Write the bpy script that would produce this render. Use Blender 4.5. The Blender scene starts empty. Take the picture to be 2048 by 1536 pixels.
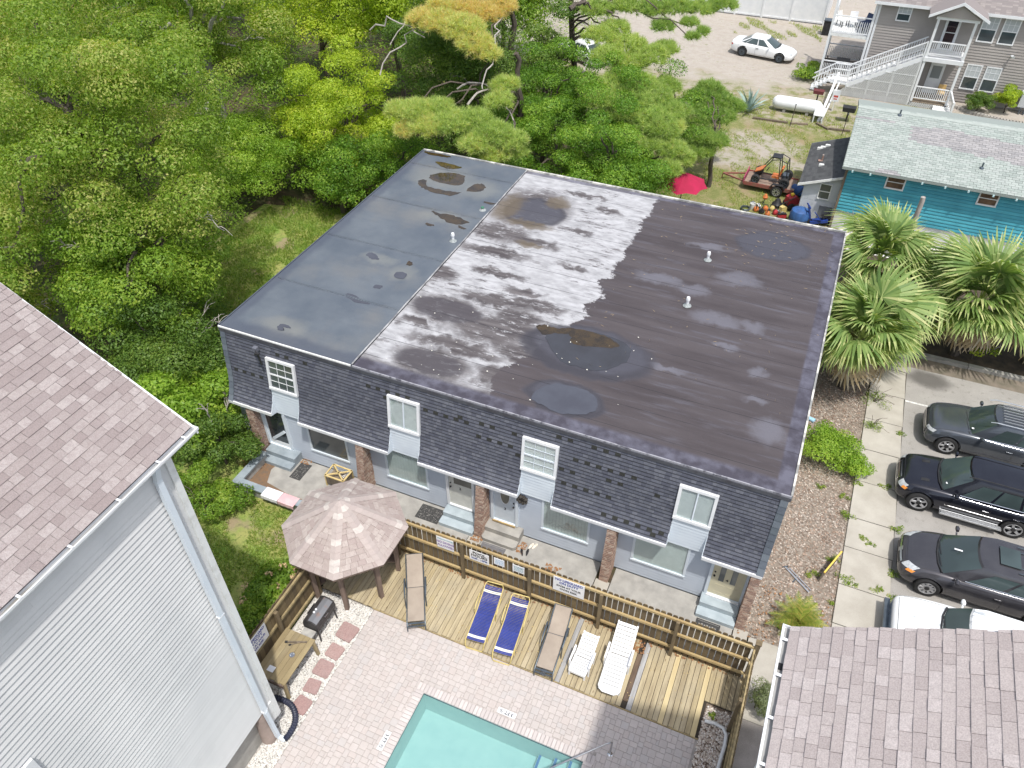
import bpy, bmesh, math, random
import numpy as np
from mathutils import Matrix, Vector
from mathutils.bvhtree import BVHTree
rnd = random.Random(7)
D = bpy.data
SC = bpy.context.scene
COL = SC.collection
R = math.radians
# ------------------------------------------------------------------ camera, sky, sun, exposure
FPX, PITCH, YAW = 1541.92, 0.73018, -0.40596
CAM = Vector((18.355, -16.138, 22.612))
cd = D.cameras.new('camera'); cam = D.objects.new('camera', cd); COL.objects.link(cam)
cd.sensor_width = 36; cd.lens = FPX / 2048 * 36; cd.clip_end = 600
cam.location = CAM; cam.rotation_euler = (math.pi / 2 - PITCH, 0, -YAW)
SC.camera = cam
SUN = Vector((0.27, -0.305, 1)).normalized()
w = D.worlds.new('World'); SC.world = w; w.use_nodes = True
nt = w.node_tree; bg = nt.nodes['Background']
sky = nt.nodes.new('ShaderNodeTexSky'); sky.sky_type = 'NISHITA'; sky.sun_disc = False
sky.sun_elevation = math.asin(SUN.z); sky.sun_rotation = math.atan2(SUN.x, SUN.y)
sky.air_density = 1.0; sky.dust_density = 2.5; sky.ozone_density = 1.0
SKYOUT = sky.outputs[0]; bg.inputs[1].default_value = 0.15
hs = nt.nodes.new('ShaderNodeHueSaturation'); hs.inputs['Saturation'].default_value = .55; hs.inputs['Value'].default_value = 1.1   # sky light greyed and lifted for neutral fill, as under bright broken cloud
nt.links.new(SKYOUT, hs.inputs['Color']); nt.links.new(hs.outputs[0], bg.inputs[0])
sl = D.lights.new('sun', 'SUN'); so = D.objects.new('sun', sl); COL.objects.link(so)
sl.energy = 2.8; sl.angle = R(1.6); sl.color = (1, 0.965, 0.91)
so.rotation_euler = (-SUN).to_track_quat('-Z', 'Y').to_euler(); so.location = (30, -30, 60)
SC.view_settings.view_transform = 'Standard'; SC.view_settings.look = 'None'
SC.view_settings.gamma = 1; SC.view_settings.use_curve_mapping = False
SC.view_settings.exposure = 0.44

# ------------------------------------------------------------------ helpers
def at(px, py, z=0.0, axis=2):
    """where the sight line through a photo pixel meets the plane axis = z"""
    sp, cp, sy, cy = math.sin(PITCH), math.cos(PITCH), math.sin(YAW), math.cos(YAW)
    F = Vector((sy * cp, cy * cp, -sp)); X = Vector((cy, -sy, 0)); U = X.cross(F)
    d = F + X * ((px - 1024) / FPX) - U * ((py - 768) / FPX)
    return CAM + d * ((z - CAM[axis]) / d[axis])

ROOT = {}
def thing(name, label, cat, loc=(0, 0, 0), rz=0, group=None, kind=None, world=False):
    o = D.objects.new(name, None); COL.objects.link(o)
    o.location = loc; o.rotation_euler = (0, 0, rz); o.empty_display_size = .2
    if label: o['label'] = label
    if cat: o['category'] = cat
    if group: o['group'] = group
    if kind: o['kind'] = kind
    if world: ROOT[o.name] = Matrix.Translation(Vector(loc)).inverted()
    return o
def tag(o, label=None, cat=None, group=None, kind=None):
    for k, v in (('label', label), ('category', cat), ('group', group), ('kind', kind)):
        if v: o[k] = v
    return o
def link(name, me, parent=None, M=None):
    o = D.objects.new(name, me); COL.objects.link(o)
    if parent is not None:
        o.parent = parent
        if parent.name in ROOT: o.matrix_parent_inverse = ROOT[parent.name]
    if M is not None: o.matrix_basis = M
    return o
def copy_tree(o, parent=None):
    c = o.copy(); COL.objects.link(c)
    if parent is not None: c.parent = parent
    for ch in list(o.children): copy_tree(ch, c)
    return c

class MB:
    def __init__(s): s.v = []; s.f = []; s.band = None
    def add(s, vs, fs, M=None):
        n = len(s.v)
        s.v += [tuple(M @ Vector(p)) for p in vs] if M is not None else [tuple(p) for p in vs]
        s.f += [tuple(i + n for i in f) for f in fs]; return s
    def box(s, x0, x1, y0, y1, z0, z1, M=None):
        return s.add([(x0, y0, z0), (x1, y0, z0), (x1, y1, z0), (x0, y1, z0), (x0, y0, z1), (x1, y0, z1), (x1, y1, z1), (x0, y1, z1)],
                     [(0, 3, 2, 1), (4, 5, 6, 7), (0, 1, 5, 4), (1, 2, 6, 5), (2, 3, 7, 6), (3, 0, 4, 7)], M)
    def bar(s, a, b, wx, wy, up=(0, 0, 1)):
        a, b = Vector(a), Vector(b); d = (b - a); L = d.length; d.normalize(); u = Vector(up)
        if abs(d.dot(u)) > .98: u = Vector((0, 1, 0))
        r = d.cross(u).normalized(); u = r.cross(d)
        M = Matrix((r, u, d)).transposed().to_4x4(); M.translation = a
        return s.box(-wx / 2, wx / 2, -wy / 2, wy / 2, 0, L, M)
    def poly(s, pts): return s.add(pts, [tuple(range(len(pts)))])
    def prism(s, pts, z0, z1):
        n = len(pts)
        return s.add([(x, y, z0) for x, y in pts] + [(x, y, z1) for x, y in pts],
                     [tuple(reversed(range(n))), tuple(range(n, 2 * n))] + [(i, (i + 1) % n, n + (i + 1) % n, n + i) for i in range(n)])
    def extr(s, pts, vec):
        n = len(pts); vec = Vector(vec)
        return s.add([tuple(p) for p in pts] + [tuple(Vector(p) + vec) for p in pts],
                     [tuple(reversed(range(n))), tuple(range(n, 2 * n))] + [(i, (i + 1) % n, n + (i + 1) % n, n + i) for i in range(n)])
    def tube(s, pts, r, n=8, cap=True):
        pts = [Vector(p) for p in pts]; k = len(pts)
        rs = r if isinstance(r, (list, tuple)) else [r] * k
        vs = []; ref = None
        for i, p in enumerate(pts):
            d = (pts[min(i + 1, k - 1)] - pts[max(i - 1, 0)]).normalized()
            if ref is None: ref = Vector((0, 0, 1)) if abs(d.z) < .9 else Vector((1, 0, 0))
            a = d.cross(ref).normalized(); b = a.cross(d).normalized(); ref = b
            for j in range(n):
                t = 2 * math.pi * j / n
                vs.append(p + (a * math.cos(t) + b * math.sin(t)) * rs[i])
        fs = [(i * n + j, i * n + (j + 1) % n, (i + 1) * n + (j + 1) % n, (i + 1) * n + j) for i in range(k - 1) for j in range(n)]
        if cap: fs += [tuple(reversed(range(n))), tuple((k - 1) * n + j for j in range(n))]
        return s.add(vs, fs)
    def lathe(s, prof, n=16, M=None, cap=True):
        vs = [(r * math.cos(2 * math.pi * j / n), r * math.sin(2 * math.pi * j / n), z) for r, z in prof for j in range(n)]
        k = len(prof)
        fs = [(i * n + j, i * n + (j + 1) % n, (i + 1) * n + (j + 1) % n, (i + 1) * n + j) for i in range(k - 1) for j in range(n)]
        if cap: fs += [tuple(reversed(range(n))), tuple((k - 1) * n + j for j in range(n))]
        return s.add(vs, fs, M)
    def mesh(s, name, m, smooth=False, ang=40):
        me = D.meshes.new(name); me.from_pydata(s.v, [], s.f); me.materials.append(m)
        if s.band: a = me.attributes.new('band', 'FLOAT', 'POINT'); a.data.foreach_set('value', s.band)
        if smooth:
            me.polygons.foreach_set('use_smooth', [True] * len(me.polygons)); me.set_sharp_from_angle(angle=R(ang))
        return me
def mk(name, mb, m, parent=None, smooth=False, label=None, kind=None, M=None):
    o = link(name, mb.mesh(name, m, smooth), parent, M)
    if label: o['label'] = label
    if kind: o['kind'] = kind
    return o
def box(name, x0, x1, y0, y1, z0, z1, m, parent=None, **k): return mk(name, MB().box(x0, x1, y0, y1, z0, z1), m, parent, **k)
def mat4(loc, rz=0, sc=(1, 1, 1)):
    return Matrix.Translation(Vector(loc)) @ Matrix.Rotation(rz, 4, 'Z') @ Matrix.Diagonal((sc[0], sc[1], sc[2], 1))
def quads(name, V, m, parent=None, tint=None, nper=4, kind=None):
    """V: (N, nper, 3) array -> one mesh of N faces, with an optional per-face tint"""
    n = len(V); me = D.meshes.new(name)
    me.vertices.add(n * nper); me.vertices.foreach_set('co', V.reshape(-1).astype(np.float32))
    me.loops.add(n * nper); me.loops.foreach_set('vertex_index', np.arange(n * nper, dtype=np.int32))
    me.polygons.add(n); me.polygons.foreach_set('loop_start', np.arange(0, n * nper, nper, dtype=np.int32))
    me.update(calc_edges=True)
    if tint is not None:
        a = me.attributes.new('tint', 'FLOAT', 'POINT'); a.data.foreach_set('value', np.repeat(tint, nper).astype(np.float32))
    me.materials.append(m)
    o = link(name, me, parent)
    if kind: o['kind'] = kind
    return o
def text(name, s, size, M, m, parent=None, depth=.002, sx=1.0, bold=0.0):
    c = D.curves.new(name, 'FONT'); c.body = s; c.size = size; c.align_x = 'CENTER'; c.align_y = 'CENTER'; c.extrude = depth; c.offset = bold; c.space_line = .82
    c.resolution_u = 2
    o = D.objects.new('t', c); COL.objects.link(o)
    dg = bpy.context.evaluated_depsgraph_get(); me = D.meshes.new_from_object(o.evaluated_get(dg)); D.objects.remove(o)
    me.materials.clear(); me.materials.append(m); me.name = name
    return link(name, me, parent, M @ Matrix.Diagonal((sx, 1, 1, 1)))

# ------------------------------------------------------------------ materials
class NT:
    def __init__(s, name):
        s.m = D.materials.new(name); s.m.use_nodes = True; s.t = s.m.node_tree
        s.b = s.t.nodes['Principled BSDF']; s.out = s.t.nodes['Material Output']
        s._p = None
    def n(s, typ, **kw):
        x = s.t.nodes.new(typ)
        for k, v in kw.items(): setattr(x, k, v)
        return x
    def l(s, a, b): s.t.links.new(a, b)
    def setin(s, sock, v):
        if hasattr(v, 'node'): s.l(v, sock)
        else:
            if isinstance(v, (tuple, list)) and len(v) == 3 and len(sock.default_value) == 4: v = (*v, 1)
            sock.default_value = v
    @property
    def pos(s):
        if s._p is None: s._p = s.n('ShaderNodeNewGeometry')
        return s._p.outputs['Position']
    @property
    def isl(s):
        s.pos; return s._p.outputs['Random Per Island']
    def math(s, op, a, b=0.0, c=None):
        x = s.n('ShaderNodeMath', operation=op); s.setin(x.inputs[0], a); s.setin(x.inputs[1], b)
        if c is not None: s.setin(x.inputs[2], c)
        return x.outputs[0]
    def mix(s, f, a, b, mode='MIX'):
        x = s.n('ShaderNodeMix', data_type='RGBA', blend_type=mode); s.setin(x.inputs[0], f); s.setin(x.inputs[6], a); s.setin(x.inputs[7], b); return x.outputs[2]
    def vscale(s, v, sc):
        x = s.n('ShaderNodeVectorMath', operation='MULTIPLY'); s.setin(x.inputs[0], v); x.inputs[1].default_value = sc; return x.outputs[0]
    def noise(s, sc, det=4, st=(1, 1, 1), rough=.55, vec=None):
        x = s.n('ShaderNodeTexNoise'); x.inputs['Scale'].default_value = sc; x.inputs['Detail'].default_value = det; x.inputs['Roughness'].default_value = rough
        s.l(s.vscale(vec or s.pos, st), x.inputs['Vector']); return x.outputs['Fac']
    def vor(s, sc, feat='F1', out='Distance', st=(1, 1, 1)):
        x = s.n('ShaderNodeTexVoronoi', feature=feat); x.inputs['Scale'].default_value = sc; s.l(s.vscale(s.pos, st), x.inputs['Vector']); return x.outputs[out]
    def ramp(s, f, lo, hi, a=0.0, b=1.0, smooth=False):
        x = s.n('ShaderNodeMapRange', interpolation_type='SMOOTHSTEP' if smooth else 'LINEAR'); s.setin(x.inputs[0], f)
        x.inputs[1].default_value = lo; x.inputs[2].default_value = hi; x.inputs[3].default_value = a; x.inputs[4].default_value = b; return x.outputs[0]
    def rand(s):
        o = s.n('ShaderNodeObjectInfo'); a = s.math('ADD', o.outputs['Random'], s.isl); return s.math('FRACT', a)
    def pal(s, f, cols):
        x = s.n('ShaderNodeValToRGB'); e = x.color_ramp; e.interpolation = 'CONSTANT'
        while len(e.elements) < len(cols): e.elements.new(.5)
        for i, c in enumerate(cols): e.elements[i].position = i / len(cols); e.elements[i].color = (*c, 1)
        s.setin(x.inputs[0], f); return x.outputs[0]
    def xyz(s):
        x = s.n('ShaderNodeSeparateXYZ'); s.l(s.pos, x.inputs[0]); return x.outputs
    def bump(s, h, st=.3, dist=.02):
        x = s.n('ShaderNodeBump'); x.inputs['Strength'].default_value = st; x.inputs['Distance'].default_value = dist
        s.l(h, x.inputs['Height']); s.l(x.outputs[0], s.b.inputs['Normal'])
    def fin(s, col, rough=.8, spec=.4, metal=0):
        s.setin(s.b.inputs['Base Color'], col); s.setin(s.b.inputs['Roughness'], rough)
        s.b.inputs['Specular IOR Level'].default_value = spec; s.b.inputs['Metallic'].default_value = metal; return s.m
    def ell(s, lst, warp=.25, wsc=1.5, soft=.15):
        """union mask of ellipses (cx, cy, rx, ry) with a ragged edge"""
        X = s.xyz(); nz = s.noise(wsc, 5); nz2 = s.noise(wsc * 1.3, 5, (1.1, .9, 1))
        px = s.math('MULTIPLY_ADD', s.math('SUBTRACT', nz, .5), warp * 4, X[0]); py = s.math('MULTIPLY_ADD', s.math('SUBTRACT', nz2, .5), warp * 4, X[1])
        res = None
        for cx, cy, rx, ry in lst:
            a = s.math('POWER', s.math('DIVIDE', s.math('SUBTRACT', px, cx), rx), 2.0); b = s.math('POWER', s.math('DIVIDE', s.math('SUBTRACT', py, cy), ry), 2.0)
            d = s.ramp(s.math('ADD', a, b), 1 - soft * 2, 1 + soft * 2, 1, 0, True)
            res = d if res is None else s.math('MAXIMUM', res, d)
        return res
def mat(name, col, col2=None, rough=.75, ns=5, det=5, rand=0, bump=0, bs=60, metal=0, spec=.4, st=(1, 1, 1), lo=.35, hi=.65, grain=0, gs=120, pal=None, fade=None):
    t = NT(name)
    if pal: c = t.pal(t.rand(), pal)
    elif col2 is not None: c = t.mix(t.ramp(t.noise(ns, det, st), lo, hi), col, col2)
    else: c = col
    if pal and col2 is not None: c = t.mix(t.math('MULTIPLY', t.ramp(t.noise(ns, det, st), lo, hi), .5), c, col2)
    if rand:
        k = t.math('MULTIPLY_ADD', t.rand(), 2 * rand, 1 - rand); c = t.mix(1.0, c, k, 'MULTIPLY')
    if grain:
        k = t.math('MULTIPLY_ADD', t.noise(gs, 2, st), 2 * grain, 1 - grain); c = t.mix(1.0, c, k, 'MULTIPLY')
    if bump: t.bump(t.noise(bs, 3, st), bump)
    return t.fin(c, rough, spec, metal)
def glass(name, col=(.02, .025, .03), rough=.04):
    t = NT(name); return t.fin(t.mix(t.ramp(t.noise(.6, 2), .4, .6), col, tuple(c * 1.6 for c in col)), rough, .8)
def leafmat(name, c0, c1, c2, tr=.3):
    """c0 dark, c1 mid, c2 tip colour, picked by each leaf's tint"""
    t = NT(name); a = t.n('ShaderNodeAttribute', attribute_name='tint'); r = t.n('ShaderNodeValToRGB'); e = r.color_ramp
    e.elements.new(.5)
    for i, (p, c) in enumerate(((0, c0), (.55, c1), (1, c2))): e.elements[i].position = p; e.elements[i].color = (*c, 1)
    t.l(a.outputs['Fac'], r.inputs[0])
    c = r.outputs[0]
    t.fin(c, .5, .35)
    tb = t.n('ShaderNodeBsdfTranslucent'); mx = t.n('ShaderNodeMixShader'); mx.inputs[0].default_value = tr
    t.l(t.mix(1.0, c, (1.5, 1.5, .6), 'MULTIPLY'), tb.inputs[0]); t.l(t.b.outputs[0], mx.inputs[1]); t.l(tb.outputs[0], mx.inputs[2]); t.l(mx.outputs[0], t.out.inputs[0])
    return t.m

WHITE = mat('white_paint', (.74, .75, .76), (.66, .68, .70), rough=.45, ns=2)
WHITE2 = mat('weathered_white_paint', (.70, .71, .70), (.50, .50, .47), rough=.6, ns=3, lo=.5, hi=.8)
VINYL = mat('pale_blue_vinyl', (.50, .55, .62), (.45, .50, .57), rough=.5, ns=1.2)
PANELV = mat('white_blue_vinyl', (.66, .72, .77), (.60, .66, .72), rough=.5, ns=1.2)
BLACK = mat('black_plastic', (.015, .015, .017), (.03, .03, .032), rough=.5)
RUBBER = mat('rubber', (.02, .02, .021), (.03, .03, .03), rough=.85)
STEEL = mat('steel', (.55, .56, .58), (.42, .43, .45), rough=.3, metal=1)
CHROME = mat('chrome', (.75, .76, .78), rough=.12, metal=1)
ALU = mat('aluminium', (.62, .64, .66), (.5, .51, .53), rough=.35, metal=.8)
CONC = mat('concrete', (.37, .355, .325), (.27, .26, .24), rough=.9, ns=2.2, det=8, grain=.18, gs=60, bump=.15, bs=90)
CONC2 = mat('pale_concrete', (.42, .395, .345), (.35, .325, .28), rough=.9, ns=1.3, det=8, grain=.15, gs=60, bump=.12, bs=90)
BLUEC = mat('blue_grey_painted_concrete', (.30, .345, .375), (.22, .26, .29), rough=.7, ns=2.5, det=7, grain=.08)
DARKC = mat('dark_opening', (.012, .012, .014), rough=.6)
WOODPT = mat('treated_wood', (.40, .31, .16), (.25, .20, .11), rough=.8, ns=2.5, det=8, st=(3, 3, .35), rand=.25, grain=.15, gs=50, bump=.1)
WOODGR = mat('weathered_wood', (.22, .175, .125), (.13, .105, .08), rough=.85, ns=3, det=7, st=(3, 3, .5), rand=.25, grain=.15)
WOODBR = mat('brown_stained_wood', (.20, .145, .115), (.13, .095, .075), rough=.8, ns=4, det=7, st=(2, 2, .4), rand=.15, grain=.15)
BARK = mat('bark', (.13, .105, .085), (.06, .05, .042), rough=.95, ns=6, det=6, st=(3, 3, .6), bump=.5, bs=25)
GREYBARK = mat('pale_dead_wood', (.42, .39, .36), (.28, .25, .23), rough=.95, ns=6, st=(2, 2, .6))
SHINGLE = mat('brown_pink_shingle', None, (.25, .205, .20), rough=.95, ns=14, det=4, pal=[(.30, .26, .25), (.275, .235, .228), (.33, .29, .28), (.29, .248, .24), (.25, .21, .203), (.36, .32, .31), (.31, .27, .262), (.265, .226, .22)], grain=.42, gs=55, bump=.35, bs=120)
SHDARK = mat('dark_shingle', None, (.095, .10, .12), rough=.95, ns=10, pal=[(.098, .105, .136), (.122, .13, .163), (.084, .09, .12), (.148, .156, .188), (.106, .114, .146), (.13, .138, .17)], grain=.25, gs=60, bump=.3, bs=140)
SHBLACK = mat('blackened_shingle', (.022, .022, .022), (.04, .042, .035), rough=.95, ns=20)
BRICK = mat('brick', None, (.30, .21, .165), rough=.9, ns=12, pal=[(.34, .23, .175), (.26, .165, .125), (.40, .29, .22), (.30, .19, .145), (.22, .15, .12), (.44, .35, .28)], grain=.2, gs=70, bump=.2)
MORTAR = mat('mortar', (.62, .59, .54), (.5, .47, .43), rough=.95, ns=8)

def banded(m, lo=.5, hi=.62, k=.34):
    """printed granule band along each shingle head, putting the course shadow line into colour"""
    nt = m.node_tree; b = nt.nodes['Principled BSDF']; src = b.inputs['Base Color'].links[0].from_socket; a = nt.nodes.new('ShaderNodeAttribute'); a.attribute_name = 'band'
    r = nt.nodes.new('ShaderNodeMapRange'); r.inputs[1].default_value = lo; r.inputs[2].default_value = hi; r.inputs[3].default_value = 1; r.inputs[4].default_value = k; nt.links.new(a.outputs['Fac'], r.inputs[0])
    x = nt.nodes.new('ShaderNodeMix'); x.data_type = 'RGBA'; x.blend_type = 'MULTIPLY'; x.inputs[0].default_value = 1; nt.links.new(src, x.inputs[6]); nt.links.new(r.outputs[0], x.inputs[7]); nt.links.new(x.outputs[2], b.inputs['Base Color']); return m
banded(SHDARK)

SHINGLE_R = mat('light_brown_pink_shingle', None, (.36, .315, .305), rough=.95, ns=14, det=4, pal=[(.405, .355, .342), (.38, .332, .32), (.43, .38, .366), (.395, .347, .333), (.355, .308, .297), (.46, .412, .40), (.415, .367, .353), (.37, .322, .311)], grain=.42, gs=55, bump=.35, bs=120)
# ------------------------------------------------------------------ the ground
def sheet(name, pts, z, m, label=None):
    o = mk(name, MB().poly([(x, y, z) for x, y in pts]), m); o['kind'] = 'structure'
    if label: o['label'] = label
    return o
def rect(x0, x1, y0, y1): return [(x0, y0), (x1, y0), (x1, y1), (x0, y1)]
def g_forest():
    t = NT('forest_floor'); n = t.noise(.5, 8); v = t.noise(9, 4)
    c = t.mix(t.ramp(n, .4, .62), (.075, .055, .035), (.055, .075, .025)); c = t.mix(t.ramp(v, .5, .75), c, (.12, .075, .045))
    return t.fin(c, .95)
def g_yard():
    t = NT('sand_and_grass'); X = t.xyz(); n1 = t.noise(.35, 8); n2 = t.noise(1.6, 8, rough=.65); n3 = t.noise(14, 3)
    grass = t.mix(t.ramp(n2, .35, .65), (.16, .175, .055), (.30, .26, .12)); grass = t.mix(t.ramp(n3, .4, .7), grass, (.11, .14, .035))
    sand = t.mix(t.ramp(n2, .3, .7), (.42, .385, .345), (.32, .285, .245)); sand = t.mix(t.ramp(n3, .55, .75), sand, (.33, .27, .2))
    soil = t.mix(t.ramp(n2, .3, .7), (.34, .25, .17), (.24, .19, .11))
    far = t.ramp(t.math('MULTIPLY_ADD', t.math('SUBTRACT', n1, .5), 14, X[1]), 44.5, 48, 0, 1)
    spot = t.ell([(14.2, 35.6, 2.8, 2.4), (12.6, 33.0, 1.5, 1.5), (16.5, 33.6, .9, .8)], .55, .7, .4)
    spot = t.math('MULTIPLY', spot, t.ramp(n2, .36, .56)); mid = t.math('MULTIPLY', t.ramp(n2, .44, .6), t.ramp(X[1], 38.5, 41))
    far = t.math('MULTIPLY', far, t.ramp(n2, .30, .42, .25, 1))
    c = t.mix(t.ramp(t.noise(.8, 6), .5, .68), grass, soil); c = t.mix(t.math('MAXIMUM', spot, t.math('MULTIPLY', mid, .75)), c, sand); c = t.mix(far, c, sand)
    tr = t.math('MULTIPLY', t.ramp(t.noise(2.2, 4, (.25, 1.6, 1)), .52, .7), far); c = t.mix(t.math('MULTIPLY', tr, .5), c, (.33, .28, .22))
    t.bump(n3, .5, .05); return t.fin(c, .95)
def g_lawn():
    t = NT('lawn'); n = t.noise(.9, 7); m = t.noise(6, 4); f = t.noise(30, 2)
    c = t.mix(t.ramp(n, .35, .6), (.16, .27, .04), (.30, .30, .095)); c = t.mix(t.ramp(m, .5, .72), c, (.05, .095, .015))
    c = t.mix(t.math('MULTIPLY', t.ramp(t.noise(.55, 6, (1, 1.2, 1)), .55, .66), .85), c, (.30, .225, .15)); c = t.mix(t.ramp(f, .6, .8), c, (.2, .2, .08)); t.bump(f, .6, .04); return t.fin(c, .95)
def g_mulch():
    t = NT('mulch'); v = t.vor(16, out='Color'); n = t.noise(1.1, 6); f = t.noise(35, 3)
    s = t.n('ShaderNodeSeparateColor'); t.l(v, s.inputs[0])
    c = t.pal(s.outputs[0], [(.25, .205, .165), (.19, .155, .125), (.33, .28, .235), (.145, .118, .095), (.29, .245, .20), (.22, .182, .15), (.38, .34, .295)])
    c = t.mix(t.ramp(n, .45, .7), c, (.275, .235, .19)); c = t.mix(t.ramp(f, .3, .7, .0, .4), c, (.13, .095, .075)); t.bump(f, .6, .04); return t.fin(c, .95)
def g_lot():
    t = NT('lot_gravel'); n = t.noise(.7, 8, rough=.65); f = t.noise(45, 3); m = t.noise(4, 5)
    c = t.mix(t.ramp(n, .38, .62), (.29, .275, .255), (.205, .193, .178)); c = t.mix(t.ramp(f, .3, .75), c, (.37, .355, .33)); c = t.mix(t.ramp(m, .58, .75), c, (.2, .185, .165))
    st = t.ell([(25.2, 14.6, .9, .55), (27.5, 13.3, .18, .1)], .1, 1.5, .4); c = t.mix(t.math('MULTIPLY', st, .75), c, (.06, .055, .05))
    t.bump(f, .4, .02); return t.fin(c, .95)
o = mk('ground', MB().poly([(-220, -120, -.06), (11.3, -120, -.06), (11.3, 330, -.06), (-220, 330, -.06)]).poly([(16.75, -120, -.06), (240, -120, -.06), (240, 330, -.06), (16.75, 330, -.06)]).poly([(11.3, -6.75, -.06), (16.75, -6.75, -.06), (16.75, 330, -.06), (11.3, 330, -.06)]).poly([(11.3, -120, -.06), (16.75, -120, -.06), (16.75, -13.2, -.06), (11.3, -13.2, -.06)]), g_forest(), kind='structure')
YARD = g_yard(); LAWN = g_lawn(); MULCH = g_mulch()
sheet('yard', [(5, 15), (21, 15), (21, 26), (60, 26), (60, 140), (-60, 140), (-40, 60), (-14, 48), (2, 40)], -.008, YARD, 'sandy back yard with patches of dry grass')
sheet('lawn', [(-5, -9.3), (6.5, -9.3), (6.5, -5.0), (5.7, -5.0), (5.7, -2.6), (1, -2.6), (.6, 0), (-1.2, 3), (-6, 2)], -.004, LAWN, 'lawn strip between the tall house and the townhouse patio')
sheet('back_lawn', [(-.1, 3), (-.1, 17.4), (-6, 17.4), (-11.5, 16), (-12, 8), (-4, 4.5)], -.004, LAWN, 'sunny grass strip along the townhouse left wall')
sheet('mulch_bed', [(19.6, -1.1), (22.65, -1.1), (22.85, 14.4), (19.6, 14.4)], -.006, MULCH, 'bark mulch bed along the townhouse end wall')
sheet('palm_bed', [(20, 14.2), (24.3, 14.2), (24.5, 16.1), (50, 16.3), (50, 24.5), (20, 24.5)], -.004, mat('dark_leaf_litter', (.10, .075, .05), (.05, .04, .03), rough=.95, ns=2.5, det=8, bump=.4, bs=30))
sheet('concrete_strip', rect(20.2, 50, 24.4, 26.6), -.002, mat('bleached_concrete', (.66, .65, .62), (.5, .48, .44), rough=.9, ns=1.4, det=8))
sheet('parking_lot', [(24.25, -14), (60, -14), (60, 15.5), (24.3, 15.2)], 0, g_lot())
sheet('dirt_strip', [(24.3, 15.0), (60, 15.2), (60, 16.2), (24.35, 16.1)], -.0005, mat('litter_soil', (.21, .175, .14), (.135, .12, .09), rough=.95, ns=2, det=8, bump=.4, bs=30))
sheet('gravel_path', [(20.4, -14), (22.6, -14), (22.6, -1.1), (20.4, -1.1)], -.003, mat('grey_gravel', (.27, .25, .235), (.19, .175, .16), rough=.95, ns=1.5, det=8, grain=.3, gs=40))
tag(mk('painted_line', MB().box(24.32, 26.6, 12.7, 12.79, .002, .006), mat('worn_line_paint', (.75, .75, .72), (.45, .44, .42), ns=9)), kind='structure')
sw = thing('sidewalk', 'pale concrete sidewalk between the mulch bed and the parked cars', None, (23.4, 0, 0), kind='structure', world=True)
ys = [-6.6, -4.6, -2.9, -1.2, .42, 2.05, 3.75, 5.2, 7.15, 9.0, 10.9, 12.75, 14.6, 16.3]
for i in range(len(ys) - 1):
    xo = 22.58 + .0195 * max(ys[i], 0); xn = 22.58 + .0195 * max(ys[i + 1], 0)
    mk('concrete_slab', MB().prism([(xo + .01, ys[i] + .018), (24.27, ys[i] + .018), (24.24, ys[i + 1] - .018), (xn + .01, ys[i + 1] - .018)], -.05, .075 + rnd.uniform(-.008, .008)), CONC2, sw)
kb = thing('kerb', 'rough concrete kerb between the car park and the palm bed', None, (24.4, 16.1, 0), kind='structure', world=True)
for i in range(9):
    mk('kerb_stone', MB().box(24.4 + i * 2.4, 24.4 + i * 2.4 + 2.37, 16.05 + i * .02, 16.3 + i * .02, -.05, .15 + rnd.uniform(-.01, .02)), CONC, kb)
pt = thing('patio', 'concrete patio along the townhouse front', None, (10, -1.4, 0), kind='structure', world=True)
for x0, x1 in ((.9, 5.2), (5.24, 10.2), (10.72, 14.95), (15.5, 19.66)):
    mk('concrete_slab', MB().box(x0, x1, -2.5, -.34, -.04, .05), CONC, pt)
for x0, x1 in ((10.22, 10.7), (14.98, 15.47), (19.7, 20.15)): mk('concrete_slab', MB().box(x0, x1, -2.5, -1.0, -.04, .046), CONC2, pt)
mk('concrete_slab', MB().box(20.2, 22.5, -3.9, -1.15, -.04, .044), CONC2, pt)

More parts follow.
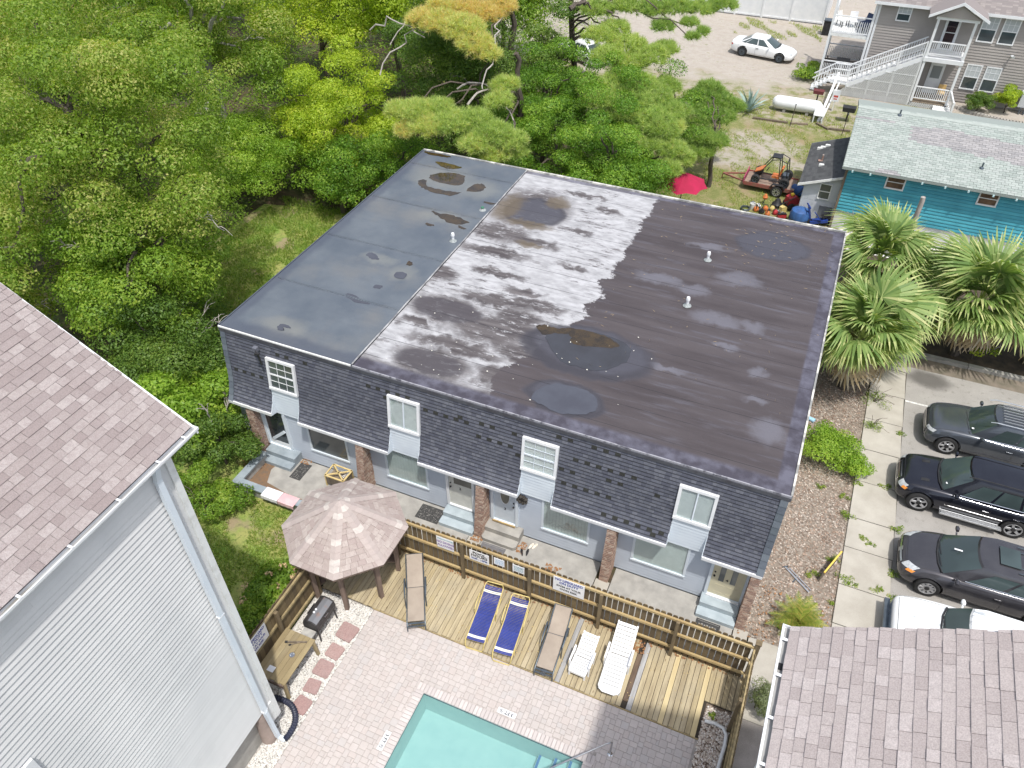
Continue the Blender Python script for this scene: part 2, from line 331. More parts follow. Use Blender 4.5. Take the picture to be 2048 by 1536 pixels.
# ------------------------------------------------------------------ the townhouse
RZ = 5.68
TH = thing('townhouse', 'flat roofed townhouse row with a dark shingled mansard front and four doors', 'townhouse', (10, 7.5, 0), world=True)
def roofmat(kind):
    t = NT('roof_' + kind); X = t.xyz()
    f = t.noise(70, 2); n = t.noise(.6, 7, rough=.6); st = t.noise(1.1, 6, (.22, 1.5, 1)); st2 = t.noise(2.6, 6, (.18, 1.8, 1), rough=.65)
    saw = lambda per, wd, off: t.math('LESS_THAN', t.math('FRACT', t.math('DIVIDE', t.math('ADD', X[1], off), per)), wd / per)
    if kind == 'left':
        c = t.mix(t.ramp(n, .35, .65), (.080, .097, .122), (.118, .136, .158)); c = t.mix(t.ramp(t.noise(.45, 5), .5, .7), c, (.135, .142, .15))
        c = t.mix(t.math('MULTIPLY', t.ramp(st2, .5, .72), .35), c, (.085, .10, .125))
        halo = t.ell([(2.3, 13.2, 1.5, 1.0), (4.2, 12.9, .9, .8), (2.2, .8, .9, .5), (3.0, 6.0, .7, .3), (4.4, 5.6, .5, .5), (3.9, 10, 1.1, .45)], .18, 1.4, .6)
        c = t.mix(t.math('MULTIPLY', halo, .5), c, (.20, .205, .19))
        edge = t.math('MAXIMUM', t.ramp(t.math('MULTIPLY_ADD', t.noise(1.3, 4), .5, X[0]), .45, .75, 1, 0, True), t.ramp(t.math('MULTIPLY_ADD', t.noise(1.3, 4), .6, X[1]), .6, 1.0, 1, 0, True))
        c = t.mix(t.math('MULTIPLY', edge, .65), c, (.06, .07, .098))
    else:
        grey = t.mix(t.ramp(st, .36, .62), (.052, .043, .046), (.076, .065, .069)); grey = t.mix(t.ramp(st2, .54, .74), grey, (.10, .096, .115))
        lightp = t.ell([(13.7, 9.15, 1.0, .32), (15.1, 8.9, .6, .3), (16.3, 7.4, .95, .38), (17.6, 7.5, .4, .3), (16.6, 10.3, .8, .45), (18.2, 5.0, .3, .28), (15.2, 4.0, .7, .15), (19.0, 2.4, .5, .6), (18.4, 3.6, .35, .2), (13.6, 3.0, .6, .15), (14.9, 12.2, .8, .2), (16.9, 6.0, .5, .15)], .22, 1.6, .5)
        grey = t.mix(t.math('MULTIPLY', lightp, .6), grey, (.155, .155, .185))
        wb = t.noise(.9, 8, rough=.7)
        wx = t.math('MULTIPLY_ADD', t.math('SUBTRACT', wb, .5), 2.2, X[0]); wx = t.math('MULTIPLY_ADD', t.math('SUBTRACT', t.noise(7, 5, (.5, 1.5, 1), rough=.7), .5), .55, wx)
        lim = t.math('SUBTRACT', 11.9, t.math('MULTIPLY', t.ramp(X[1], 5.6, 2.4), 1.5))
        zone = t.ramp(t.math('SUBTRACT', lim, wx), -.03, .05); zone = t.math('MULTIPLY', zone, t.ramp(t.math('MULTIPLY_ADD', t.math('SUBTRACT', wb, .5), .8, X[1]), .3, .75))
        coat = t.mix(t.ramp(t.noise(5, 6, (.4, 1, 1)), .35, .65), (.43, .43, .445), (.29, .29, .30))
        worn = t.mix(t.ramp(st2, .35, .65), (.058, .05, .053), (.13, .118, .12)); brown = (.115, .09, .06)
        dmg = t.ell([(7.1, 12.3, 1.75, 1.6), (8.1, 9.7, 1.2, .38), (6.5, 9.9, 1.3, .7), (7.0, 8.4, 1.5, .35), (7.0, 4.1, 1.5, .8), (8.9, 3.5, 1.6, .8), (7.9, 1.2, 1.4, .75), (9.7, 4.6, 1.0, .5), (10.0, 1.4, .6, .5), (9.2, 6.2, .9, .25), (7.8, 7.0, 1.2, .22), (10.4, 2.9, .8, .5), (9.6, 3.9, 2.1, .7), (8.4, 5.3, 1.6, .4), (6.4, 2.9, .8, .3), (9.9, 5.6, 1.2, .3), (10.3, 8.5, .8, .2), (9.5, 11.2, .7, .25), (10.2, 13.3, .6, .25), (8.9, 14.3, 1.2, .2), (5.8, 6.2, .5, .5), (8.3, 2.3, 1.9, .35), (10.9, 1.2, .6, .9)], .3, 1.3, .35)
        spk = t.ramp(t.noise(3.2, 8, (.42, 1.3, 1), rough=.75), .52, .60); spk = t.math('MULTIPLY', spk, t.ramp(t.noise(.5, 4), .44, .58))
        dm = t.math('MAXIMUM', t.math('MULTIPLY', dmg, t.ramp(t.noise(4.5, 8, (.4, 1.2, 1), rough=.75), .36, .46)), t.math('MULTIPLY', spk, .9))
        c = t.mix(zone, grey, t.mix(dm, coat, worn))
        damp = t.ell([(7.05, 4.05, 1.4, .62), (7.85, 1.15, 1.25, .55)], .12, 1.1, .12); c = t.mix(t.math('MULTIPLY', damp, .8), c, (.062, .056, .064))
        dk = t.ell([(7.3, 12.0, 1.35, 1.2), (17.4, 13.3, 1.5, 1.1), (12.6, 3.8, 2.35, 1.35), (12.75, 1.3, 1.35, .82)], .16, 1.0, .1); c = t.mix(t.math('MULTIPLY', dk, .85), c, (.060, .061, .078))
        ring = t.math('MULTIPLY', dk, t.math('SUBTRACT', 1, t.ell([(12.7, 3.95, 2.0, 1.1), (12.75, 1.38, 1.15, .64), (17.4, 13.3, 1.42, 1.02), (7.3, 12, 1.2, 1.05)], .16, 1.0, .12))); c = t.mix(t.math('MULTIPLY', ring, .55), c, (.03, .027, .032))
        br = t.ell([(6.1, 12.0, .6, 1.1), (7.6, 10.9, 1.1, .3), (8.15, 9.45, .6, .2), (8.0, 13.2, .5, .5)], .25, 1.6, .4); c = t.mix(t.math('MULTIPLY', br, .75), c, brown)
        edge = t.math('MAXIMUM', t.ramp(X[0], 19.55, 19.62), t.math('MAXIMUM', t.ramp(X[1], .55, .4), t.ramp(X[1], 15.2, 15.3)))
        c = t.mix(t.math('MULTIPLY', edge, .8), c, t.mix(t.ramp(t.noise(2.0, 6), .4, .65), (.05, .047, .066), (.125, .125, .165)))
        sm = t.math('MULTIPLY', saw(1.03, .022, .35), t.ramp(t.noise(.8, 3), .35, .5)); c = t.mix(t.math('MULTIPLY', sm, .85), c, (.022, .02, .024))
    k = t.math('MULTIPLY_ADD', f, .5, .75); c = t.mix(1.0, c, k, 'MULTIPLY')
    t.bump(t.math('ADD', f, t.math('MULTIPLY', n, 4)), .25, .02)
    return t.fin(c, .62, .35)
def slab(name, x0, x1, y0, y1, z, m, nx=24, ny=24, amp=.004):
    b = MB(); g = []
    for j in range(ny + 1):
        for i in range(nx + 1):
            x, y = x0 + (x1 - x0) * i / nx, y0 + (y1 - y0) * j / ny
            e = min(1, min(x - x0, x1 - x, y - y0, y1 - y) * 1.2)
            g.append((x, y, z + e * amp * (math.sin(x * 1.7 + y * .6) + math.sin(y * 2.1 - x * .5 + 2))))
    b.add(g, [(j * (nx + 1) + i, j * (nx + 1) + i + 1, (j + 1) * (nx + 1) + i + 1, (j + 1) * (nx + 1) + i) for j in range(ny) for i in range(nx)])
    b.box(x0, x1, y0, y1, z - .14, z - .05)
    return mk(name, b, m, TH, smooth=True)
RML, RMR = roofmat('left'), roofmat('right')
slab('roof_membrane', -.02, 5.53, -.02, 15.5, RZ + .025, RML)['label'] = 'smooth blue grey roof membrane on the end section'
slab('roof_membrane', 5.56, 20.02, -.02, 15.5, RZ, RMR)['label'] = 'worn dark roofing with a peeling whitish coating'
# laps and seams of the left membrane, rolled ridges with stitch-like wrinkles
for y in (14.05, 10.45, 6.85, 3.3):
    b = MB()
    for i in range(46):
        x = .02 + i * .119
        b.add([(x, y + .1 - .02 * i / 46, RZ + .03), (x + .1, y + .1, RZ + .03), (x + .1, y - .02 + rnd.uniform(-.015, .015), RZ + .058), (x, y - .02 + rnd.uniform(-.015, .015), RZ + .058), (x, y - .05, RZ + .028), (x + .1, y - .05, RZ + .028)], [(0, 3, 2, 1), (3, 4, 5, 2)])
    b.box(0, 5.5, y - .02, y + .14, RZ + .02, RZ + .035)
    mk('membrane_seam', b, RML, TH)
mk('membrane_edge', MB().tube([(5.53, y, RZ + .045 + .01 * math.sin(y * 2)) for y in np.linspace(-.02, 15.5, 40)], .028, 6), mat('pale_sealant', (.42, .42, .42), (.15, .15, .16), ns=3), TH, label='pale sealed edge of the end section membrane')
LIP = mat('bleached_metal_edge', (.62, .60, .55), (.25, .25, .24), rough=.6, ns=2.2, det=7, lo=.42, hi=.55)
box('roof_edge', -.04, 20.06, 15.5, 15.6, RZ - .2, RZ + .07, LIP, TH)
box('roof_edge', 20.02, 20.08, -.04, 15.5, RZ - .2, RZ + .045, LIP, TH)
box('roof_edge', -.08, -.03, -.04, 15.5, RZ - .2, RZ + .05, RML, TH)
b = MB(); b.box(-.05, 5.5, -.09, -.04, RZ - .02, RZ + .035); mk('roof_edge', b, WHITE2, TH, label='thin white drip edge on the end section')
box('roof_edge', 5.56, 20.05, -.075, -.035, RZ - .03, RZ + .03, mat('worn_metal_edge', (.3, .3, .33), (.11, .11, .13), ns=5, det=7, lo=.5, hi=.62), TH)
box('fascia', -.04, 20.06, -.1, -.045, RZ - .17, RZ - .033, mat('dark_fascia', (.085, .09, .105), (.06, .06, .07), ns=4), TH)
for i, (x, y, m) in enumerate(((15.16, 11.16, WHITE), (15.14, 7.79, WHITE), (5.14, 8.42, WHITE), (5.18, 11.24, mat('green_pipe', (.05, .16, .10))))):
    h = .38 if m is WHITE else .16
    p = mk('vent_pipe', MB().lathe([(.055, 0), (.055, h * .62), (.075, h * .64), (.08, h * .8), (.06, h), (.001, h + .01)], 14, mat4((x, y, RZ + .02))), m, TH, smooth=True)
    mk('flashing', MB().lathe([(.16, 0), (.15, .02), (.09, .05), (.06, .1)], 14, mat4((x, y, RZ + .02))), mat('lead_flashing', (.35, .38, .38), (.2, .22, .22), ns=20), p, smooth=True)
# mansard profile (y, z), top to eave
PROF = [(-.05, 5.55), (-.12, 5.1), (-.19, 4.6), (-.25, 4.1), (-.30, 3.65), (-.37, 3.3), (-.47, 3.0), (-.575, 2.78), (-.67, 2.6)]
cum = [0]
for a, b2 in zip(PROF, PROF[1:]): cum.append(cum[-1] + math.hypot(b2[0] - a[0], b2[1] - a[1]))
def prof(s):
    s = max(0, min(cum[-1], s))
    for i in range(len(cum) - 1):
        if s <= cum[i + 1]:
            t = (s - cum[i]) / (cum[i + 1] - cum[i]); a, c = PROF[i], PROF[i + 1]
            dy, dz = c[0] - a[0], c[1] - a[1]; L = math.hypot(dy, dz)
            return a[0] + dy * t, a[1] + dz * t, dz / L, -dy / L      # point and outward normal (ny, nz)
WX = [(1.94, 3.12), (6.93, 8.12), (11.9, 13.1), (17.0, 18.14)]          # the four window bays
PY, PTOP = -.36, 5.2
segs = []; x = 0
for a, c in WX: segs.append((x, a)); x = c
segs.append((x, 20))
b = MB()
for x0, x1 in segs:
    pts = [(x0, y, z) for y, z in PROF] + [(x0, -.02, 2.58), (x0, .03, 5.55)]; b.extr(pts, (x1 - x0, 0, 0))
for a, c in WX:
    b.extr([(a, y, z) for y, z in PROF[:5]] + [(a, .05, 3.65), (a, .05, 5.55)], (c - a, 0, 0))
mk('mansard_deck', b, SHDARK, TH)
EXPO = .138; rows = int(cum[-1] / EXPO); cand = []
for r in range(rows + 1):
    s1 = cum[-1] - r * EXPO + .01; s0 = max(0, s1 - EXPO - .035)
    y0, z0, ny0, nz0 = prof(s0); y1, z1, ny1, nz1 = prof(s1)
    check = rnd.random() < .45; cx = rnd.uniform(0, 20); cl = rnd.uniform(.5, 1.6); alt = 0
    x = -.07 * rnd.random()
    while x < 20:
        wd = rnd.choice((.13, .16, .19, .23, .15))
        if check and abs(x - cx) < cl: alt = 1 - alt; wd = .18 if alt and rnd.random() < .8 else .2
        x0, x1 = max(x, 0), min(x + wd - .005, 20); x += wd
        for a, c in WX:
            if z1 > 4.97: break
            if x0 >= a and x1 <= c: x0 = x1; break
            if x0 < a < x1 <= c: x1 = a
            elif a <= x0 < c < x1: x0 = c
            elif x0 < a and x1 > c: x1 = a
        if x1 - x0 < .03 or s1 <= 0: continue
        up = rnd.choice((.009, .014, .018)); dark = wd == .18
        vs = [(x0, y0 + ny0 * .004, z0 + nz0 * .004), (x1, y0 + ny0 * .004, z0 + nz0 * .004), (x1, y1 + ny1 * up, z1 + nz1 * up), (x0, y1 + ny1 * up, z1 + nz1 * up), (x1, y1, z1), (x0, y1, z1)]
        fs = [(0, 3, 2, 1), (3, 5, 4, 2), (1, 2, 4), (0, 5, 3)]
        d = (Vector(vs[3]) - CAM).length - (4 if dark else 0)
        cand.append((d, vs, fs, dark))
cand.sort(key=lambda q: q[0])
for d, vs, fs, dark in cand[:290]:
    b = MB().add(vs, fs); b.band = [1, 1, 0, 0, 0, 0]; mk('shingle', b, SHBLACK if dark else SHDARK, TH)
b = MB()
for d, vs, fs, dark in cand[290:]:
    if not dark: b.add(vs, fs)
b2 = MB()
for d, vs, fs, dark in cand[290:]:
    if dark: b2.add(vs, fs)
b.band = [1, 1, 0, 0, 0, 0] * (len(b.v) // 6); mk('shingles', b, SHDARK, TH, kind='stuff'); mk('shingles', b2, SHBLACK, TH, kind='stuff', label='blackened shingles scattered over the mansard')
TEAL = mat('blue_grey_trim', (.20, .245, .28), (.15, .19, .22), ns=5)
for xa, xb in ((-.01, .2), (19.8, 20.02)):            # border strips at both ends, cut shingle by shingle
    for r in range(11):
        s0, s1 = r * cum[-1] / 11, (r + 1) * cum[-1] / 11 + .01
        y0, z0, a0, c0 = prof(s0); y1, z1, a1, c1 = prof(s1)
        q = [(xa, y0 + a0 * .03, z0 + c0 * .03), (xb, y0 + a0 * .03, z0 + c0 * .03), (xb, y1 + a1 * .05, z1 + c1 * .05), (xa, y1 + a1 * .05, z1 + c1 * .05)]
        mk('border_shingle', MB().extr(q, (0, .03, -.005)), mat('border_shingle', None, (.12, .145, .17), pal=[(.10, .12, .14), (.13, .15, .175), (.09, .105, .13)], ns=9, grain=.2) if r == 0 and xa < 0 else D.materials['border_shingle'], TH)
for x in (-.02, 20.005):
    mk('mansard_cheek', MB().extr([(x, y + .01, z) for y, z in PROF] + [(x, .0, 2.55), (x, .0, 5.55)], (.012, 0, 0)), TEAL, TH)
# body of the building behind
SIDE = mat('side_siding', (.45, .48, .5), (.38, .41, .44), ns=1)
b = MB(); b.box(0, 20, .0, 15.48, 2.45, RZ - .16); b.box(.03, 19.97, -.26, 15.45, -.1, 2.5); mk('core_wall', b, SIDE, TH)
b = MB()
for x0, x1 in segs: b.box(x0 + .002, x1 - .002, -.66, .0, 2.505, 2.55)
mk('soffit', b, WHITE2, TH)
for x0, x1 in segs:
    mk('eave_trim', MB().box(x0, x1, -.72, -.665, 2.5, 2.625), WHITE if x0 > 3 else WHITE2, TH)
def lap(name, x0, x1, y, z0, z1, ex, m, parent, axis='y', holes=(), lipd=.016, **k):
    """lapped boards across a wall, facing -y or (axis x) +x / -x"""
    b = MB(); n = max(1, round((z1 - z0) / ex)); e = (z1 - z0) / n
    for i in range(n):
        za, zb = z0 + i * e, z0 + (i + 1) * e; spans = [(x0, x1)]
        for hx0, hx1, hz0, hz1 in holes:
            if zb > hz0 + .02 and za < hz1 - .02:
                spans = [q for s in spans for q in ((s[0], min(s[1], hx0)), (max(s[0], hx1), s[1])) if q[1] - q[0] > .01]
        for a, c in spans: b.add([(a, y - lipd, za), (c, y - lipd, za), (c, y, zb), (a, y, zb), (a, y + .01, za), (c, y + .01, za)], [(0, 1, 2, 3), (4, 5, 1, 0)])
    return mk(name, b, m, parent, kind='stuff', **k)
# ground floor fittings
DOORS = [(1.14, 2.12, .46), (9.1, 10.02, .52), (10.86, 11.7, .52), (18.58, 19.62, .47)]
GW = [(3.17, 4.8), (6.55, 8.18), (12.73, 14.34), (15.98, 17.7)]; GZ = (.84, 2.4)
COLX = [(.68, 1.02), (5.55, 5.87), (10.36, 10.68), (15.07, 15.39), (19.7, 20.0)]
holes = [(a - .1, c + .1, 0, 2.5) for a, c, _ in DOORS] + [(a - .07, c + .07, GZ[0] - .07, 2.5) for a, c in GW]
lap('siding', .0, 20.0, -.29, .06, 2.48, .14, VINYL, TH, holes=holes)
for a, c in WX:
    lap('siding', a, c, PY, 2.4, 3.63, .137, PANELV, TH)
    mk('panel_wall', MB().box(a + .002, c - .002, -.345, .02, 2.4, 3.66), PANELV, TH)
    for xx in (a, c):                                          # returns where the mansard flares past the panel
        q = [(xx, y, z) for y, z in PROF if z < 3.5]
        mk('panel_return', MB().extr([(xx - .012, PY, 3.4)] + [(xx - .012, y - .01, z) for _, y, z in q] + [(xx - .012, -.67, 2.5), (xx - .012, PY, 2.42)], (.02, 0, 0)), PANELV, TH)
BLIND = mat('white_blind', (.62, .64, .63), (.55, .57, .57), rough=.6)
GL = glass('window_glass', (.05, .06, .065))
GLT = NT('thin_window_glass')
def _():
    t = GLT; t.b.inputs['Base Color'].default_value = (.9, .95, .95, 1); g = t.n('ShaderNodeBsdfGlossy'); g.inputs['Roughness'].default_value = .03; tr = t.n('ShaderNodeBsdfTransparent'); tr.inputs[0].default_value = (.92, .95, .95, 1)
    mx = t.n('ShaderNodeMixShader'); mx.inputs[0].default_value = .10
    t.l(tr.outputs[0], mx.inputs[1]); t.l(g.outputs[0], mx.inputs[2]); t.l(mx.outputs[0], t.out.inputs[0]); return t.m
GLT = _()
def framed(name, x0, x1, z0, z1, y, fw, m, parent, dep=.09):
    b = MB(); b.box(x0, x1, y - dep, y, z1 - fw, z1); b.box(x0, x1, y - dep - .02, y, z0, z0 + fw)
    b.box(x0, x0 + fw, y - dep, y, z0 + fw, z1 - fw); b.box(x1 - fw, x1, y - dep, y, z0 + fw, z1 - fw); return mk(name, b, m, parent)
WM = lambda x: Matrix.Translation((x, -.345, 3.63)) @ Matrix.Rotation(R(-7.0), 4, 'X')
for i, (a, c) in enumerate(WX):
    z1 = 1.36; x1 = c - a + .04; wf = framed('window_frame', 0, x1, 0, z1, .04, .095, WHITE, TH, dep=.1); wf.matrix_basis = WM(a - .02)
    xi0, xi1, zi0, zi1 = .095, x1 - .095, .095, z1 - .095
    box('window_pane', xi0, xi1, -.012, -.008, zi0, zi1, GLT if i else GL, wf)
    mb = MB()
    if i in (0, 2):
        zm = (zi0 + zi1) / 2; mb.box(xi0, xi1, -.045, -.015, zm - .025, zm + .025)
        for k in (1, 2): xx = xi0 + (xi1 - xi0) * k / 3; mb.box(xx - .009, xx + .009, -.026, -.014, zi0, zm - .03); mb.box(xx - .009, xx + .009, -.026, -.014, zm + .03, zi1)
        for zz in ((zi0 + zm) / 2, (zm + zi1) / 2): mb.box(xi0, xi1, -.0275, -.014, zz - .009, zz + .009)
    else: mb.box((xi0 + xi1) / 2 - .025, (xi0 + xi1) / 2 + .02, -.045, -.014, zi0, zi1)
    mk('muntin', mb, WHITE if i == 0 else PANELV, wf)
    if i:
        bb = MB(); n = 24
        for k in range(n): zz = zi0 + (zi1 - zi0) * (k + .5) / n; bb.add([(xi0, -.002, zz - .022), (xi1, -.002, zz - .022), (xi1, .012, zz + .03), (xi0, .012, zz + .03)], [(0, 1, 2, 3)])
        mk('blind', bb, BLIND, wf)
for i, (a, c) in enumerate(GW):
    wf = framed('picture_window', a - .07, c + .07, GZ[0] - .07, 2.47, -.262, .08, PANELV, TH, dep=.06)
    box('window_pane', a + .01, c - .01, -.292, -.288, GZ[0] + .01, 2.4, (GL, GLT, GLT, GLT)[i], wf)
    bb = MB()
    if i == 0: continue
    if i == 3:
        for k in range(30): zz = GZ[0] + .03 + k * .0515; bb.add([(a, -.284, zz - .02), (c, -.284, zz - .02), (c, -.268, zz + .026), (a, -.268, zz + .026)], [(0, 1, 2, 3)])
    else:
        for k in range(14): xx = a + (c - a) * k / 14; bb.add([(xx, -.284, GZ[0]), (xx + .1, -.27, GZ[0]), (xx + .1, -.27, 2.38), (xx, -.284, 2.38)], [(0, 1, 2, 3)])
    mk('blind', bb, mat('green_grey_blind', (.62, .66, .64), (.56, .60, .58)), wf)
CREAM = mat('cream_door', (.62, .57, .40), (.55, .50, .36), rough=.5, ns=2); PALEG = mat('pale_grey_door', (.60, .60, .55), (.52, .52, .48), rough=.5); PALEB = mat('pale_blue_door', (.56, .62, .68), (.50, .56, .62), rough=.5)
for i, (a, c, z0) in enumerate(DOORS):
    fr = MB(); fr.box(a - .1, a, -.37, -.26, z0 - .06, 2.49); fr.box(c, c + .1, -.37, -.26, z0 - .06, 2.49); fr.box(a, c, -.36, -.26, 2.4, 2.49); fr.box(a, c, -.4, -.26, z0 - .06, z0 - .005)
    mk('door_frame', fr, PANELV if i != 1 else WHITE, TH)
    if i == 3: mk('threshold', MB().box(a - .02, c + .02, -.44, -.405, z0 - .05, z0 + .01), WHITE, TH)
    if i == 2: mk('threshold', MB().box(a - .02, c + .02, -.45, -.405, z0 - .05, z0 + .015), mat('brass_sill', (.5, .37, .18), (.36, .25, .12)), TH)
    dm = (PANELV, PALEG, PALEB, CREAM)[i]; d = mk('door', MB().box(a + .004, c - .004, -.32, -.27, z0, 2.395), dm, TH)
    wdt = c - a
    if i == 0:
        d['label'] = 'glass storm door of the end unit'; box('door_glass', a + .09, c - .09, -.328, -.322, z0 + .22, 2.3, glass('dark_glass', (.025, .03, .034)), d)
        box('kick_plate', a + .07, c - .07, -.328, -.322, z0 + .03, z0 + .19, WHITE, d); mk('closer', MB().bar((a + .2, -.35, z0 + .28), (c - .12, -.35, z0 + .9), .12, .03, (0, 1, 0)), PANELV, d)
    if i == 1: box('door_glass', a + .2, c - .02, -.3255, -.322, 1.66, 2.25, glass('dim_glass', (.06, .065, .06)), d)
    if i == 2:
        M = Matrix.Translation((a + wdt * .52, -.33, 1.95)) @ Matrix.Rotation(R(90), 4, 'X') @ Matrix.Diagonal((.17, .46, 1, 1))
        mk('door_glass', MB().lathe([(1, 0), (1, .006)], 28, M), glass('oval_glass', (.06, .06, .05)), d); mk('glass_rim', MB().tube([(a + wdt * .52 + .18 * math.cos(q), -.332, 1.95 + .47 * math.sin(q)) for q in np.linspace(0, 6.283, 30)], .014, 6), WHITE, d)
    if i == 3:
        for xx in (.3, .66): box('door_glass', a + wdt * xx - .085, a + wdt * xx + .085, -.3255, -.322, 1.24, 2.2, glass('lead_glass', (.11, .12, .12)), d)
        pm = MB()
        for xx in (.3, .66): pm.box(a + wdt * xx - .11, a + wdt * xx - .09, -.33, -.321, 1.21, 2.22); pm.box(a + wdt * xx + .09, a + wdt * xx + .11, -.33, -.321, 1.21, 2.22)
        for xx in (.16, .55): pm.box(a + wdt * xx, a + wdt * (xx + .3), -.327, -.321, .62, .64); pm.box(a + wdt * xx, a + wdt * (xx + .3), -.327, -.321, 1.02, 1.04)
        mk('door_moulding', pm, CREAM, d)
    if i:
        hx = (None, a + .07, c - .08, a + .08)[i]
        hm = MB().lathe([(.001, 0), (.035, .005), (.03, .05), (.015, .06), (.001, .062)], 10, Matrix.Translation((hx, -.32, 1.45)) @ Matrix.Rotation(R(90), 4, 'X'))
        hm.lathe([(.001, 0), (.03, .004), (.028, .03), (.001, .032)], 10, Matrix.Translation((hx, -.32, 1.65)) @ Matrix.Rotation(R(90), 4, 'X')); mk('handle', hm, BLACK, d, smooth=True)
        text('door_number', str(i + 1), .17, Matrix.Translation((a + wdt * (.5, .48, .52, .48)[i], -.326, (0, 1.45, 1.2, 1.36)[i])) @ Matrix.Rotation(R(90), 4, 'X'), BLACK, d, bold=.004)
# front steps
for i, (x0, x1) in enumerate(((1.17, 2.53), (9.0, 10.33), (10.68, 12.0), (18.44, 19.68))):
    st = thing('front_steps', ('blue grey painted steps up to the glass door beside the low planter wall', 'blue grey painted steps up to door 2', 'bare worn concrete steps up to door 3', 'pale blue painted steps up to the cream door 4')[i], 'steps', (x0, -.7, 0), group='front door steps', world=True)
    m = CONC if i == 2 else (BLUEC if i == 0 else mat('pale_blue_step', (.40, .46, .49), (.32, .375, .405), rough=.7, ns=3, grain=.06) if i == 1 else D.materials['pale_blue_step'])
    for k, (ya, yb, h) in enumerate(((-.76, -.3, .42), (-1.1, -.765, .21))):
        b = MB(); rr = .09 if i == 2 and k == 1 else .015
        b.prism([(x0 - .02 * k, yb), (x0 - .02 * k, ya + rr), (x0 - .02 * k + rr, ya), (x1 - rr, ya), (x1, ya + rr), (x1, yb)], .0, h); mk('step', b, m, st)
# brick fin columns
bm1 = MB().box(-.095, .095, -.011, .011, -.026, .026).mesh('brick', BRICK); bm2 = MB().box(-.042, .042, -.011, .011, -.026, .026).mesh('brick', BRICK)
for ci, (x0, x1) in enumerate(COLX):
    yf = -1.03 if ci else -.72; yb = -.3
    BAT = .34 if ci else .05; TL_ = math.atan2(BAT, 2.5); fy = lambda z: yf + BAT * z / 2.5
    col = mk('brick_column', MB().extr([(x0 + .012, yf + .014, 0), (x0 + .012, yb, 0), (x0 + .012, yb, 2.5), (x0 + .012, fy(2.5) + .014, 2.5)], (x1 - x0 - .024, 0, 0)), MORTAR, TH)
    extra = MB(); W = x1 - x0; single = ci in (2, 3)
    def put(M, me, hx):
        if single: link('brick', me, col, M)
        else: extra.box(-hx + .005, hx - .005, -.011, .011, -.026, .026, M)
    for r in range(32):
        z = .04 + r * .0775; odd = r % 2; y_ = fy(z)
        if W > .3: fr = [(x0 + .1, .1), (x1 - .051, .046)] if odd else [(x0 + .046, .046), (x1 - .105, .1)]
        else: fr = [(x0 + .1, .1), (x1 - .05, .046)] if odd else [(x0 + .046, .046), (x1 - .1, .1)]
        if W > .3: fr.append(((x0 + x1) / 2 + (.04 if odd else -.04), .046))
        for cx, hx in fr: put(mat4((cx, y_ + .008 + rnd.uniform(-.003, .003), z)) @ Matrix.Rotation(-TL_, 4, 'X'), bm1 if hx == .1 else bm2, hx)
        sx = x1 - .008 if ci < 4 else x0 + .008
        yy = y_ + (.11 if odd else .05)
        while yy < yb + .05:
            hx = .1 if not (odd == 0 and yy < y_ + .1) else .046
            put(mat4((sx, yy + hx * .5 - .04, z), R(90)), bm1 if hx == .1 else bm2, hx); yy += .215 if hx == .1 else .12
    if not single: mk('bricks', extra, BRICK, col, kind='stuff')
# ------------------------------------------------------------------ tall neighbouring houses with brown-pink shingle roofs
EX = .165
def shingle_roof(H, sgn, xg, zg, yend, y0, xr, slope, keep, SHINGLE=SHINGLE):
    """courses run along y; roof climbs away from the gutter at xg (sgn -1 climbs to -x, +1 to +x)"""
    ca = 1 / math.hypot(1, slope); sa = slope * ca; n = int(abs(xr - xg) / (EX * ca)) + 1; out = []
    def P(s, y, h): return (xg + sgn * (s * ca) - sgn * h * sa, y, zg + s * sa + h * ca)
    for r in range(n):
        y = y0 - rnd.random() * .3
        while y < yend:
            wd = rnd.choice((.2, .27, .34, .42, .17)); ya, yb = y, min(y + wd - .006, yend + .03); y += wd
            s0, s1 = r * EX - .012, (r + 1) * EX + .03; h0 = rnd.choice((.018, .018, .027))
            a, b, c, d = P(s0, ya, h0), P(s0, yb, h0), P(s1, yb, .004), P(s1, ya, .004); e, f = P(s0, ya, 0), P(s0, yb, 0)
            fs = [(0, 1, 2, 3), (4, 5, 1, 0), (0, 3, 4), (1, 5, 2)]
            if sgn > 0: fs = [tuple(reversed(q)) for q in fs]
            fs = [tuple(reversed(q)) for q in fs]
            out.append(((Vector(a) - CAM).length, (a, b, c, d, e, f), fs))
    out.sort(key=lambda q: q[0])
    vis = []
    for q in out:                                              # the ones inside the frame first
        p = Vector(q[1][0]) - CAM; cp, sp = math.cos(PITCH), math.sin(PITCH); F = Vector((math.sin(YAW) * cp, math.cos(YAW) * cp, -sp)); X = Vector((math.cos(YAW), -math.sin(YAW), 0)); U = X.cross(F)
        zc = p.dot(F); u, v = p.dot(X) / zc * FPX, -p.dot(U) / zc * FPX
        vis.append(abs(u) < 1040 and abs(v) < 780)
    ins = [q for q, s in zip(out, vis) if s]; rest = [q for q, s in zip(out, vis) if not s]
    for d, vs, fs in ins[:keep]: mk('shingle', MB().add(vs, fs), SHINGLE, H)
    b = MB()
    for d, vs, fs in ins[keep:] + rest: b.add(vs, fs)
    mk('shingles', b, SHINGLE, H, kind='stuff')
    b = MB(); b.extr([P(-.02, y0 - .3, -.03), P(n * EX, y0 - .3, -.03), P(n * EX, y0 - .3, -.01), P(-.02, y0 - .3, -.01)], (0, yend - y0 + .28, 0)); mk('roof_deck', b, BLACK, H)
    return P
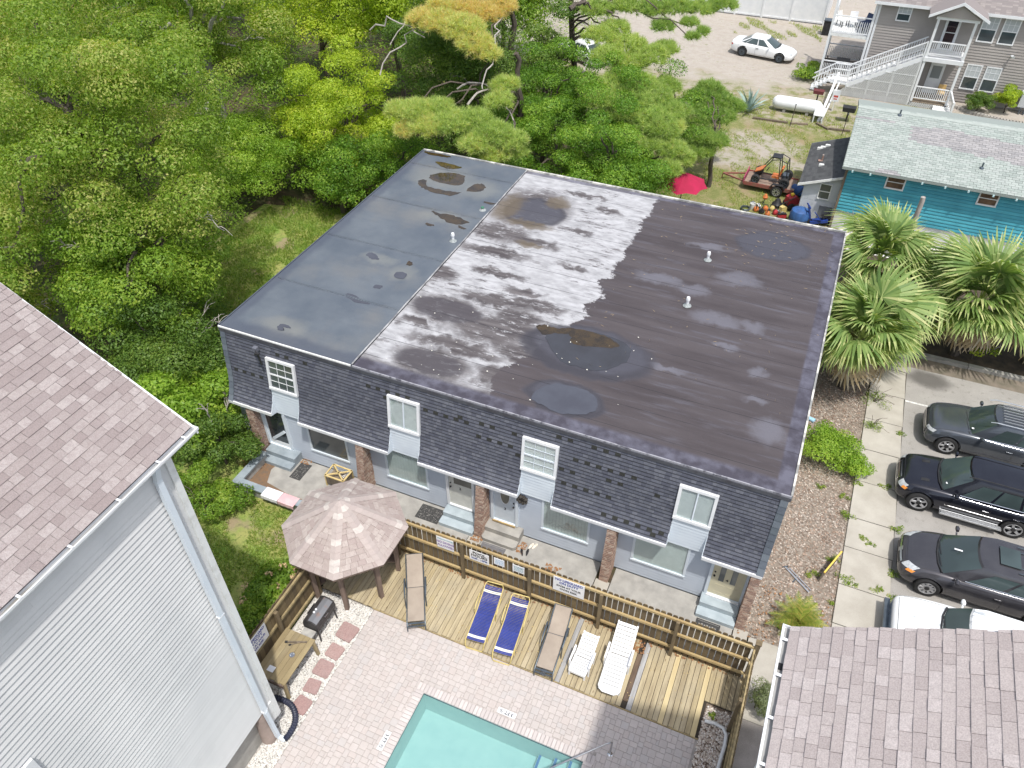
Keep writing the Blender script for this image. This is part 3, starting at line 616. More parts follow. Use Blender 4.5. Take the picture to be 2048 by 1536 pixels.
def gutter(H, x, z, y0, y1, sgn, straps):
    b = MB(); w, h = .15, .13                                     # a K-style trough open at the top
    pr = [(0, h), (0, 0), (sgn * w * .65, 0), (sgn * w * .8, h * .45), (sgn * w, h * .6), (sgn * w, h), (sgn * (w - .022), h), (sgn * (w - .022), h * .62), (sgn * w * .7, h * .5), (sgn * w * .6, .012), (sgn * .012, .012), (sgn * .012, h)]
    b.extr([(x + px, y0, z + pz) for px, pz in pr], (0, y1 - y0, 0)); b.extr([(x, y1, z), (x + sgn * w * .65, y1, z), (x + sgn * w, y1, z + h * .6), (x + sgn * w, y1, z + h), (x, y1, z + h)], (0, .012, 0))
    g = mk('gutter', b, WHITE, H)
    mk('gutter_bed', MB().extr([(x + sgn * .014, y0, z + .02), (x + sgn * w * .6, y0, z + .02), (x + sgn * w * .68, y0, z + .055), (x + sgn * .014, y0, z + .05)], (0, y1 - y0, 0)), mat('gutter_dirt', (.24, .23, .21), (.38, .39, .40), ns=2.5, det=7, st=(1, .3, 1)), g)
    for y in straps: mk('gutter_strap', MB().box(min(x - sgn * .05, x + sgn * w), max(x - sgn * .05, x + sgn * w), y - .022, y + .022, z + h + .002, z + h + .012), WHITE, g)
    return g
GREYV = mat('pale_grey_siding', (.66, .66, .655), (.585, .59, .59), rough=.55, ns=.6, det=6, st=(1, 1, .3), rand=.03)
LH = thing('tall_house', 'tall pale grey clapboard house with pinkish shingle roof beside the smoker grill', 'house', (5, -13, 0), world=True)
GX, GZ0 = 8.31, 11.78
shingle_roof(LH, -1, GX, GZ0 + .1, -8.78, -17.2, 2.2, .63, 295)
gutter(LH, GX - .02, GZ0 - .05, -17.3, -8.72, 1, [-9.05, -9.75, -10.75, -11.85, -12.9, -13.9, -15])
mk('rake_trim', MB().extr([(GX + .12, -8.77, GZ0 - .06), (GX + .12, -8.77, GZ0 + .06), (2, -8.77, GZ0 + .06 + .63 * (GX - 2)), (2, -8.77, GZ0 - .12 + .63 * (GX - 2))], (0, .035, 0)), WHITE, LH)
mk('fascia', MB().box(GX - .06, GX - .022, -17.3, -8.78, GZ0 - .14, GZ0 + .07), WHITE, LH); mk('soffit', MB().box(8.1, GX - .03, -17.3, -8.8, GZ0 - .16, GZ0 - .142), WHITE, LH)
WXL = 8.14; NB = 70; e = (11.64 - 1.66) / NB
bmesh_ = {}
for i in range(NB):
    y = -17.2; j = (1.7, 2.9, .8, 2.2, 3.4)[i % 5]
    for y1 in (y + j, y + j + 3.65, -9.6):
        L = round(y1 - y - .004, 2)
        if L not in bmesh_: bmesh_[L] = MB().add([(0, 0, 0), (0, L, 0), (-.03, 0, e), (-.03, L, e), (-.03, 0, .001), (-.03, L, .001), (-.03, 0, 0), (-.03, L, 0)], [(0, 1, 3, 2), (4, 5, 1, 0), (0, 2, 6), (1, 7, 3)]).mesh('siding_board', GREYV)
        link('siding_board', bmesh_[L], LH, Matrix.Translation((WXL + .02 + rnd.uniform(-.002, .003), y, 1.66 + i * e + rnd.uniform(-.002, .002)))); y = y1
mk('wall', MB().box(1.5, WXL, -17.2, -9.36, 1.6, 11.64), GREYV, LH)
mk('gable_wall', MB().extr([(WXL, -9.36, 11.6), (1.5, -9.36, 11.6), (1.5, -9.36, 11.6 + .63 * 6.5)], (0, -.15, 0)), GREYV, LH)
mk('corner_board', MB().box(WXL + .001, WXL + .05, -9.5, -9.345, .75, 11.64), WHITE2, LH)
mk('siding_corner', MB().box(WXL - .06, WXL + .03, -9.7, -9.345, .75, 1.66), WHITE2, LH)
mk('foundation', MB().box(1.5, 7.86, -17.2, -9.5, -.05, 1.6), CONC, LH)
mk('pier', MB().lathe([(.24, 0), (.22, .5), (.19, 1.0), (.17, 1.6)], 20, mat4((7.98, -9.85, 0))), mat('tan_pier', (.34, .27, .235), (.26, .205, .18), ns=3), LH, smooth=True)
b = MB(); b.box(WXL + .06, WXL + .165, -9.9, -9.77, 1.75, 11.4); b.bar((WXL + .11, -9.835, 1.8), (WXL + .14, -9.8, .16), .1, .13, (1, 0, 0)); b.bar((WXL + .15, -9.8, .2), (WXL + .33, -9.78, .07), .1, .12, (0, 1, 0)); b.bar((WXL + .11, -9.835, 11.38), (GX + .04, -9.835, GZ0 - .04), .1, .12, (0, 1, 0))
dsp = mk('downspout', b, PANELV, LH)
mk('pipe_strap', MB().box(WXL + .055, WXL + .17, -9.92, -9.75, 1.83, 1.87).box(WXL + .055, WXL + .17, -9.92, -9.75, 6.6, 6.64), WHITE, dsp)
wf = mk('window_frame', MB().box(WXL + .02, WXL + .08, -15.6, -14.2, 8.3, 8.46).box(WXL + .02, WXL + .08, -14.36, -14.2, 6.8, 8.3).box(WXL + .02, WXL + .08, -15.6, -15.44, 6.8, 8.3).box(WXL + .02, WXL + .08, -15.44, -14.36, 6.8, 6.94), WHITE, LH)
box('window_pane', WXL + .03, WXL + .035, -15.44, -14.36, 6.94, 8.3, GL, wf)
RH = thing('shingled_house', 'shingle roofed house with white gutter beside the fence at the river rock bed', 'house', (23, -13, 0), world=True)
GXR, GZR = 19.83, 11.62
shingle_roof(RH, 1, GXR, GZR + .1, -8.5, -14.2, 25.5, .63, 295, SHINGLE_R)
gutter(RH, GXR + .02, GZR - .05, -14.5, -8.46, -1, [-8.72, -9.35, -10.05, -10.75])
mk('gutter_outlet', MB().box(GXR - .10, GXR - .02, -9.22, -9.1, GZR + .006, GZR + .012), DARKC, RH)
mk('rake_trim', MB().extr([(GXR - .0, -8.49, GZR - .06), (GXR - .0, -8.49, GZR + .07), (26, -8.49, GZR + .07 + .63 * (26 - GXR)), (26, -8.49, GZR - .12 + .63 * (26 - GXR))], (0, .03, 0)), WHITE, RH)
mk('wall', MB().box(GXR + .38, 26, -14.2, -8.75, 0, GZR - .1), GREYV, RH)
lapw = MB()
for i in range(72): lapw.add([(GXR + .36, -14.2, .3 + i * .155), (GXR + .36, -8.75, .3 + i * .155), (GXR + .378, -8.75, .3 + (i + 1) * .155), (GXR + .378, -14.2, .3 + (i + 1) * .155)], [(0, 3, 2, 1)])
mk('siding', lapw, GREYV, RH, kind='stuff'); mk('soffit', MB().box(GXR + .03, GXR + .4, -14.2, -8.5, GZR - .1, GZR - .08), WHITE, RH)
mk('downspout', MB().box(GXR + .25, GXR + .35, -10.75, -10.62, .2, GZR - .5).bar((GXR + .3, -10.68, GZR - .5), (GXR - .03, -10.68, GZR - .05), .1, .12, (0, 1, 0)), PANELV, RH)

# ------------------------------------------------------------------ pool terrace
def uvmat(name, cols, **k): return mat(name, None, k.pop('c2', (.3, .26, .24)), pal=cols, **k)
PAVER = uvmat('paver', [(.475, .43, .408), (.46, .42, .40), (.49, .447, .425), (.445, .405, .387), (.50, .455, .435), (.47, .418, .395), (.455, .425, .412), (.485, .44, .418)], c2=(.43, .385, .36), rough=.9, ns=4, grain=.16, gs=60, bump=.2)
PX0, PX1, PY1, PY0 = 11.44, 16.63, -6.88, -13.0      # pool water rectangle
CW = .235
pav = thing('paver_terrace', 'pinkish concrete paver terrace round the pool', None, (14, -6, 0), kind='structure', world=True)
sheet('paver_bed', rect(8.55, PX0 - .05, -14, -5.0), -.014, mat('joint_sand', (.36, .33, .305), (.27, .25, .23), rough=.95, ns=6)); sheet('paver_bed', rect(PX1 + .05, 19.46, -14, -5.0), -.014, D.materials['joint_sand']); sheet('paver_bed', rect(PX0 - .05, PX1 + .05, PY1 + .05, -5.0), -.014, D.materials['joint_sand'])
def pavmesh(sx, sy):
    c = .007; hx, hy = sx / 2 - .0035, sy / 2 - .0035
    return MB().add([(-hx, -hy, -.06), (hx, -hy, -.06), (hx, hy, -.06), (-hx, hy, -.06), (-hx, -hy, -c), (hx, -hy, -c), (hx, hy, -c), (-hx, hy, -c), (-hx + c, -hy + c, 0), (hx - c, -hy + c, 0), (hx - c, hy - c, 0), (-hx + c, hy - c, 0)],
                    [(8, 9, 10, 11), (4, 5, 9, 8), (5, 6, 10, 9), (6, 7, 11, 10), (7, 4, 8, 11), (0, 1, 5, 4), (1, 2, 6, 5), (2, 3, 7, 6), (3, 0, 4, 7)])
U = .0785; grid = {}; lst = []; nx, ny = int((19.42 - 8.62) / U), int((11.2 - 5.03) / U)
inpool = lambda x, y: PX0 - CW < x < PX1 + CW and y < PY1 + CW
for j in range(ny):
    for i in range(nx):
        if (i, j) in grid: continue
        opts = [(2, 2), (3, 2), (2, 3), (3, 2), (3, 3), (2, 1), (1, 2), (1, 1)]
        h = opts[:5]; rnd.shuffle(h)
        for a, c in h + opts[5:]:
            if all((i + p, j + q) not in grid and i + p < nx and j + q < ny for p in range(a) for q in range(c)):
                for p in range(a):
                    for q in range(c): grid[(i + p, j + q)] = 1
                lst.append((i, j, a, c)); break
pc = []
for i, j, a, c in lst:
    x0, y1 = 8.62 + i * U, -5.03 - j * U; x1, y0 = x0 + a * U, y1 - c * U
    if x1 > PX0 - CW and x0 < PX1 + CW and y0 < PY1 + CW:
        if inpool(max(x0, PX0 - CW + .001), min(y1, PY1 + CW - .001)) and y1 <= PY1 + CW and x0 >= PX0 - CW and x1 <= PX1 + CW: continue
        if x0 >= PX0 - CW and x1 <= PX1 + CW: y0 = PY1 + CW
        elif x0 < PX0 - CW: x1 = PX0 - CW
        else: x0 = PX1 + CW
        if x1 - x0 < .03 or y1 - y0 < .03: continue
    pc.append((x0, x1, y0, y1))
pc.sort(key=lambda q: (Vector((q[0], q[2], 0)) - CAM).length if q[2] > -9.6 else 99)
pm = {}
b = MB()
for k, (x0, x1, y0, y1) in enumerate(pc):
    sz = (round(x1 - x0, 3), round(y1 - y0, 3)); loc = ((x0 + x1) / 2, (y0 + y1) / 2, rnd.uniform(-.004, .003))
    if k < 295:
        if sz not in pm: pm[sz] = pavmesh(*sz).mesh('paver', PAVER)
        link('paver', pm[sz], pav, mat4(loc))
    else:
        q = pavmesh(*sz); b.add(q.v, q.f, mat4(loc))
mk('pavers', b, PAVER, pav, kind='stuff')
POOL = thing('swimming_pool', 'turquoise rectangular swimming pool edged with pink coping pavers', 'pool', (14, -9, 0), kind='structure', world=True)
CM = uvmat('coping_paver', [(.52, .47, .45), (.49, .445, .43), (.56, .51, .49), (.47, .425, .41)], c2=(.49, .45, .43), rough=.85, ns=5, grain=.1)
cb = pavmesh(.118, CW + .04).mesh('coping_paver', CM)
x = PX0 - CW + .06
while x < PX1 + CW - .02:
    link('coping_paver', cb, POOL, mat4((x, PY1 + (CW - .04) / 2, .03))); x += .1185
y = PY1 - .06
while y > -11.5:
    link('coping_paver', cb, POOL, mat4((PX0 - (CW - .04) / 2, y, .03), R(90)))
    if y > -8.6: link('coping_paver', cb, POOL, mat4((PX1 + (CW - .04) / 2, y, .03), R(90)))
    y -= .1185
PLAS = mat('pool_plaster', (.46, .58, .58), (.52, .63, .62), rough=.7, ns=2.5)
b = MB(); zb = -1.15
b.poly([(PX0, PY0, zb), (PX1, PY0, zb), (PX1, PY1, zb), (PX0, PY1, zb)]); b.poly([(PX0, PY1, zb), (PX1, PY1, zb), (PX1, PY1, -.03), (PX0, PY1, -.03)]); b.poly([(PX0, PY0, zb), (PX0, PY1, zb), (PX0, PY1, -.03), (PX0, PY0, -.03)]); b.poly([(PX1, PY1, zb), (PX1, PY0, zb), (PX1, PY0, -.03), (PX1, PY1, -.03)])
mk('basin', b, PLAS, POOL)
NAVY = mat('navy_tile', None, (.03, .05, .09), pal=[(.025, .045, .085), (.04, .07, .12), (.02, .035, .07), (.07, .12, .17)], rough=.25, ns=8)
tl = MB().box(-.073, .073, -.006, .006, -.07, .07).mesh('waterline_tile', NAVY)
for i in range(34): link('waterline_tile', tl, POOL, mat4((PX0 + .078 + i * .1525, PY1 - .004, -.1)))
for i in range(18): link('waterline_tile', tl, POOL, mat4((PX0 + .004, PY1 - .08 - i * .1525, -.1), R(90)))
for k, (xo, xi, z) in enumerate(((15.25, 15.75, -.86), (15.75, 16.2, -.6), (16.2, PX1, -.36))):      # curved corner steps
    q = [(xo + .35 * (1 - math.cos(t * 1.3)) * .6, PY1 - .02 - 2.2 * t) for t in np.linspace(0, 1, 9)]
    mk('pool_step', MB().prism([(PX1, PY1 - .01)] + q[:1] + q[1:] + [(PX1, q[-1][1])], zb, z), PLAS, POOL)
    tb = MB()
    for a, c in zip(q, q[1:]): tb.bar((a[0] + .05, a[1], z + .006), (c[0] + .05, c[1], z + .006), .075, .012)
    mk('step_tile_edge', tb, mat('blue_tile', (.02, .10, .34), (.03, .16, .42), rough=.3, ns=12), POOL)
t = NT('pool_water'); t.b.inputs['Base Color'].default_value = (.55, .93, .90, 1); t.b.inputs['Transmission Weight'].default_value = 1; t.b.inputs['IOR'].default_value = 1.33; t.b.inputs['Roughness'].default_value = .0
lp = t.n('ShaderNodeBsdfTransparent'); lp.inputs[0].default_value = (.70, .88, .87, 1); gl = t.n('ShaderNodeBsdfGlossy'); gl.inputs['Roughness'].default_value = .02; fr = t.n('ShaderNodeFresnel'); fr.inputs[0].default_value = 1.33
bp_ = t.n('ShaderNodeBump'); bp_.inputs['Strength'].default_value = .3; bp_.inputs['Distance'].default_value = .03; t.l(t.noise(2.2, 3), bp_.inputs['Height']); t.l(bp_.outputs[0], fr.inputs['Normal']); t.l(bp_.outputs[0], gl.inputs['Normal'])
mx = t.n('ShaderNodeMixShader'); t.l(fr.outputs[0], mx.inputs[0]); t.l(lp.outputs[0], mx.inputs[1]); t.l(gl.outputs[0], mx.inputs[2])
df = t.n('ShaderNodeBsdfDiffuse'); df.inputs[0].default_value = (.34, .50, .50, 1); m2 = t.n('ShaderNodeMixShader'); m2.inputs[0].default_value = .2; t.l(mx.outputs[0], m2.inputs[1]); t.l(df.outputs[0], m2.inputs[2]); t.l(m2.outputs[0], t.out.inputs[0])
o = mk('water', MB().poly([(PX0 + .011, PY0, -.12), (PX1, PY0, -.12), (PX1, PY1 - .011, -.12), (PX0 + .011, PY1 - .011, -.12)]), t.m, POOL)
INK = mat('black_print', (.02, .02, .025), rough=.6); NAVYP = mat('navy_print', (.03, .05, .28), (.04, .06, .32), rough=.6); PURP = mat('faded_purple_print', (.22, .14, .36), rough=.6)
for k, (x, y, rz) in enumerate(((14.04, -6.49, math.pi), (11.095, -8.64, -math.pi / 2))):
    dm = thing('depth_marker', ('white 3 FT depth marker set in the terrace along the long pool edge', 'white 3 FT depth marker set in the terrace along the short pool edge')[k], 'marker', (x, y, .0), rz, group='pool depth markers')
    mk('tile', MB().box(-.29, .29, -.085, .085, .0, .009), WHITE, dm); text('lettering', '3 FT', .15, Matrix.Translation((-.07, 0, .0105)), INK, dm, .001, bold=.003)
    ic = MB(); c0 = [(.17 + .05 * math.cos(a), .05 * math.sin(a), .0115) for a in np.linspace(0, 6.283, 17)]; ic.tube(c0, .006, 4); ic.bar((.135, .035, .0115), (.205, -.035, .0115), .01, .004); ic.bar((.15, -.01, .0115), (.19, .02, .0115), .012, .004); mk('no_diving_symbol', ic, INK, dm)
hr = thing('pool_handrail', 'bent steel handrail reaching from the terrace into the pool', 'handrail', (17.23, -6.42, 0), world=True)
mk('rail', MB().tube([(17.23, -6.42, 0), (17.23, -6.42, .72), (17.22, -6.44, .8), (17.17, -6.5, .855), (17.08, -6.58, .865), (16.2, -7.25, .42), (15.6, -7.72, .12), (15.3, -7.95, -.1), (15.2, -8.02, -.9)], .024, 10), STEEL, hr, smooth=True)
mk('escutcheon', MB().lathe([(.075, .0), (.075, .012), (.03, .035), (.027, .04)], 18, mat4((17.23, -6.42, .003))), CHROME, hr, smooth=True)
# deck
DK = thing('pool_deck', 'yellowish timber deck between the pool terrace and the picket fence', None, (13, -3.9, 0), kind='structure', world=True)
DECKM = mat('deck_plank', None, (.17, .13, .08), rough=.8, ns=2.6, det=8, st=(4, .45, 4), lo=.42, hi=.7, pal=[(.425, .352, .222), (.405, .335, .21), (.44, .368, .235), (.39, .325, .208), (.43, .362, .24), (.41, .335, .20), (.45, .38, .247)], grain=.22, gs=30, bump=.12, bs=40)
def _():                                                          # knots, silvered patches
    m = DECKM; nt = m.node_tree; b = nt.nodes['Principled BSDF']; src = b.inputs['Base Color'].links[0].from_socket
    g = nt.nodes.new('ShaderNodeNewGeometry'); v = nt.nodes.new('ShaderNodeTexVoronoi'); v.inputs['Scale'].default_value = 3.2; mp = nt.nodes.new('ShaderNodeVectorMath'); mp.operation = 'MULTIPLY'; mp.inputs[1].default_value = (1.6, .6, 1); nt.links.new(g.outputs['Position'], mp.inputs[0]); nt.links.new(mp.outputs[0], v.inputs['Vector'])
    r = nt.nodes.new('ShaderNodeMapRange'); r.inputs[1].default_value = .05; r.inputs[2].default_value = .13; r.inputs[3].default_value = .75; r.inputs[4].default_value = 0; nt.links.new(v.outputs['Distance'], r.inputs[0])
    x = nt.nodes.new('ShaderNodeMix'); x.data_type = 'RGBA'; nt.links.new(r.outputs[0], x.inputs[0]); nt.links.new(src, x.inputs[6]); x.inputs[7].default_value = (.14, .085, .04, 1)
    n = nt.nodes.new('ShaderNodeTexNoise'); n.inputs['Scale'].default_value = .9; n.inputs['Detail'].default_value = 7; nt.links.new(g.outputs['Position'], n.inputs['Vector']); r2 = nt.nodes.new('ShaderNodeMapRange'); r2.inputs[1].default_value = .52; r2.inputs[2].default_value = .72; r2.inputs[4].default_value = .75; nt.links.new(n.outputs['Fac'], r2.inputs[0])
    y = nt.nodes.new('ShaderNodeMix'); y.data_type = 'RGBA'; nt.links.new(r2.outputs[0], y.inputs[0]); nt.links.new(x.outputs[2], y.inputs[6]); y.inputs[7].default_value = (.33, .285, .20, 1); nt.links.new(y.outputs[2], b.inputs['Base Color'])
_()
GREYPL = mat('silver_grey_plank', (.40, .40, .40), (.28, .275, .27), rough=.85, ns=2.5, det=8, st=(4, .5, 4), grain=.2, gs=40)
PALEPL = mat('new_pale_plank', (.58, .48, .28), (.50, .40, .22), rough=.8, ns=2, det=7, st=(4, .5, 4), grain=.12)
DARKPL = mat('rotten_plank', (.17, .12, .085), (.10, .07, .05), rough=.9, ns=3, det=8, st=(4, .5, 4))
sheet('deck_bed', rect(5.8, 20.2, -5.02, -2.6), -.035, mat('dark_soil', (.05, .042, .034), rough=1))
x = 5.75; i = 0
while x < 20.22:
    wd = .162; y0 = -5.0 + rnd.uniform(-.012, .012)
    if x < 6.55: y0 = -4.9
    if x > 19.28: y0 = -3.8
    m = DECKM
    if 14.86 < x < 15.12 or 17.18 < x < 17.32: m = GREYPL
    if 14.4 < x < 14.5 and i % 2 == 0: m = GREYPL
    if 17.0 < x < 17.17: m = DARKPL
    if 18.1 < x < 18.25 or 19.12 < x < 19.27: m = PALEPL
    if m is DARKPL: mk('plank', MB().box(x, x + wd - .012, y0 + .25, -3.1, -.02, .02), m, DK)
    else: mk('plank', MB().box(x, x + wd - .014, y0, -2.62, .0, .045 + rnd.uniform(-.004, .004)), m, DK, label={GREYPL: 'silver grey weathered plank', PALEPL: 'new pale plank'}.get(m))
    x += wd; i += 1
mk('edge_board', MB().box(8.55, 19.45, -5.03, -5.005, -.05, .035), WOODPT, DK)
# ------------------------------------------------------------------ picket fences
FENCEW = mat('fence_picket', None, (.13, .095, .05), rough=.85, ns=2.2, det=7, st=(4, 4, .5), pal=[(.175, .13, .07), (.135, .10, .058), (.21, .158, .085), (.155, .115, .066), (.12, .09, .055)], grain=.2, gs=40)
RAILW = mat('fence_rail', (.44, .34, .175), (.33, .235, .11), rough=.8, ns=2, det=6, st=(.5, .5, 4), rand=.15, grain=.15)
POSTW = mat('fence_post', (.20, .15, .085), (.13, .10, .06), rough=.85, ns=3, det=6, st=(3, 3, .5), rand=.15, grain=.15)
def picket(wd, h): return MB().extr([(-wd / 2, 0, .03), (wd / 2, 0, .03), (wd / 2, 0, h - .05), (wd / 2 - .035, 0, h), (-wd / 2 + .035, 0, h), (-wd / 2, 0, h - .05)], (0, .02, 0)).mesh('picket', FENCEW)
def fence(name, label, a, b2, h, posts, out, pitch=.186, wd=.155, jit=.0, rails=(.42, 1.2, None), mat_rail=RAILW):
    """a, b2 ground ends; out = +1 puts the pickets to the left of the run, rails on the right"""
    a, b2 = Vector((*a, 0)), Vector((*b2, 0)); L = (b2 - a).length; rz = math.atan2(b2.y - a.y, b2.x - a.x)
    f = thing(name, label, 'fence', a, rz); pk = picket(wd, h); n = int(L / pitch)
    for i in range(n): link('picket', pk, f, Matrix.Translation((pitch * (i + .5) + rnd.uniform(-jit, jit), .03 * out, rnd.uniform(-.012, .012))) @ Matrix.Rotation(rnd.uniform(-.006, .006), 4, 'Y'))
    for z in rails:
        z = z or h - .12; mk('rail', MB().box(0, L, -.012 - .045, .02 - .01, z - .045, z + .045) if out > 0 else MB().box(0, L, .0, .05, z - .045, z + .045), mat_rail, f)
    pm = MB().box(-.055, .055, -.14, -.06, 0, h - .1).mesh('post', POSTW)
    for p in posts: link('post', pm, f, Matrix.Translation((p, 0 if out > 0 else .2, 0)))
    return f
F1 = fence('picket_fence', 'long weathered picket fence with pool signs behind the sun loungers', (5.9, -2.68), (20.3, -2.68), 2.05, [2.4, 4.92, 7.33, 9.72, 12.12], 1)
F2 = fence('picket_fence', 'weathered picket fence closing the short end of the deck beside the gravel path', (20.3, -9.4), (20.3, -2.72), 2.0, [], -1, mat_rail=WOODPT)
for p in (.6, 2.9, 5.0): mk('post', MB().box(p - .055, p + .055, .06, .15, 0, 1.9), POSTW, F2)
F3 = fence('picket_fence', 'tan picket fence behind the smoker grill and timber table', (6.52, -9.6), (6.52, -5.15), 1.86, [], 1, pitch=.19, wd=.182, rails=(.25, 1.0, 1.74), mat_rail=WOODPT)
for p in (2.45, 4.4): mk('post', MB().box(p - .06, p + .06, -.16, -.06, 0, 1.72), POSTW, F3)
mk('corner_post', MB().box(14.36, 14.5, -.07, .07, 0, 2.2).extr([(14.34, -.09, 2.2), (14.52, -.09, 2.2), (14.52, .09, 2.2), (14.34, .09, 2.2)], (0, 0, .03)), POSTW, F1)
SIGNW = mat('white_sign', (.78, .78, .78), (.70, .70, .70), rough=.45, ns=3)
def sign(label, x0, x1, z0, z1, lines, y=-2.745, M=None, name='sign'):
    s = thing(name, label, 'sign', ((x0 + x1) / 2, y, (z0 + z1) / 2), group='pool rule signs'); 
    if M is not None: s.matrix_basis = M
    W, H = x1 - x0, z1 - z0
    mk('panel', MB().box(-W / 2, W / 2, -.006, .006, -H / 2, H / 2), SIGNW, s)
    for txt, sz, zc, m, sx in lines: text('lettering', txt, sz, Matrix.Translation((0, -.0075, zc)) @ Matrix.Rotation(R(90), 4, 'X'), m, s, .0012, sx, sz * .035)
    return s
sign('white sign reading NO DIVING ALLOWED in faded purple letters', 9.88, 10.5, 1.3, 1.88, [('SHALLOW WATER', .085, .2, mat('faded_teal_print', (.25, .42, .50)), .8), ('NO DIVING', .15, .03, PURP, .82), ('ALLOWED', .15, -.14, PURP, .85)])
sign('white sign reading POOL HOURS 9AM to 10PM', 11.08, 11.78, 1.27, 1.78, [('POOL', .17, .15, INK, 1.05), ('HOURS', .17, .01, INK, 1.05), ('9AM - 10PM', .125, -.14, mat('dark_blue_print', (.05, .08, .25)), .9)])
for k, (x0, x1, lab, m) in enumerate(((11.96, 12.33, 'small white notice with fine blue print beside the pool hours sign', (.15, .35, .55)), (12.62, 13.03, 'small white notice with dark teal print, farther from the pool hours sign', (.05, .22, .25)))):
    s = sign(lab, x0, x1, 1.48, 1.82, [], name='notice'); W = x1 - x0; mm = mat('notice_print%d' % k, m)
    b = MB()
    for r in range(5):
        xx = -W / 2 + .04 + rnd.random() * .03; hh = .02 if k == 0 or r != 1 else .035
        while xx < W / 2 - .05: wl = rnd.uniform(.02, .06); b.box(xx, min(xx + wl, W / 2 - .03), -.0085, -.0065, .115 - r * .055 - hh / 2, .115 - r * .055 + hh / 2); xx += wl + .018
    mk('fine_print', b, mm, s)
RULES = [('NO LIFEGUARD', .155, .25, NAVYP, .84), ('ON DUTY', .155, .10, NAVYP, .9), ('SWIM AT YOUR', .125, -.07, INK, .92), ('OWN RISK', .125, -.22, INK, .95)]
sign('big white sign reading NO LIFEGUARD ON DUTY on the fence behind the sun loungers', 14.02, 15.06, 1.28, 2.0, RULES)
sign('white sign reading NO LIFEGUARD ON DUTY on the fence behind the timber table', 0, 1.04, 0, .72, [(a, s, z, NAVYP, w_) for a, s, z, m, w_ in RULES], M=Matrix.Translation((6.62, -8.16, 1.53)) @ Matrix.Rotation(R(90), 4, 'Z'))

# ------------------------------------------------------------------ gazebo
GC = Vector((7.2, -3.95, 0)); GR, GE, GA = 2.05, 2.4, 3.72
GZB = thing('gazebo', 'octagonal brown timber gazebo with a pinkish shingle roof', 'gazebo', GC, world=True)
GSH = mat('gazebo_shingle', None, (.30, .24, .225), rough=.95, ns=9, pal=[(.36, .305, .28), (.40, .345, .32), (.33, .275, .255), (.43, .375, .345), (.37, .315, .29), (.345, .285, .265)], grain=.26, gs=60, bump=.3)
GCAP = mat('gazebo_ridge_cap', None, (.37, .315, .30), rough=.95, ns=6, pal=[(.40, .34, .315), (.38, .32, .30), (.42, .36, .335), (.39, .335, .31), (.54, .50, .46), (.40, .345, .32)], grain=.2, gs=60)
apex = GC + Vector((0, 0, GA)); ang = [R(22.5 + 45 * k) for k in range(8)]
cor = [GC + Vector((GR * math.cos(a), GR * math.sin(a), GE)) for a in ang]
ND = 13; cand = []; caps = []
for k in range(8):
    A, B = cor[k], cor[(k + 1) % 8]; n = (B - A).cross(apex - A).normalized(); n = n if n.z > 0 else -n
    for r in range(ND):
        t0, t1 = r / ND, min(1, (r + 1.25) / ND); a0, b0, a1, b1 = A.lerp(apex, t0), B.lerp(apex, t0), A.lerp(apex, t1), B.lerp(apex, t1); wid = (b0 - a0).length
        cuts = [0.0]; c = -rnd.random() * .2
        while c < wid:
            c += rnd.choice((.19, .26, .34))
            if .05 < c < wid - .05: cuts.append(c / wid)
        cuts.append(1.0)
        for u0, u1 in zip(cuts, cuts[1:]):
            h = rnd.choice((.018, .03)); g = .004 / max(wid, .1)
            vs = [a0.lerp(b0, u0 + g) + n * h, a0.lerp(b0, u1 - g) + n * h, a1.lerp(b1, u1 - g) + n * .003, a1.lerp(b1, u0 + g) + n * .003, a0.lerp(b0, u0), a0.lerp(b0, u1)]
            cand.append(((vs[0] - CAM).length, vs, [(0, 1, 2, 3), (4, 5, 1, 0), (0, 3, 4), (1, 5, 2)]))
    npv = ((cor[k - 1] - A).cross(apex - A)).normalized(); npv = npv if npv.z > 0 else -npv
    hd = (apex - A); e1 = (B - A).normalized(); e0 = (cor[k - 1] - A).normalized()
    NC = 12
    for r in range(NC):
        t0, t1 = r / NC, min(1, (r + 1.15) / NC); p0, p1 = A.lerp(apex, t0), A.lerp(apex, t1); wv = min(.17, .9 * (1 - t0) * 1.6 + .03); wv1 = min(.17, .9 * (1 - t1) * 1.6 + .02); up = (n + npv).normalized()
        vs = [p0 + e0 * wv + npv * .036, p0 + up * .05, p0 + e1 * wv + n * .036, p1 + e0 * wv1 + npv * .022, p1 + up * .034, p1 + e1 * wv1 + n * .022, p0 + e0 * wv, p0, p0 + e1 * wv]
        caps.append((vs, [(1, 0, 3, 4), (2, 1, 4, 5), (0, 1, 7, 6), (1, 2, 8, 7)]))
cand.sort(key=lambda q: q[0])
for d, vs, fs in cand[:200]: mk('shingle', MB().add(vs, fs), GSH, GZB)
b = MB()
for d, vs, fs in cand[200:]: b.add(vs, fs)
mk('shingles', b, GSH, GZB, kind='stuff')
for vs, fs in caps: mk('ridge_cap', MB().add(vs, fs), GCAP, GZB)
b = MB(); b.add([tuple(c + Vector((0, 0, -.03))) for c in cor] + [tuple(apex + Vector((0, 0, -.03)))] + [tuple(c + Vector((0, 0, -.07))) for c in cor], [(i, (i + 1) % 8, 8) for i in range(8)] + [(9 + i, 9 + (i + 1) % 8, (i + 1) % 8, i) for i in range(8)] + [tuple(9 + i for i in reversed(range(8)))]); mk('roof_boards', b, WOODBR, GZB)
PR = 1.52; pts = [GC + Vector((PR * math.cos(a), PR * math.sin(a), 0)) for a in ang]
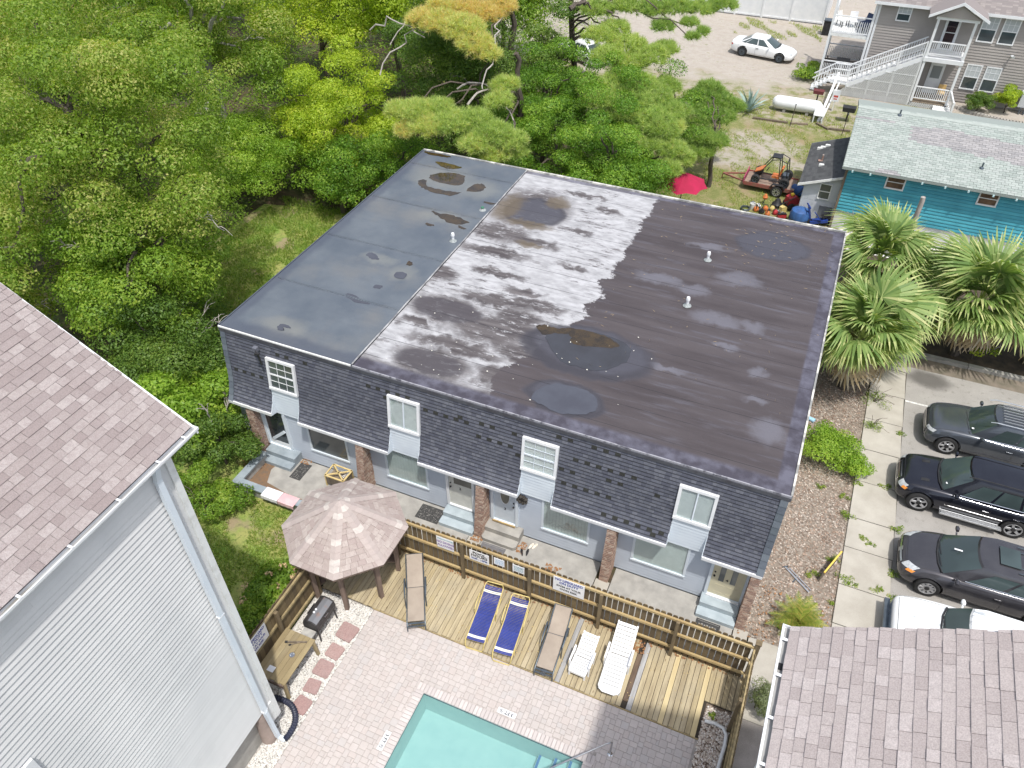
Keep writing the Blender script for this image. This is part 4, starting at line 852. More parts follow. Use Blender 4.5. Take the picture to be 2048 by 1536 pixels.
for k, p in enumerate(pts):
    M = mat4((p.x, p.y, 0), ang[k]); mk('post', MB().box(-.07, .07, -.07, .07, .02, GE + .12, M), WOODBR, GZB)
    q = pts[(k + 1) % 8]; d = (q - p).normalized(); nrm = Vector((-d.y, d.x, 0)); L = (q - p).length
    mk('header', MB().bar(p + Vector((0, 0, GE - .02)), q + Vector((0, 0, GE - .02)), .06, .16), WOODBR, GZB)
    for s, base, dr in ((0, p, d), (1, q, -d)):
        cv = [base + dr * x_ + Vector((0, 0, z_)) for x_, z_ in ((.06, 1.55), (.06, 2.3), (.52, 2.3), (.44, 2.05), (.3, 1.82))]
        mk('corner_brace', MB().extr([c - nrm * .02 for c in cv], nrm * .04), WOODBR, GZB)
    if k in (0, 1, 2, 3, 4):                                     # bench walls on the closed sides
        mk('bench_back', MB().extr([p + d * .1 + Vector((0, 0, .5)), q - d * .1 + Vector((0, 0, .5)), q - d * .1 + Vector((0, 0, .78)), p.lerp(q, .5) + Vector((0, 0, .95)), p + d * .1 + Vector((0, 0, .78))], nrm * .04), WOODBR, GZB)
        mk('bench_seat', MB().extr([p.lerp(GC, .02) + Vector((0, 0, .46)), q.lerp(GC, .02) + Vector((0, 0, .46)), q.lerp(GC, .28) + Vector((0, 0, .46)), p.lerp(GC, .28) + Vector((0, 0, .46))], (0, 0, .04)), WOODBR, GZB)
# ------------------------------------------------------------------ loungers
SLING = mat('taupe_sling', (.36, .305, .25), (.30, .25, .205), rough=.9, ns=2, det=6, grain=.12, gs=90)
GUN = mat('gunmetal_tube', (.13, .155, .18), (.09, .11, .13), rough=.4, metal=.6)
BLUEST = mat('royal_blue_strap', (.04, .062, .30), (.032, .05, .235), rough=.45, rand=.12)
WHST = mat('white_strap', (.75, .75, .70), rough=.5)
YEL = mat('yellowed_cream_tube', (.62, .50, .20), (.52, .42, .16), rough=.45)
RESIN = mat('white_resin', (.80, .81, .82), (.74, .75, .76), rough=.4)
def sling_lounger(name, label, head, foot, hip):
    """head/foot/hip: ground (x, y); the back slopes up from hip to head"""
    h, f, q = Vector((*head, 0)), Vector((*foot, 0)), Vector((*hip, 0)); d = (h - f); L = d.length; rz = math.atan2(d.y, d.x) - math.pi / 2; t = thing(name, label, 'lounger', f, rz, group='sun loungers on the timber deck')
    hy = (q - f).length; W = .29; z0 = .36
    mk('seat_sling', MB().extr([(-W + .03, .16, z0), (-W + .03, hy - .01, z0 + .01), (-W + .03, hy - .01, z0 + .025), (-W + .03, .16, z0 + .015)], (2 * W - .06, 0, 0)), SLING, t)
    zt = z0 + .34; mk('back_sling', MB().extr([(-W + .03, hy + .02, z0 + .01), (-W + .03, L, zt), (-W + .03, L - .01, zt + .016), (-W + .03, hy + .01, z0 + .026)], (2 * W - .06, 0, 0)), SLING, t)
    for s in (-1, 1):
        mk('side_tube', MB().tube([(s * W, .02, .02), (s * W, .04, z0 - .06), (s * W, .12, z0 + .01), (s * W, hy, z0 + .01)], .02, 8).tube([(s * W, hy, z0 + .01), (s * W, L, zt + .005)], .02, 8), GUN, t, smooth=True)
        mk('armrest', MB().tube([(s * (W + .05), hy - .55, .02), (s * (W + .05), hy - .45, z0 + .16), (s * (W + .06), hy - .2, z0 + .24), (s * (W + .06), hy + .22, z0 + .23), (s * (W + .05), hy + .25, .02)], [.018, .018, .028, .028, .018], 8), GUN, t, smooth=True)
    mk('cross_tube', MB().bar((-W, .1, z0 - .02), (W, .1, z0 - .02), .05, .025).bar((-W, .04, z0 - .1), (W, .04, z0 - .1), .04, .02).bar((-W, hy, z0), (W, hy, z0), .03, .03).bar((-W, L, zt), (W, L, zt), .03, .03), GUN, t)
    return t
sling_lounger('sun_lounger', 'taupe sling sun lounger standing alone near the gazebo', (9.06, -2.98), (10.3, -5.18), (9.6, -3.95))
sling_lounger('sun_lounger', 'taupe sling sun lounger between a blue strap lounger and the short white chair', (14.47, -2.86), (14.63, -5.08), (14.57, -3.72))
def strap_lounger(label, head, foot, hip):
    h, f, q = Vector((*head, 0)), Vector((*foot, 0)), Vector((*hip, 0)); d = h - f; L = d.length; rz = math.atan2(d.y, d.x) - math.pi / 2
    t = thing('strap_lounger', label, 'lounger', f, rz, group='sun loungers on the timber deck'); hy = (q - f).length; W = .31; z0 = .34; zt = z0 + .22
    def zz(y): return z0 if y < hy else z0 + (zt - z0) * (y - hy) / (L - hy)
    n = 40; sm = {}
    for i in range(n):
        y = .1 + (L - .2) * i / (n - 1); wh = i in (2, 3, n - 4, n - 5)
        sag = [(-W, 0, .012), (-W * .5, 0, -.012), (0, 0, -.02), (W * .5, 0, -.012), (W, 0, .012)]
        key = wh
        if key not in sm:
            b = MB(); vs = []
            for x_, _, z_ in sag: vs += [(x_, -.019, z_), (x_, .019, z_)]
            b.add(vs, [(2 * k, 2 * k + 2, 2 * k + 3, 2 * k + 1) for k in range(4)]); sm[key] = b.mesh('strap', WHST if wh else BLUEST, True)
        link('strap', sm[key], t, Matrix.Translation((0, y, zz(y))))
    for s in (-1, 1):
        pts = [(s * W, .06, z0)] + [(s * W, y, zz(y)) for y in (hy, L - .06)]
        mk('side_tube', MB().tube(pts, .019, 8), YEL, t, smooth=True)
        mk('armrest', MB().tube([(s * (W + .02), hy - .12, .02), (s * (W + .06), hy - .1, z0 + .1), (s * (W + .06), hy + .05, z0 + .2), (s * (W + .06), hy + .42, z0 + .22), (s * (W + .05), hy + .5, z0 + .05)], .016, 8), YEL, t, smooth=True)
        mk('leg', MB().tube([(s * W, .35, z0), (s * (W + .01), .3, .02)], .018, 8), YEL, t, smooth=True)
    mk('head_tube', MB().tube([(-W, L - .06, zt - .01), (-W + .05, L + .03, zt + .02), (W - .05, L + .03, zt + .02), (W, L - .06, zt - .01)], .019, 8), YEL, t, smooth=True)
    mk('foot_tube', MB().tube([(-W, .06, z0), (-W + .01, -.04, .2), (-W + .05, -.06, .03), (W - .05, -.06, .03), (W - .01, -.04, .2), (W, .06, z0)], .019, 8), YEL, t, smooth=True)
strap_lounger('blue strap lounger with cream frame, nearer the gazebo of the two blue ones', (12.05, -2.9), (12.27, -4.98), (12.25, -3.78))
strap_lounger('blue strap lounger with cream frame, beside the taupe lounger', (13.03, -2.98), (13.24, -5.05), (13.2, -3.82))
def resin_chair(name, label, cx, yh, yf, hip, W, dx, back, nsl, cat):
    L = yh - yf; t = thing(name, label, cat, (cx - dx, yf, 0), -math.atan2(2 * dx, L), group='sun loungers on the timber deck'); z0 = .36; hy = hip
    def panel(nm, ya, za, yb, zb, n, rt):
        th = .02
        for s in (-1, 1): mk('panel_edge', MB().extr([(s * W, ya, za), (s * W, yb, zb), (s * W, yb, zb + th), (s * W, ya, za + th)], (-s * .05, 0, 0)), RESIN, t)
        for i in range(n):
            u0, u1 = i / n, (i + 1) / n - .012 * n / (n + 3) / 1.0 * .9
            u1 = (i + 1) / n - .021 / abs(yb - ya)
            k = rt if i == n - 1 else 0
            b = MB(); y0, y1 = ya + (yb - ya) * u0, ya + (yb - ya) * u1; za0, zb0 = za + (zb - za) * u0, za + (zb - za) * u1
            w2 = W - .05
            if k: b.add([(-W, y0, za0 + th), (W, y0, za0 + th), (W * .98, y0 + (y1 - y0) * .6, za0 + (zb0 - za0) * .6 + th), (W * .72, y1, zb0 + th), (-W * .72, y1, zb0 + th), (-W * .98, y0 + (y1 - y0) * .6, za0 + (zb0 - za0) * .6 + th)], [(0, 1, 2, 3, 4, 5)])
            else: b.extr([(-w2, y0, za0), (-w2, y1, zb0), (-w2, y1, zb0 + th), (-w2, y0, za0 + th)], (2 * w2, 0, 0))
            mk('slat', b, RESIN, t)
    panel('seat', .1, z0, hy, z0 - .02, nsl[0], 0); panel('back', hy + .01, z0 - .02, L, z0 - .02 + back, nsl[1], 1)
    if cat == 'lounger': mk('foot_lip', MB().add([(-W, .12, z0 + .02), (W, .12, z0 + .02), (W * .9, .02, z0 + .0), (W * .55, -.05, z0 - .02), (-W * .55, -.05, z0 - .02), (-W * .9, .02, z0)], [(0, 5, 4, 3, 2, 1)]), RESIN, t)
    else: mk('front_rail', MB().bar((-W, .08, z0 - .06), (W, .08, z0 - .06), .05, .1), RESIN, t)
    for s in (-1, 1):
        mk('armrest', MB().extr([(s * (W + .02), hy - .38, z0 + .2), (s * (W + .02), hy + .16, z0 + .24), (s * (W + .02), hy + .16, z0 + .265), (s * (W + .02), hy - .38, z0 + .225)], (s * .06, 0, 0)).bar((s * (W + .05), hy - .36, 0), (s * (W + .05), hy - .34, z0 + .2), .045, .05).bar((s * (W + .05), hy + .1, .0), (s * (W + .05), hy + .12, z0 + .24), .045, .05), RESIN, t)
        for y in (.1,) if cat == 'chair' else (.18, L - .75): mk('leg', MB().bar((s * (W - .02), y, 0), (s * (W - .02), y, z0), .05, .06), RESIN, t)
        mk('side_rail', MB().box(s * W - .015, s * W + .015, .1, hy, z0 - .06, z0 + .015), RESIN, t)
resin_chair('resin_chair', 'short white resin reclining chair between the taupe lounger and the long white lounger', 15.59, -3.4, -4.72, .62, .265, .02, .33, (6, 7), 'chair')
resin_chair('resin_lounger', 'long white resin sun lounger by the silver grey plank', 16.6, -2.66, -4.85, 1.28, .33, -.03, .42, (9, 8), 'lounger')
# ------------------------------------------------------------------ grill, table, stepping stones
GB = mat('smoker_black', (.045, .042, .042), (.075, .07, .07), rough=.55, ns=5, metal=.3); RUST = mat('grey_lid', (.20, .205, .22), (.27, .16, .12), rough=.5, ns=4, lo=.55, hi=.7, metal=.3)
t = thing('smoker_grill', 'black barrel smoker grill on legs beside the timber table', 'grill', (7.4, -6.22, 0), 0)
mk('barrel', MB().extr([(-.26, -.5, .55), (.26, -.5, .55), (.28, -.5, .75), (.24, -.5, .93), (.1, -.5, 1.0), (-.1, -.5, 1.0), (-.24, -.5, .93), (-.28, -.5, .75)], (0, 1.0, 0)), GB, t)
mk('lid', MB().extr([(-.06, -.46, 1.003), (.10, -.46, 1.003), (.235, -.46, .935), (.245, -.46, .945), (.10, -.46, 1.018), (-.06, -.46, 1.018)], (0, .9, 0)), RUST, t)
for y in (-.05, .06): mk('gauge', MB().lathe([(.001, 0), (.035, 0), (.035, .03), (.001, .032)], 12, mat4((-.04, y - .1, 1.018))), WHITE, t)
mk('handle', MB().bar((.3, -.1, .88), (.3, .08, .88), .025, .025).box(.26, .3, -.09, -.07, .87, .89).box(.26, .3, .05, .07, .87, .89), STEEL, t)
for x_, y in ((-.22, -.45), (.22, -.45), (.22, .42), (-.22, .42)): mk('leg', MB().bar((x_ * 1.15, y * 1.05, 0), (x_, y, .58), .04, .04), GB, t)
mk('side_shelf', MB().box(-.2, .22, -.78, -.53, .62, .645), mat('grey_shelf', (.42, .41, .38), (.3, .29, .27), ns=6), t)
mk('chimney', MB().box(-.3, -.285, -.2, .2, .55, .9), GB, t)
t = thing('timber_table', 'weathered timber table beside the smoker grill', 'table', (7.3, -7.85, 0), 0)
TT = mat('table_plank', None, (.20, .15, .08), rough=.85, ns=2.2, det=8, st=(3, .6, 3), pal=[(.33, .265, .145), (.29, .23, .125), (.36, .295, .17), (.27, .22, .13)], grain=.2, gs=35)
for i in range(6): mk('plank', MB().box(-.54 + i * .18, -.54 + i * .18 + .172, -.82 - .04 * (i < 3) + rnd.uniform(-.02, .02), .78, .77, .81), TT, t)
for x_ in (-.48, .48):
    for y in (-.78, .7): mk('leg', MB().bar((x_ * 1.08, y * 1.06, 0), (x_, y, .77), .09, .09), TT, t)
mk('apron', MB().box(-.5, .5, -.86, -.825, .62, .77).box(-.5, .5, .74, .775, .65, .77), WOODBR, t)
t = thing('barbecue_tongs', 'wooden handled barbecue tools lying crossed on the timber table', 'tool', (7.35, -7.42, .812), 0); mk('tool', MB().bar((-.25, -.05, .02), (.3, .18, .02), .05, .03), WOODGR, t); mk('tool', MB().bar((-.1, -.08, .025), (.28, .2, .03), .02, .015), WOODGR, t); mk('head', MB().bar((-.33, -.08, .02), (-.25, -.05, .02), .07, .03), BLACK, t); mk('head', MB().bar((-.16, -.13, .02), (-.1, -.08, .02), .05, .02), BLACK, t)
t = thing('steel_ashtray', 'small steel dish on the timber table', 'dish', (7.48, -7.78, .812)); mk('bowl', MB().lathe([(.06, 0), (.085, .03), (.07, .032), (.05, .01), (.001, .01)], 16), STEEL, t)
tag(box('paper_sheet', 7.05, 7.27, -8.48, -8.3, .812, .822, WHITE), 'white sheet at the end of the timber table', 'paper')
STONE = mat('red_stepping_stone', None, (.33, .205, .19), rough=.95, ns=6, pal=[(.34, .24, .225), (.37, .26, .24), (.33, .22, .205)], grain=.4, gs=30, bump=.3)
for k, y in enumerate((-6.1, -6.84, -7.46, -8.08, -8.7)):
    w_ = (.34, .28, .31, .26, .29)[k]; b = MB(); pr = [(w_ * math.cos(a) * (1 + .06 * math.sin(3 * a + k)) * 1.15, w_ * math.sin(a) * 1.1) for a in [R(45 + q + dq) for q in (0, 90, 180, 270) for dq in (-5, 5)]]
    b.prism(pr, -.02, .05); o = mk('stepping_stone', b, STONE, None, M=mat4((8.26 + rnd.uniform(-.03, .03), y, 0), rnd.uniform(-.12, .12)))
    tag(o, ('red paving stone nearest the smoker grill in the white gravel', 'red paving stone between the grill and table end in the white gravel', 'red paving stone beside the middle of the timber table', 'red paving stone with a pale worn centre', 'red paving stone nearest the black drain pipe')[k], 'stepping stone', 'stepping stones in the white gravel')
sheet('gravel_bed', rect(6.5, 8.6, -14, -5.0), -.03, mat('gravel_bed', (.45, .43, .40), (.25, .23, .21), rough=1, ns=9, det=5))
def pebbles(name, n, reg, r0, r1, cols, z=0.0, inside=lambda x, y: True, seed=1):
    rs = np.random.RandomState(seed); out = []; tint = []
    oct_v = np.array([(1, 0, 0), (0, 1, 0), (-1, 0, 0), (0, -1, 0), (0, 0, .7)]); 
    k = 0
    while k < n:
        x_, y_ = rs.uniform(reg[0], reg[1]), rs.uniform(reg[2], reg[3])
        if not inside(x_, y_): k += 1; continue
        s = rs.uniform(r0, r1); a = rs.uniform(0, 6.28); ca, sa = math.cos(a), math.sin(a); el = rs.uniform(.6, 1)
        v = oct_v * (s, s * el, s); v = np.stack([v[:, 0] * ca - v[:, 1] * sa + x_, v[:, 0] * sa + v[:, 1] * ca + y_, v[:, 2] + z + rs.uniform(-.2, .5) * s], -1)
        for f in ((0, 1, 4), (1, 2, 4), (2, 3, 4), (3, 0, 4)): out.append(v[list(f)])
        k += 1
    m = mat(name + '_stone', None, tuple(c * .8 for c in cols[0]), pal=cols, rough=.85, ns=5)
    t = D.materials[name + '_stone']
    return quads(name, np.array(out), m, nper=3, kind='stuff')
pebbles('white_gravel', 15000, (6.55, 8.6, -11.2, -5.05), .018, .042, [(.70, .68, .64), (.62, .60, .56), (.74, .73, .70), (.5, .47, .43), (.66, .62, .56), (.78, .77, .74)], -.012, lambda x, y: not (x < 7.9 and y < -9.5), 3)
sheet('rock_bed', rect(19.44, 20.25, -14, -3.82), -.03, mat('dark_rock_bed', (.13, .095, .07), (.2, .15, .11), rough=1, ns=9))
pebbles('river_rock', 2600, (19.46, 20.22, -9.5, -3.9), .025, .065, [(.62, .55, .48), (.45, .37, .30), (.72, .67, .61), (.32, .25, .20), (.58, .50, .42), (.24, .18, .15), (.78, .75, .71)], -.02, seed=5)
t = thing('drain_pipe', 'white plastic pipe curving over the river rock by the fence', 'pipe', (20, -4.5, 0), world=True)
mk('pipe', MB().tube([(19.5, -4.42, .05), (19.8, -4.38, .06), (20.05, -4.43, .07), (20.17, -4.6, .07), (20.19, -4.9, .06), (20.15, -5.6, .05), (20.14, -9, .05)], .055, 10), WHITE2, t, smooth=True)
t = thing('corrugated_pipe', 'black corrugated drain pipe curling from the downspout over white gravel', 'pipe', (8.2, -9.3, 0), world=True)
P0 = [Vector(p) for p in ((8.46, -9.78, .09), (8.5, -9.6, .1), (8.47, -9.3, .1), (8.33, -9.05, .1), (8.08, -8.87, .1), (7.8, -8.82, .1), (7.4, -8.85, .1))]; pts = []
for i in range(len(P0) - 1):
    for u in np.linspace(0, 1, 9)[:-1]:
        a, b_, c, d = P0[max(i - 1, 0)], P0[i], P0[i + 1], P0[min(i + 2, len(P0) - 1)]
        pts.append(.5 * ((2 * b_) + (c - a) * u + (2 * a - 5 * b_ + 4 * c - d) * u * u + (3 * b_ - a - 3 * c + d) * u ** 3))
mk('pipe', MB().tube(pts, [.078 if i % 2 else .098 for i in range(len(pts))], 10), mat('navy_black_plastic', (.02, .024, .045), (.03, .034, .06), rough=.5), t)
# ------------------------------------------------------------------ patio things
t = thing('planter_wall', 'low blue grey topped concrete planter wall at the patio corner', 'wall', (1.2, -2.6, 0), world=True)
STUC = mat('rough_stucco', (.42, .42, .40), (.30, .30, .28), rough=.95, ns=5, det=8, bump=.4, bs=60)
mk('wall', MB().box(1.12, 1.32, -2.6, -.95, 0, .43).box(1.12, 5.6, -2.62, -2.44, 0, .43), STUC, t)
for a in ((1.06, 1.38, -2.38, -.9), (1.06, 5.6, -2.68, -2.385)): mk('wall_cap', MB().box(a[0], a[1], a[2], a[3], .432, .5), BLUEC, t)
sheet('planter_litter', [(1.32, -2.44), (5.5, -2.44), (5.5, -2.2), (3.2, -2.1), (2.0, -1.9), (1.75, -1.3), (1.8, -1.0), (1.32, -.95)], .056, mat('rust_leaf_litter', (.21, .125, .07), (.15, .11, .08), rough=1, ns=9, det=6, bump=.5, bs=40))
def towel(label, x0, x1, m, y0=-2.76, y1=-2.36):
    b = MB(); n = 8; prof_ = [(y0 - .02, .34), (y0 - .02, .5), (y0 + .03, .512), (y1 - .03, .514), (y1 + .02, .5), (y1 + .03, .28)]; g = []
    for i in range(n + 1):
        x_ = x0 + (x1 - x0) * i / n; wv = .012 * math.sin(i * 2.2)
        for j, (yy, zz) in enumerate(prof_): g.append((x_, yy + (wv if j in (0, 5) else 0) - .015, zz + (rnd.uniform(0, .008) if 0 < j < 5 else 0)))
    k = len(prof_); b.add(g, [(i * k + j, (i + 1) * k + j, (i + 1) * k + j + 1, i * k + j + 1) for i in range(n) for j in range(k - 1)])
    tag(mk('towel', b, m, smooth=True), label, 'towel', 'towels drying on the planter wall')
towel('white towel draped over the low planter wall', 2.48, 3.2, mat('white_towel', (.78, .77, .78), (.72, .70, .72), rough=1, ns=6))
towel('pale pink towel draped over the low planter wall', 3.22, 3.92, mat('pink_towel', (.66, .40, .42), (.70, .50, .50), rough=1, ns=3))
t = thing('wooden_crate', 'yellow pine frame crate with crossed slats near the first brick column', 'crate', (4.6, -.8, .05), world=True)
PINE = mat('yellow_pine', (.60, .47, .22), (.52, .39, .17), rough=.7, ns=3, rand=.1)
for a, c in (((4.2, -1.1), (5.0, -1.1)), ((5.0, -1.1), (5.03, -.52)), ((5.03, -.52), (4.2, -.5)), ((4.2, -.5), (4.2, -1.1)), ((4.2, -1.1), (5.03, -.52)), ((5.0, -1.1), (4.2, -.5))): mk('slat', MB().bar((*a, .62), (*c, .62), .055, .035), PINE, t)
for x_, y in ((4.2, -1.1), (5.0, -1.1), (5.02, -.52), (4.2, -.5)): mk('leg', MB().bar((x_, y, .05), (x_, y, .6), .05, .05), PINE, t)
mk('shelf', MB().box(4.22, 5.0, -1.08, -.54, .38, .4), WOODGR, t)
for a in ((4.22, 4.98, -1.115, -1.105, .2, .55), (5.01, 5.02, -1.08, -.55, .2, .55)): mk('side_panel', MB().box(*a), WOODGR, t)
sh = pebbles('shells', 26, (4.55, 5.0, -.8, -.55), .025, .05, [(.75, .74, .72), (.6, .56, .52), (.5, .55, .62)], .42, seed=9); tag(sh, 'white shells lying in the yellow crate', 'shells')
t = thing('watering_can', 'pale blue plastic jug between the crate and the brick column', 'jug', (5.22, -.72, .05)); mk('body', MB().lathe([(.09, 0), (.1, .12), (.09, .22), (.04, .28), (.035, .32)], 14), mat('pale_blue_plastic', (.35, .58, .75), rough=.4), t, smooth=True); mk('handle', MB().tube([(.09, 0, .2), (.16, 0, .2), (.16, 0, .08), (.1, 0, .06)], .014, 6), D.materials['pale_blue_plastic'], t)
RUBM = mat('rubber_mat', (.035, .035, .036), (.07, .068, .065), rough=.9, ns=26, det=3); 
for k, (x0, x1, y0, y1, lab) in enumerate(((2.62, 3.1, -1.34, -.5, 'dark rubber doormat lying lengthwise by the end steps'), (8.0, 8.92, -1.12, -.46, 'black speckled doormat left of the steps to door 2'), (10.78, 11.68, -1.42, -1.14, 'grey doormat in front of the bare concrete steps'), (18.5, 19.28, -1.5, -1.14, 'black patterned doormat below the pale blue steps to door 4'))):
    t = thing('doormat', lab, 'doormat', ((x0 + x1) / 2, (y0 + y1) / 2, .052), group='doormats on the patio', world=True)
    mk('mat', MB().box(x0, x1, y0, y1, .052, .066), RUBM if k != 2 else mat('grey_mat', (.12, .12, .13), (.17, .16, .16), ns=8, rough=1), t)
    b = MB()
    if k in (0, 1):
        for _ in range(90 if k else 50): xx, yy = rnd.uniform(x0 + .03, x1 - .05), rnd.uniform(y0 + .03, y1 - .05); b.box(xx, xx + rnd.uniform(.01, .03), yy, yy + rnd.uniform(.01, .025), .0665, .068)
    else:
        b.box(x0 + .05, x1 - .05, y0 + .05, y0 + .06, .0665, .068); b.box(x0 + .05, x1 - .05, y1 - .06, y1 - .05, .0665, .068)
        if k == 3:
            for i in range(7): xx = x0 + .1 + i * .085; b.box(xx, xx + .05, (y0 + y1) / 2 - .03 + .02 * (i % 2), (y0 + y1) / 2 + .01 + .02 * (i % 2), .0665, .068)
    mk('mat_pattern', b, mat('mat_fleck', (.3, .29, .27), rough=1), t, kind='stuff')
def sandal(loc, rz, m, name, label, grp):
    t = thing(name, label, 'sandal', loc, rz, group=grp); o = [(.045 * math.cos(a) * (1.15 if math.sin(a) > 0 else .85), .15 * math.sin(a)) for a in np.linspace(0, 6.283, 15)[:-1]]
    mk('sole', MB().prism(o, 0, .03), m, t); mk('strap', MB().tube([(-.045, .02, .03), (-.02, .06, .06), (0, .09, .035), (.02, .06, .06), (.045, .02, .03)], .012, 6), m, t)
for k, (x_, y, rz) in enumerate(((12.24, -1.03, .5), (12.42, -.96, .1))): sandal((x_, y, .05), rz, BLACK, 'flip_flop', ('black flip flop nearer the bare concrete steps, left of its pair', 'black flip flop, right of its pair, beside a cream sandal')[k], 'black flip flops')
for k, (x_, y, rz) in enumerate(((12.44, -.66, -.3), (12.57, -.62, -.35))): sandal((x_, y, .05), rz, mat('cream_rubber', (.68, .63, .54), rough=.7), 'sandal', ('cream sandal, left of its pair, nearest the black flip flops', 'cream sandal, right of its pair, nearer the picture window')[k], 'cream sandals')
t = thing('wreath', 'dark wreath hanging on the wall beside door 3', 'wreath', (11.95, -.36, 2.05)); mk('ring', MB().tube([(.14 * math.cos(a), 0, .14 * math.sin(a)) for a in np.linspace(0, 6.283, 26)], [.05 + .02 * ((i * 7) % 3) for i in range(26)], 7), mat('dark_twig', (.035, .033, .03), (.06, .05, .04), ns=30), t); mk('filling', MB().lathe([(.001, -.02), (.1, -.02), (.1, .02), (.001, .02)], 12, Matrix.Rotation(R(90), 4, 'X')), D.materials['dark_twig'], t)
t = thing('flood_light', 'black bracket flood light on the mansard beside the end bedroom window', 'lamp', (1.62, -.28, 5.28)); mk('base', MB().box(-.09, .09, -.05, .1, -.06, .1), SHDARK, t); mk('arm', MB().bar((.06, -.06, .02), (.17, -.13, .0), .04, .04), BLACK, t); mk('lamp_head', MB().bar((.1, -.16, -.02), (.28, -.12, -.02), .09, .07).bar((.2, -.13, -.04), (.25, -.12, -.5), .05, .05), BLACK, t)
# leaves on the patio and deck
# ------------------------------------------------------------------ bed between townhouse and sidewalk
t = thing('leaning_board', 'yellow edged board propped up at the sidewalk edge of the mulch bed', 'board', (22.2, 2.3, 0), world=True)
mk('board', MB().extr([(21.98, 1.9, .0), (22.42, 2.95, .0), (22.46, 2.95, .62), (22.02, 1.9, .55)], (.03, -.01, 0)), WOODGR, t); mk('edge_strip', MB().bar((22.05, 1.88, .57), (22.49, 2.95, .64), .05, .05), mat('yellow_paint', (.72, .50, .10), rough=.6), t)
t = thing('broken_trolley', 'flattened grey metal bracket lying on the mulch bed', 'scrap', (21.3, 1.7, .0)); mk('bar', MB().bar((-.45, .35, .03), (.45, -.4, .05), .05, .03).bar((-.3, .35, .03), (.5, -.3, .05), .03, .03), ALU, t); mk('bar', MB().bar((-.1, -.2, .03), (0, .05, .03), .03, .03).bar((-.5, .3, .03), (-.35, .4, .03), .03, .05), GUN, t)
t = thing('plastic_cup', 'pale blue plastic cup lying near the palms on the mulch bed', 'cup', (20.75, 9.9, .07), 1.2); mk('cup', MB().lathe([(.08, -.15), (.1, .15), (.085, .15), (.07, -.13)], 12, Matrix.Rotation(R(90), 4, 'X')), D.materials['pale_blue_plastic'], t, smooth=True)
t = thing('orange_ball', 'tiny orange toy ball lying on the concrete by the palms', 'ball', (24.6, 17.0, .06)); mk('shell', MB().lathe([(.001, -.06), (.04, -.045), (.06, 0), (.04, .045), (.001, .06)], 10), mat('orange_plastic', (.75, .2, .04)), t, smooth=True)
# puddles on the flat roof
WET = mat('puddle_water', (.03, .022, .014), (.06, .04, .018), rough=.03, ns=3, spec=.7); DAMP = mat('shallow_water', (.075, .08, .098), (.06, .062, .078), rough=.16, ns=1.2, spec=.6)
def puddle(label, pts, m, z, jag=.05, sub=5):
    P = [Vector((x, y, 0)) for x, y in pts]; n = len(P); out = []
    for i in range(n):
        a, b_, c, d = P[i - 1], P[i], P[(i + 1) % n], P[(i + 2) % n]
        for u in range(sub):
            u /= sub; q = .5 * ((2 * b_) + (c - a) * u + (2 * a - 5 * b_ + 4 * c - d) * u * u + (3 * b_ - a - 3 * c + d) * u ** 3); out.append((q.x + rnd.uniform(-jag, jag), q.y + rnd.uniform(-jag, jag)))
    c = sum((Vector((*q, 0)) for q in out), Vector()) / len(out); b = MB(); k = len(out)
    bm = bmesh.new(); vs = [bm.verts.new((x, y, z)) for x, y in out]; bm.faces.new(vs); bmesh.ops.triangulate(bm, faces=bm.faces[:]); me = D.meshes.new('puddle'); bm.to_mesh(me); bm.free(); me.materials.append(m)
    o = link('puddle', me); tag(o, label, None, 'rain puddles on the flat roof', 'structure')
ZL = RZ + .036
puddle('oval brown rain puddle near the far corner of the roof', [(1.55, 13.22), (2.17, 13.8), (3.06, 13.8), (3.25, 12.85), (2.0, 12.84)], WET, ZL)
puddle('curved dark puddle below the oval brown puddle', [(1.27, 12.56), (1.64, 12.74), (1.8, 12.3), (2.39, 12.18), (3.2, 12.2), (3.6, 12.32), (3.26, 11.82), (2.25, 11.86), (1.6, 12.1)], WET, ZL)
puddle('teardrop puddle beside the membrane seam edge', [(3.79, 12.5), (3.87, 13.3), (4.3, 13.34), (4.46, 12.8)], WET, ZL)
puddle('thin puddle near the far roof edge', [(1.1, 14.62), (1.9, 14.66), (2.55, 14.52), (1.95, 14.14)], WET, ZL, .03)
puddle('long puddle along the far roof edge', [(.15, 15.4), (1.5, 15.4), (1.3, 15.2), (.4, 15.18)], WET, ZL, .03)
puddle('ragged puddle across a membrane seam', [(3.13, 10.26), (3.64, 10.24), (4.39, 10.26), (5.12, 9.95), (4.48, 9.66), (3.78, 9.9)], WET, ZL, .06)
for q in ([(4.84, 9.64), (5.22, 9.5), (5.1, 9.4), (4.85, 9.48)], [(4.94, 11.96), (5.44, 12.0), (5.4, 11.84), (5.0, 11.82)], [(3.47, 9.3), (3.84, 9.22), (3.7, 9.1), (3.5, 9.14)], [(4.2, 6.35), (4.4, 6.3), (4.45, 6.1), (4.25, 6.08)]): puddle('small dark puddle on the end roof section', q, WET, ZL, .03, 4)
for q in ([(2.45, 6.3), (2.8, 6.22), (3.05, 5.95), (2.7, 5.9), (2.4, 6.1)], [(4.15, 5.5), (4.55, 5.5), (4.6, 5.15), (4.2, 5.15)], [(3.85, 4.42), (4.15, 4.4), (4.1, 4.2), (3.85, 4.2)], [(3.2, 3.5), (3.9, 3.35), (4.3, 3.2), (3.7, 3.1), (3.2, 3.3)], [(1.95, .72), (2.0, .92), (2.3, .95), (2.45, .82), (2.2, .78), (2.3, .6), (2.1, .58)]): puddle('small shallow grey puddle on the end roof section', q, DAMP, ZL, .03, 4)
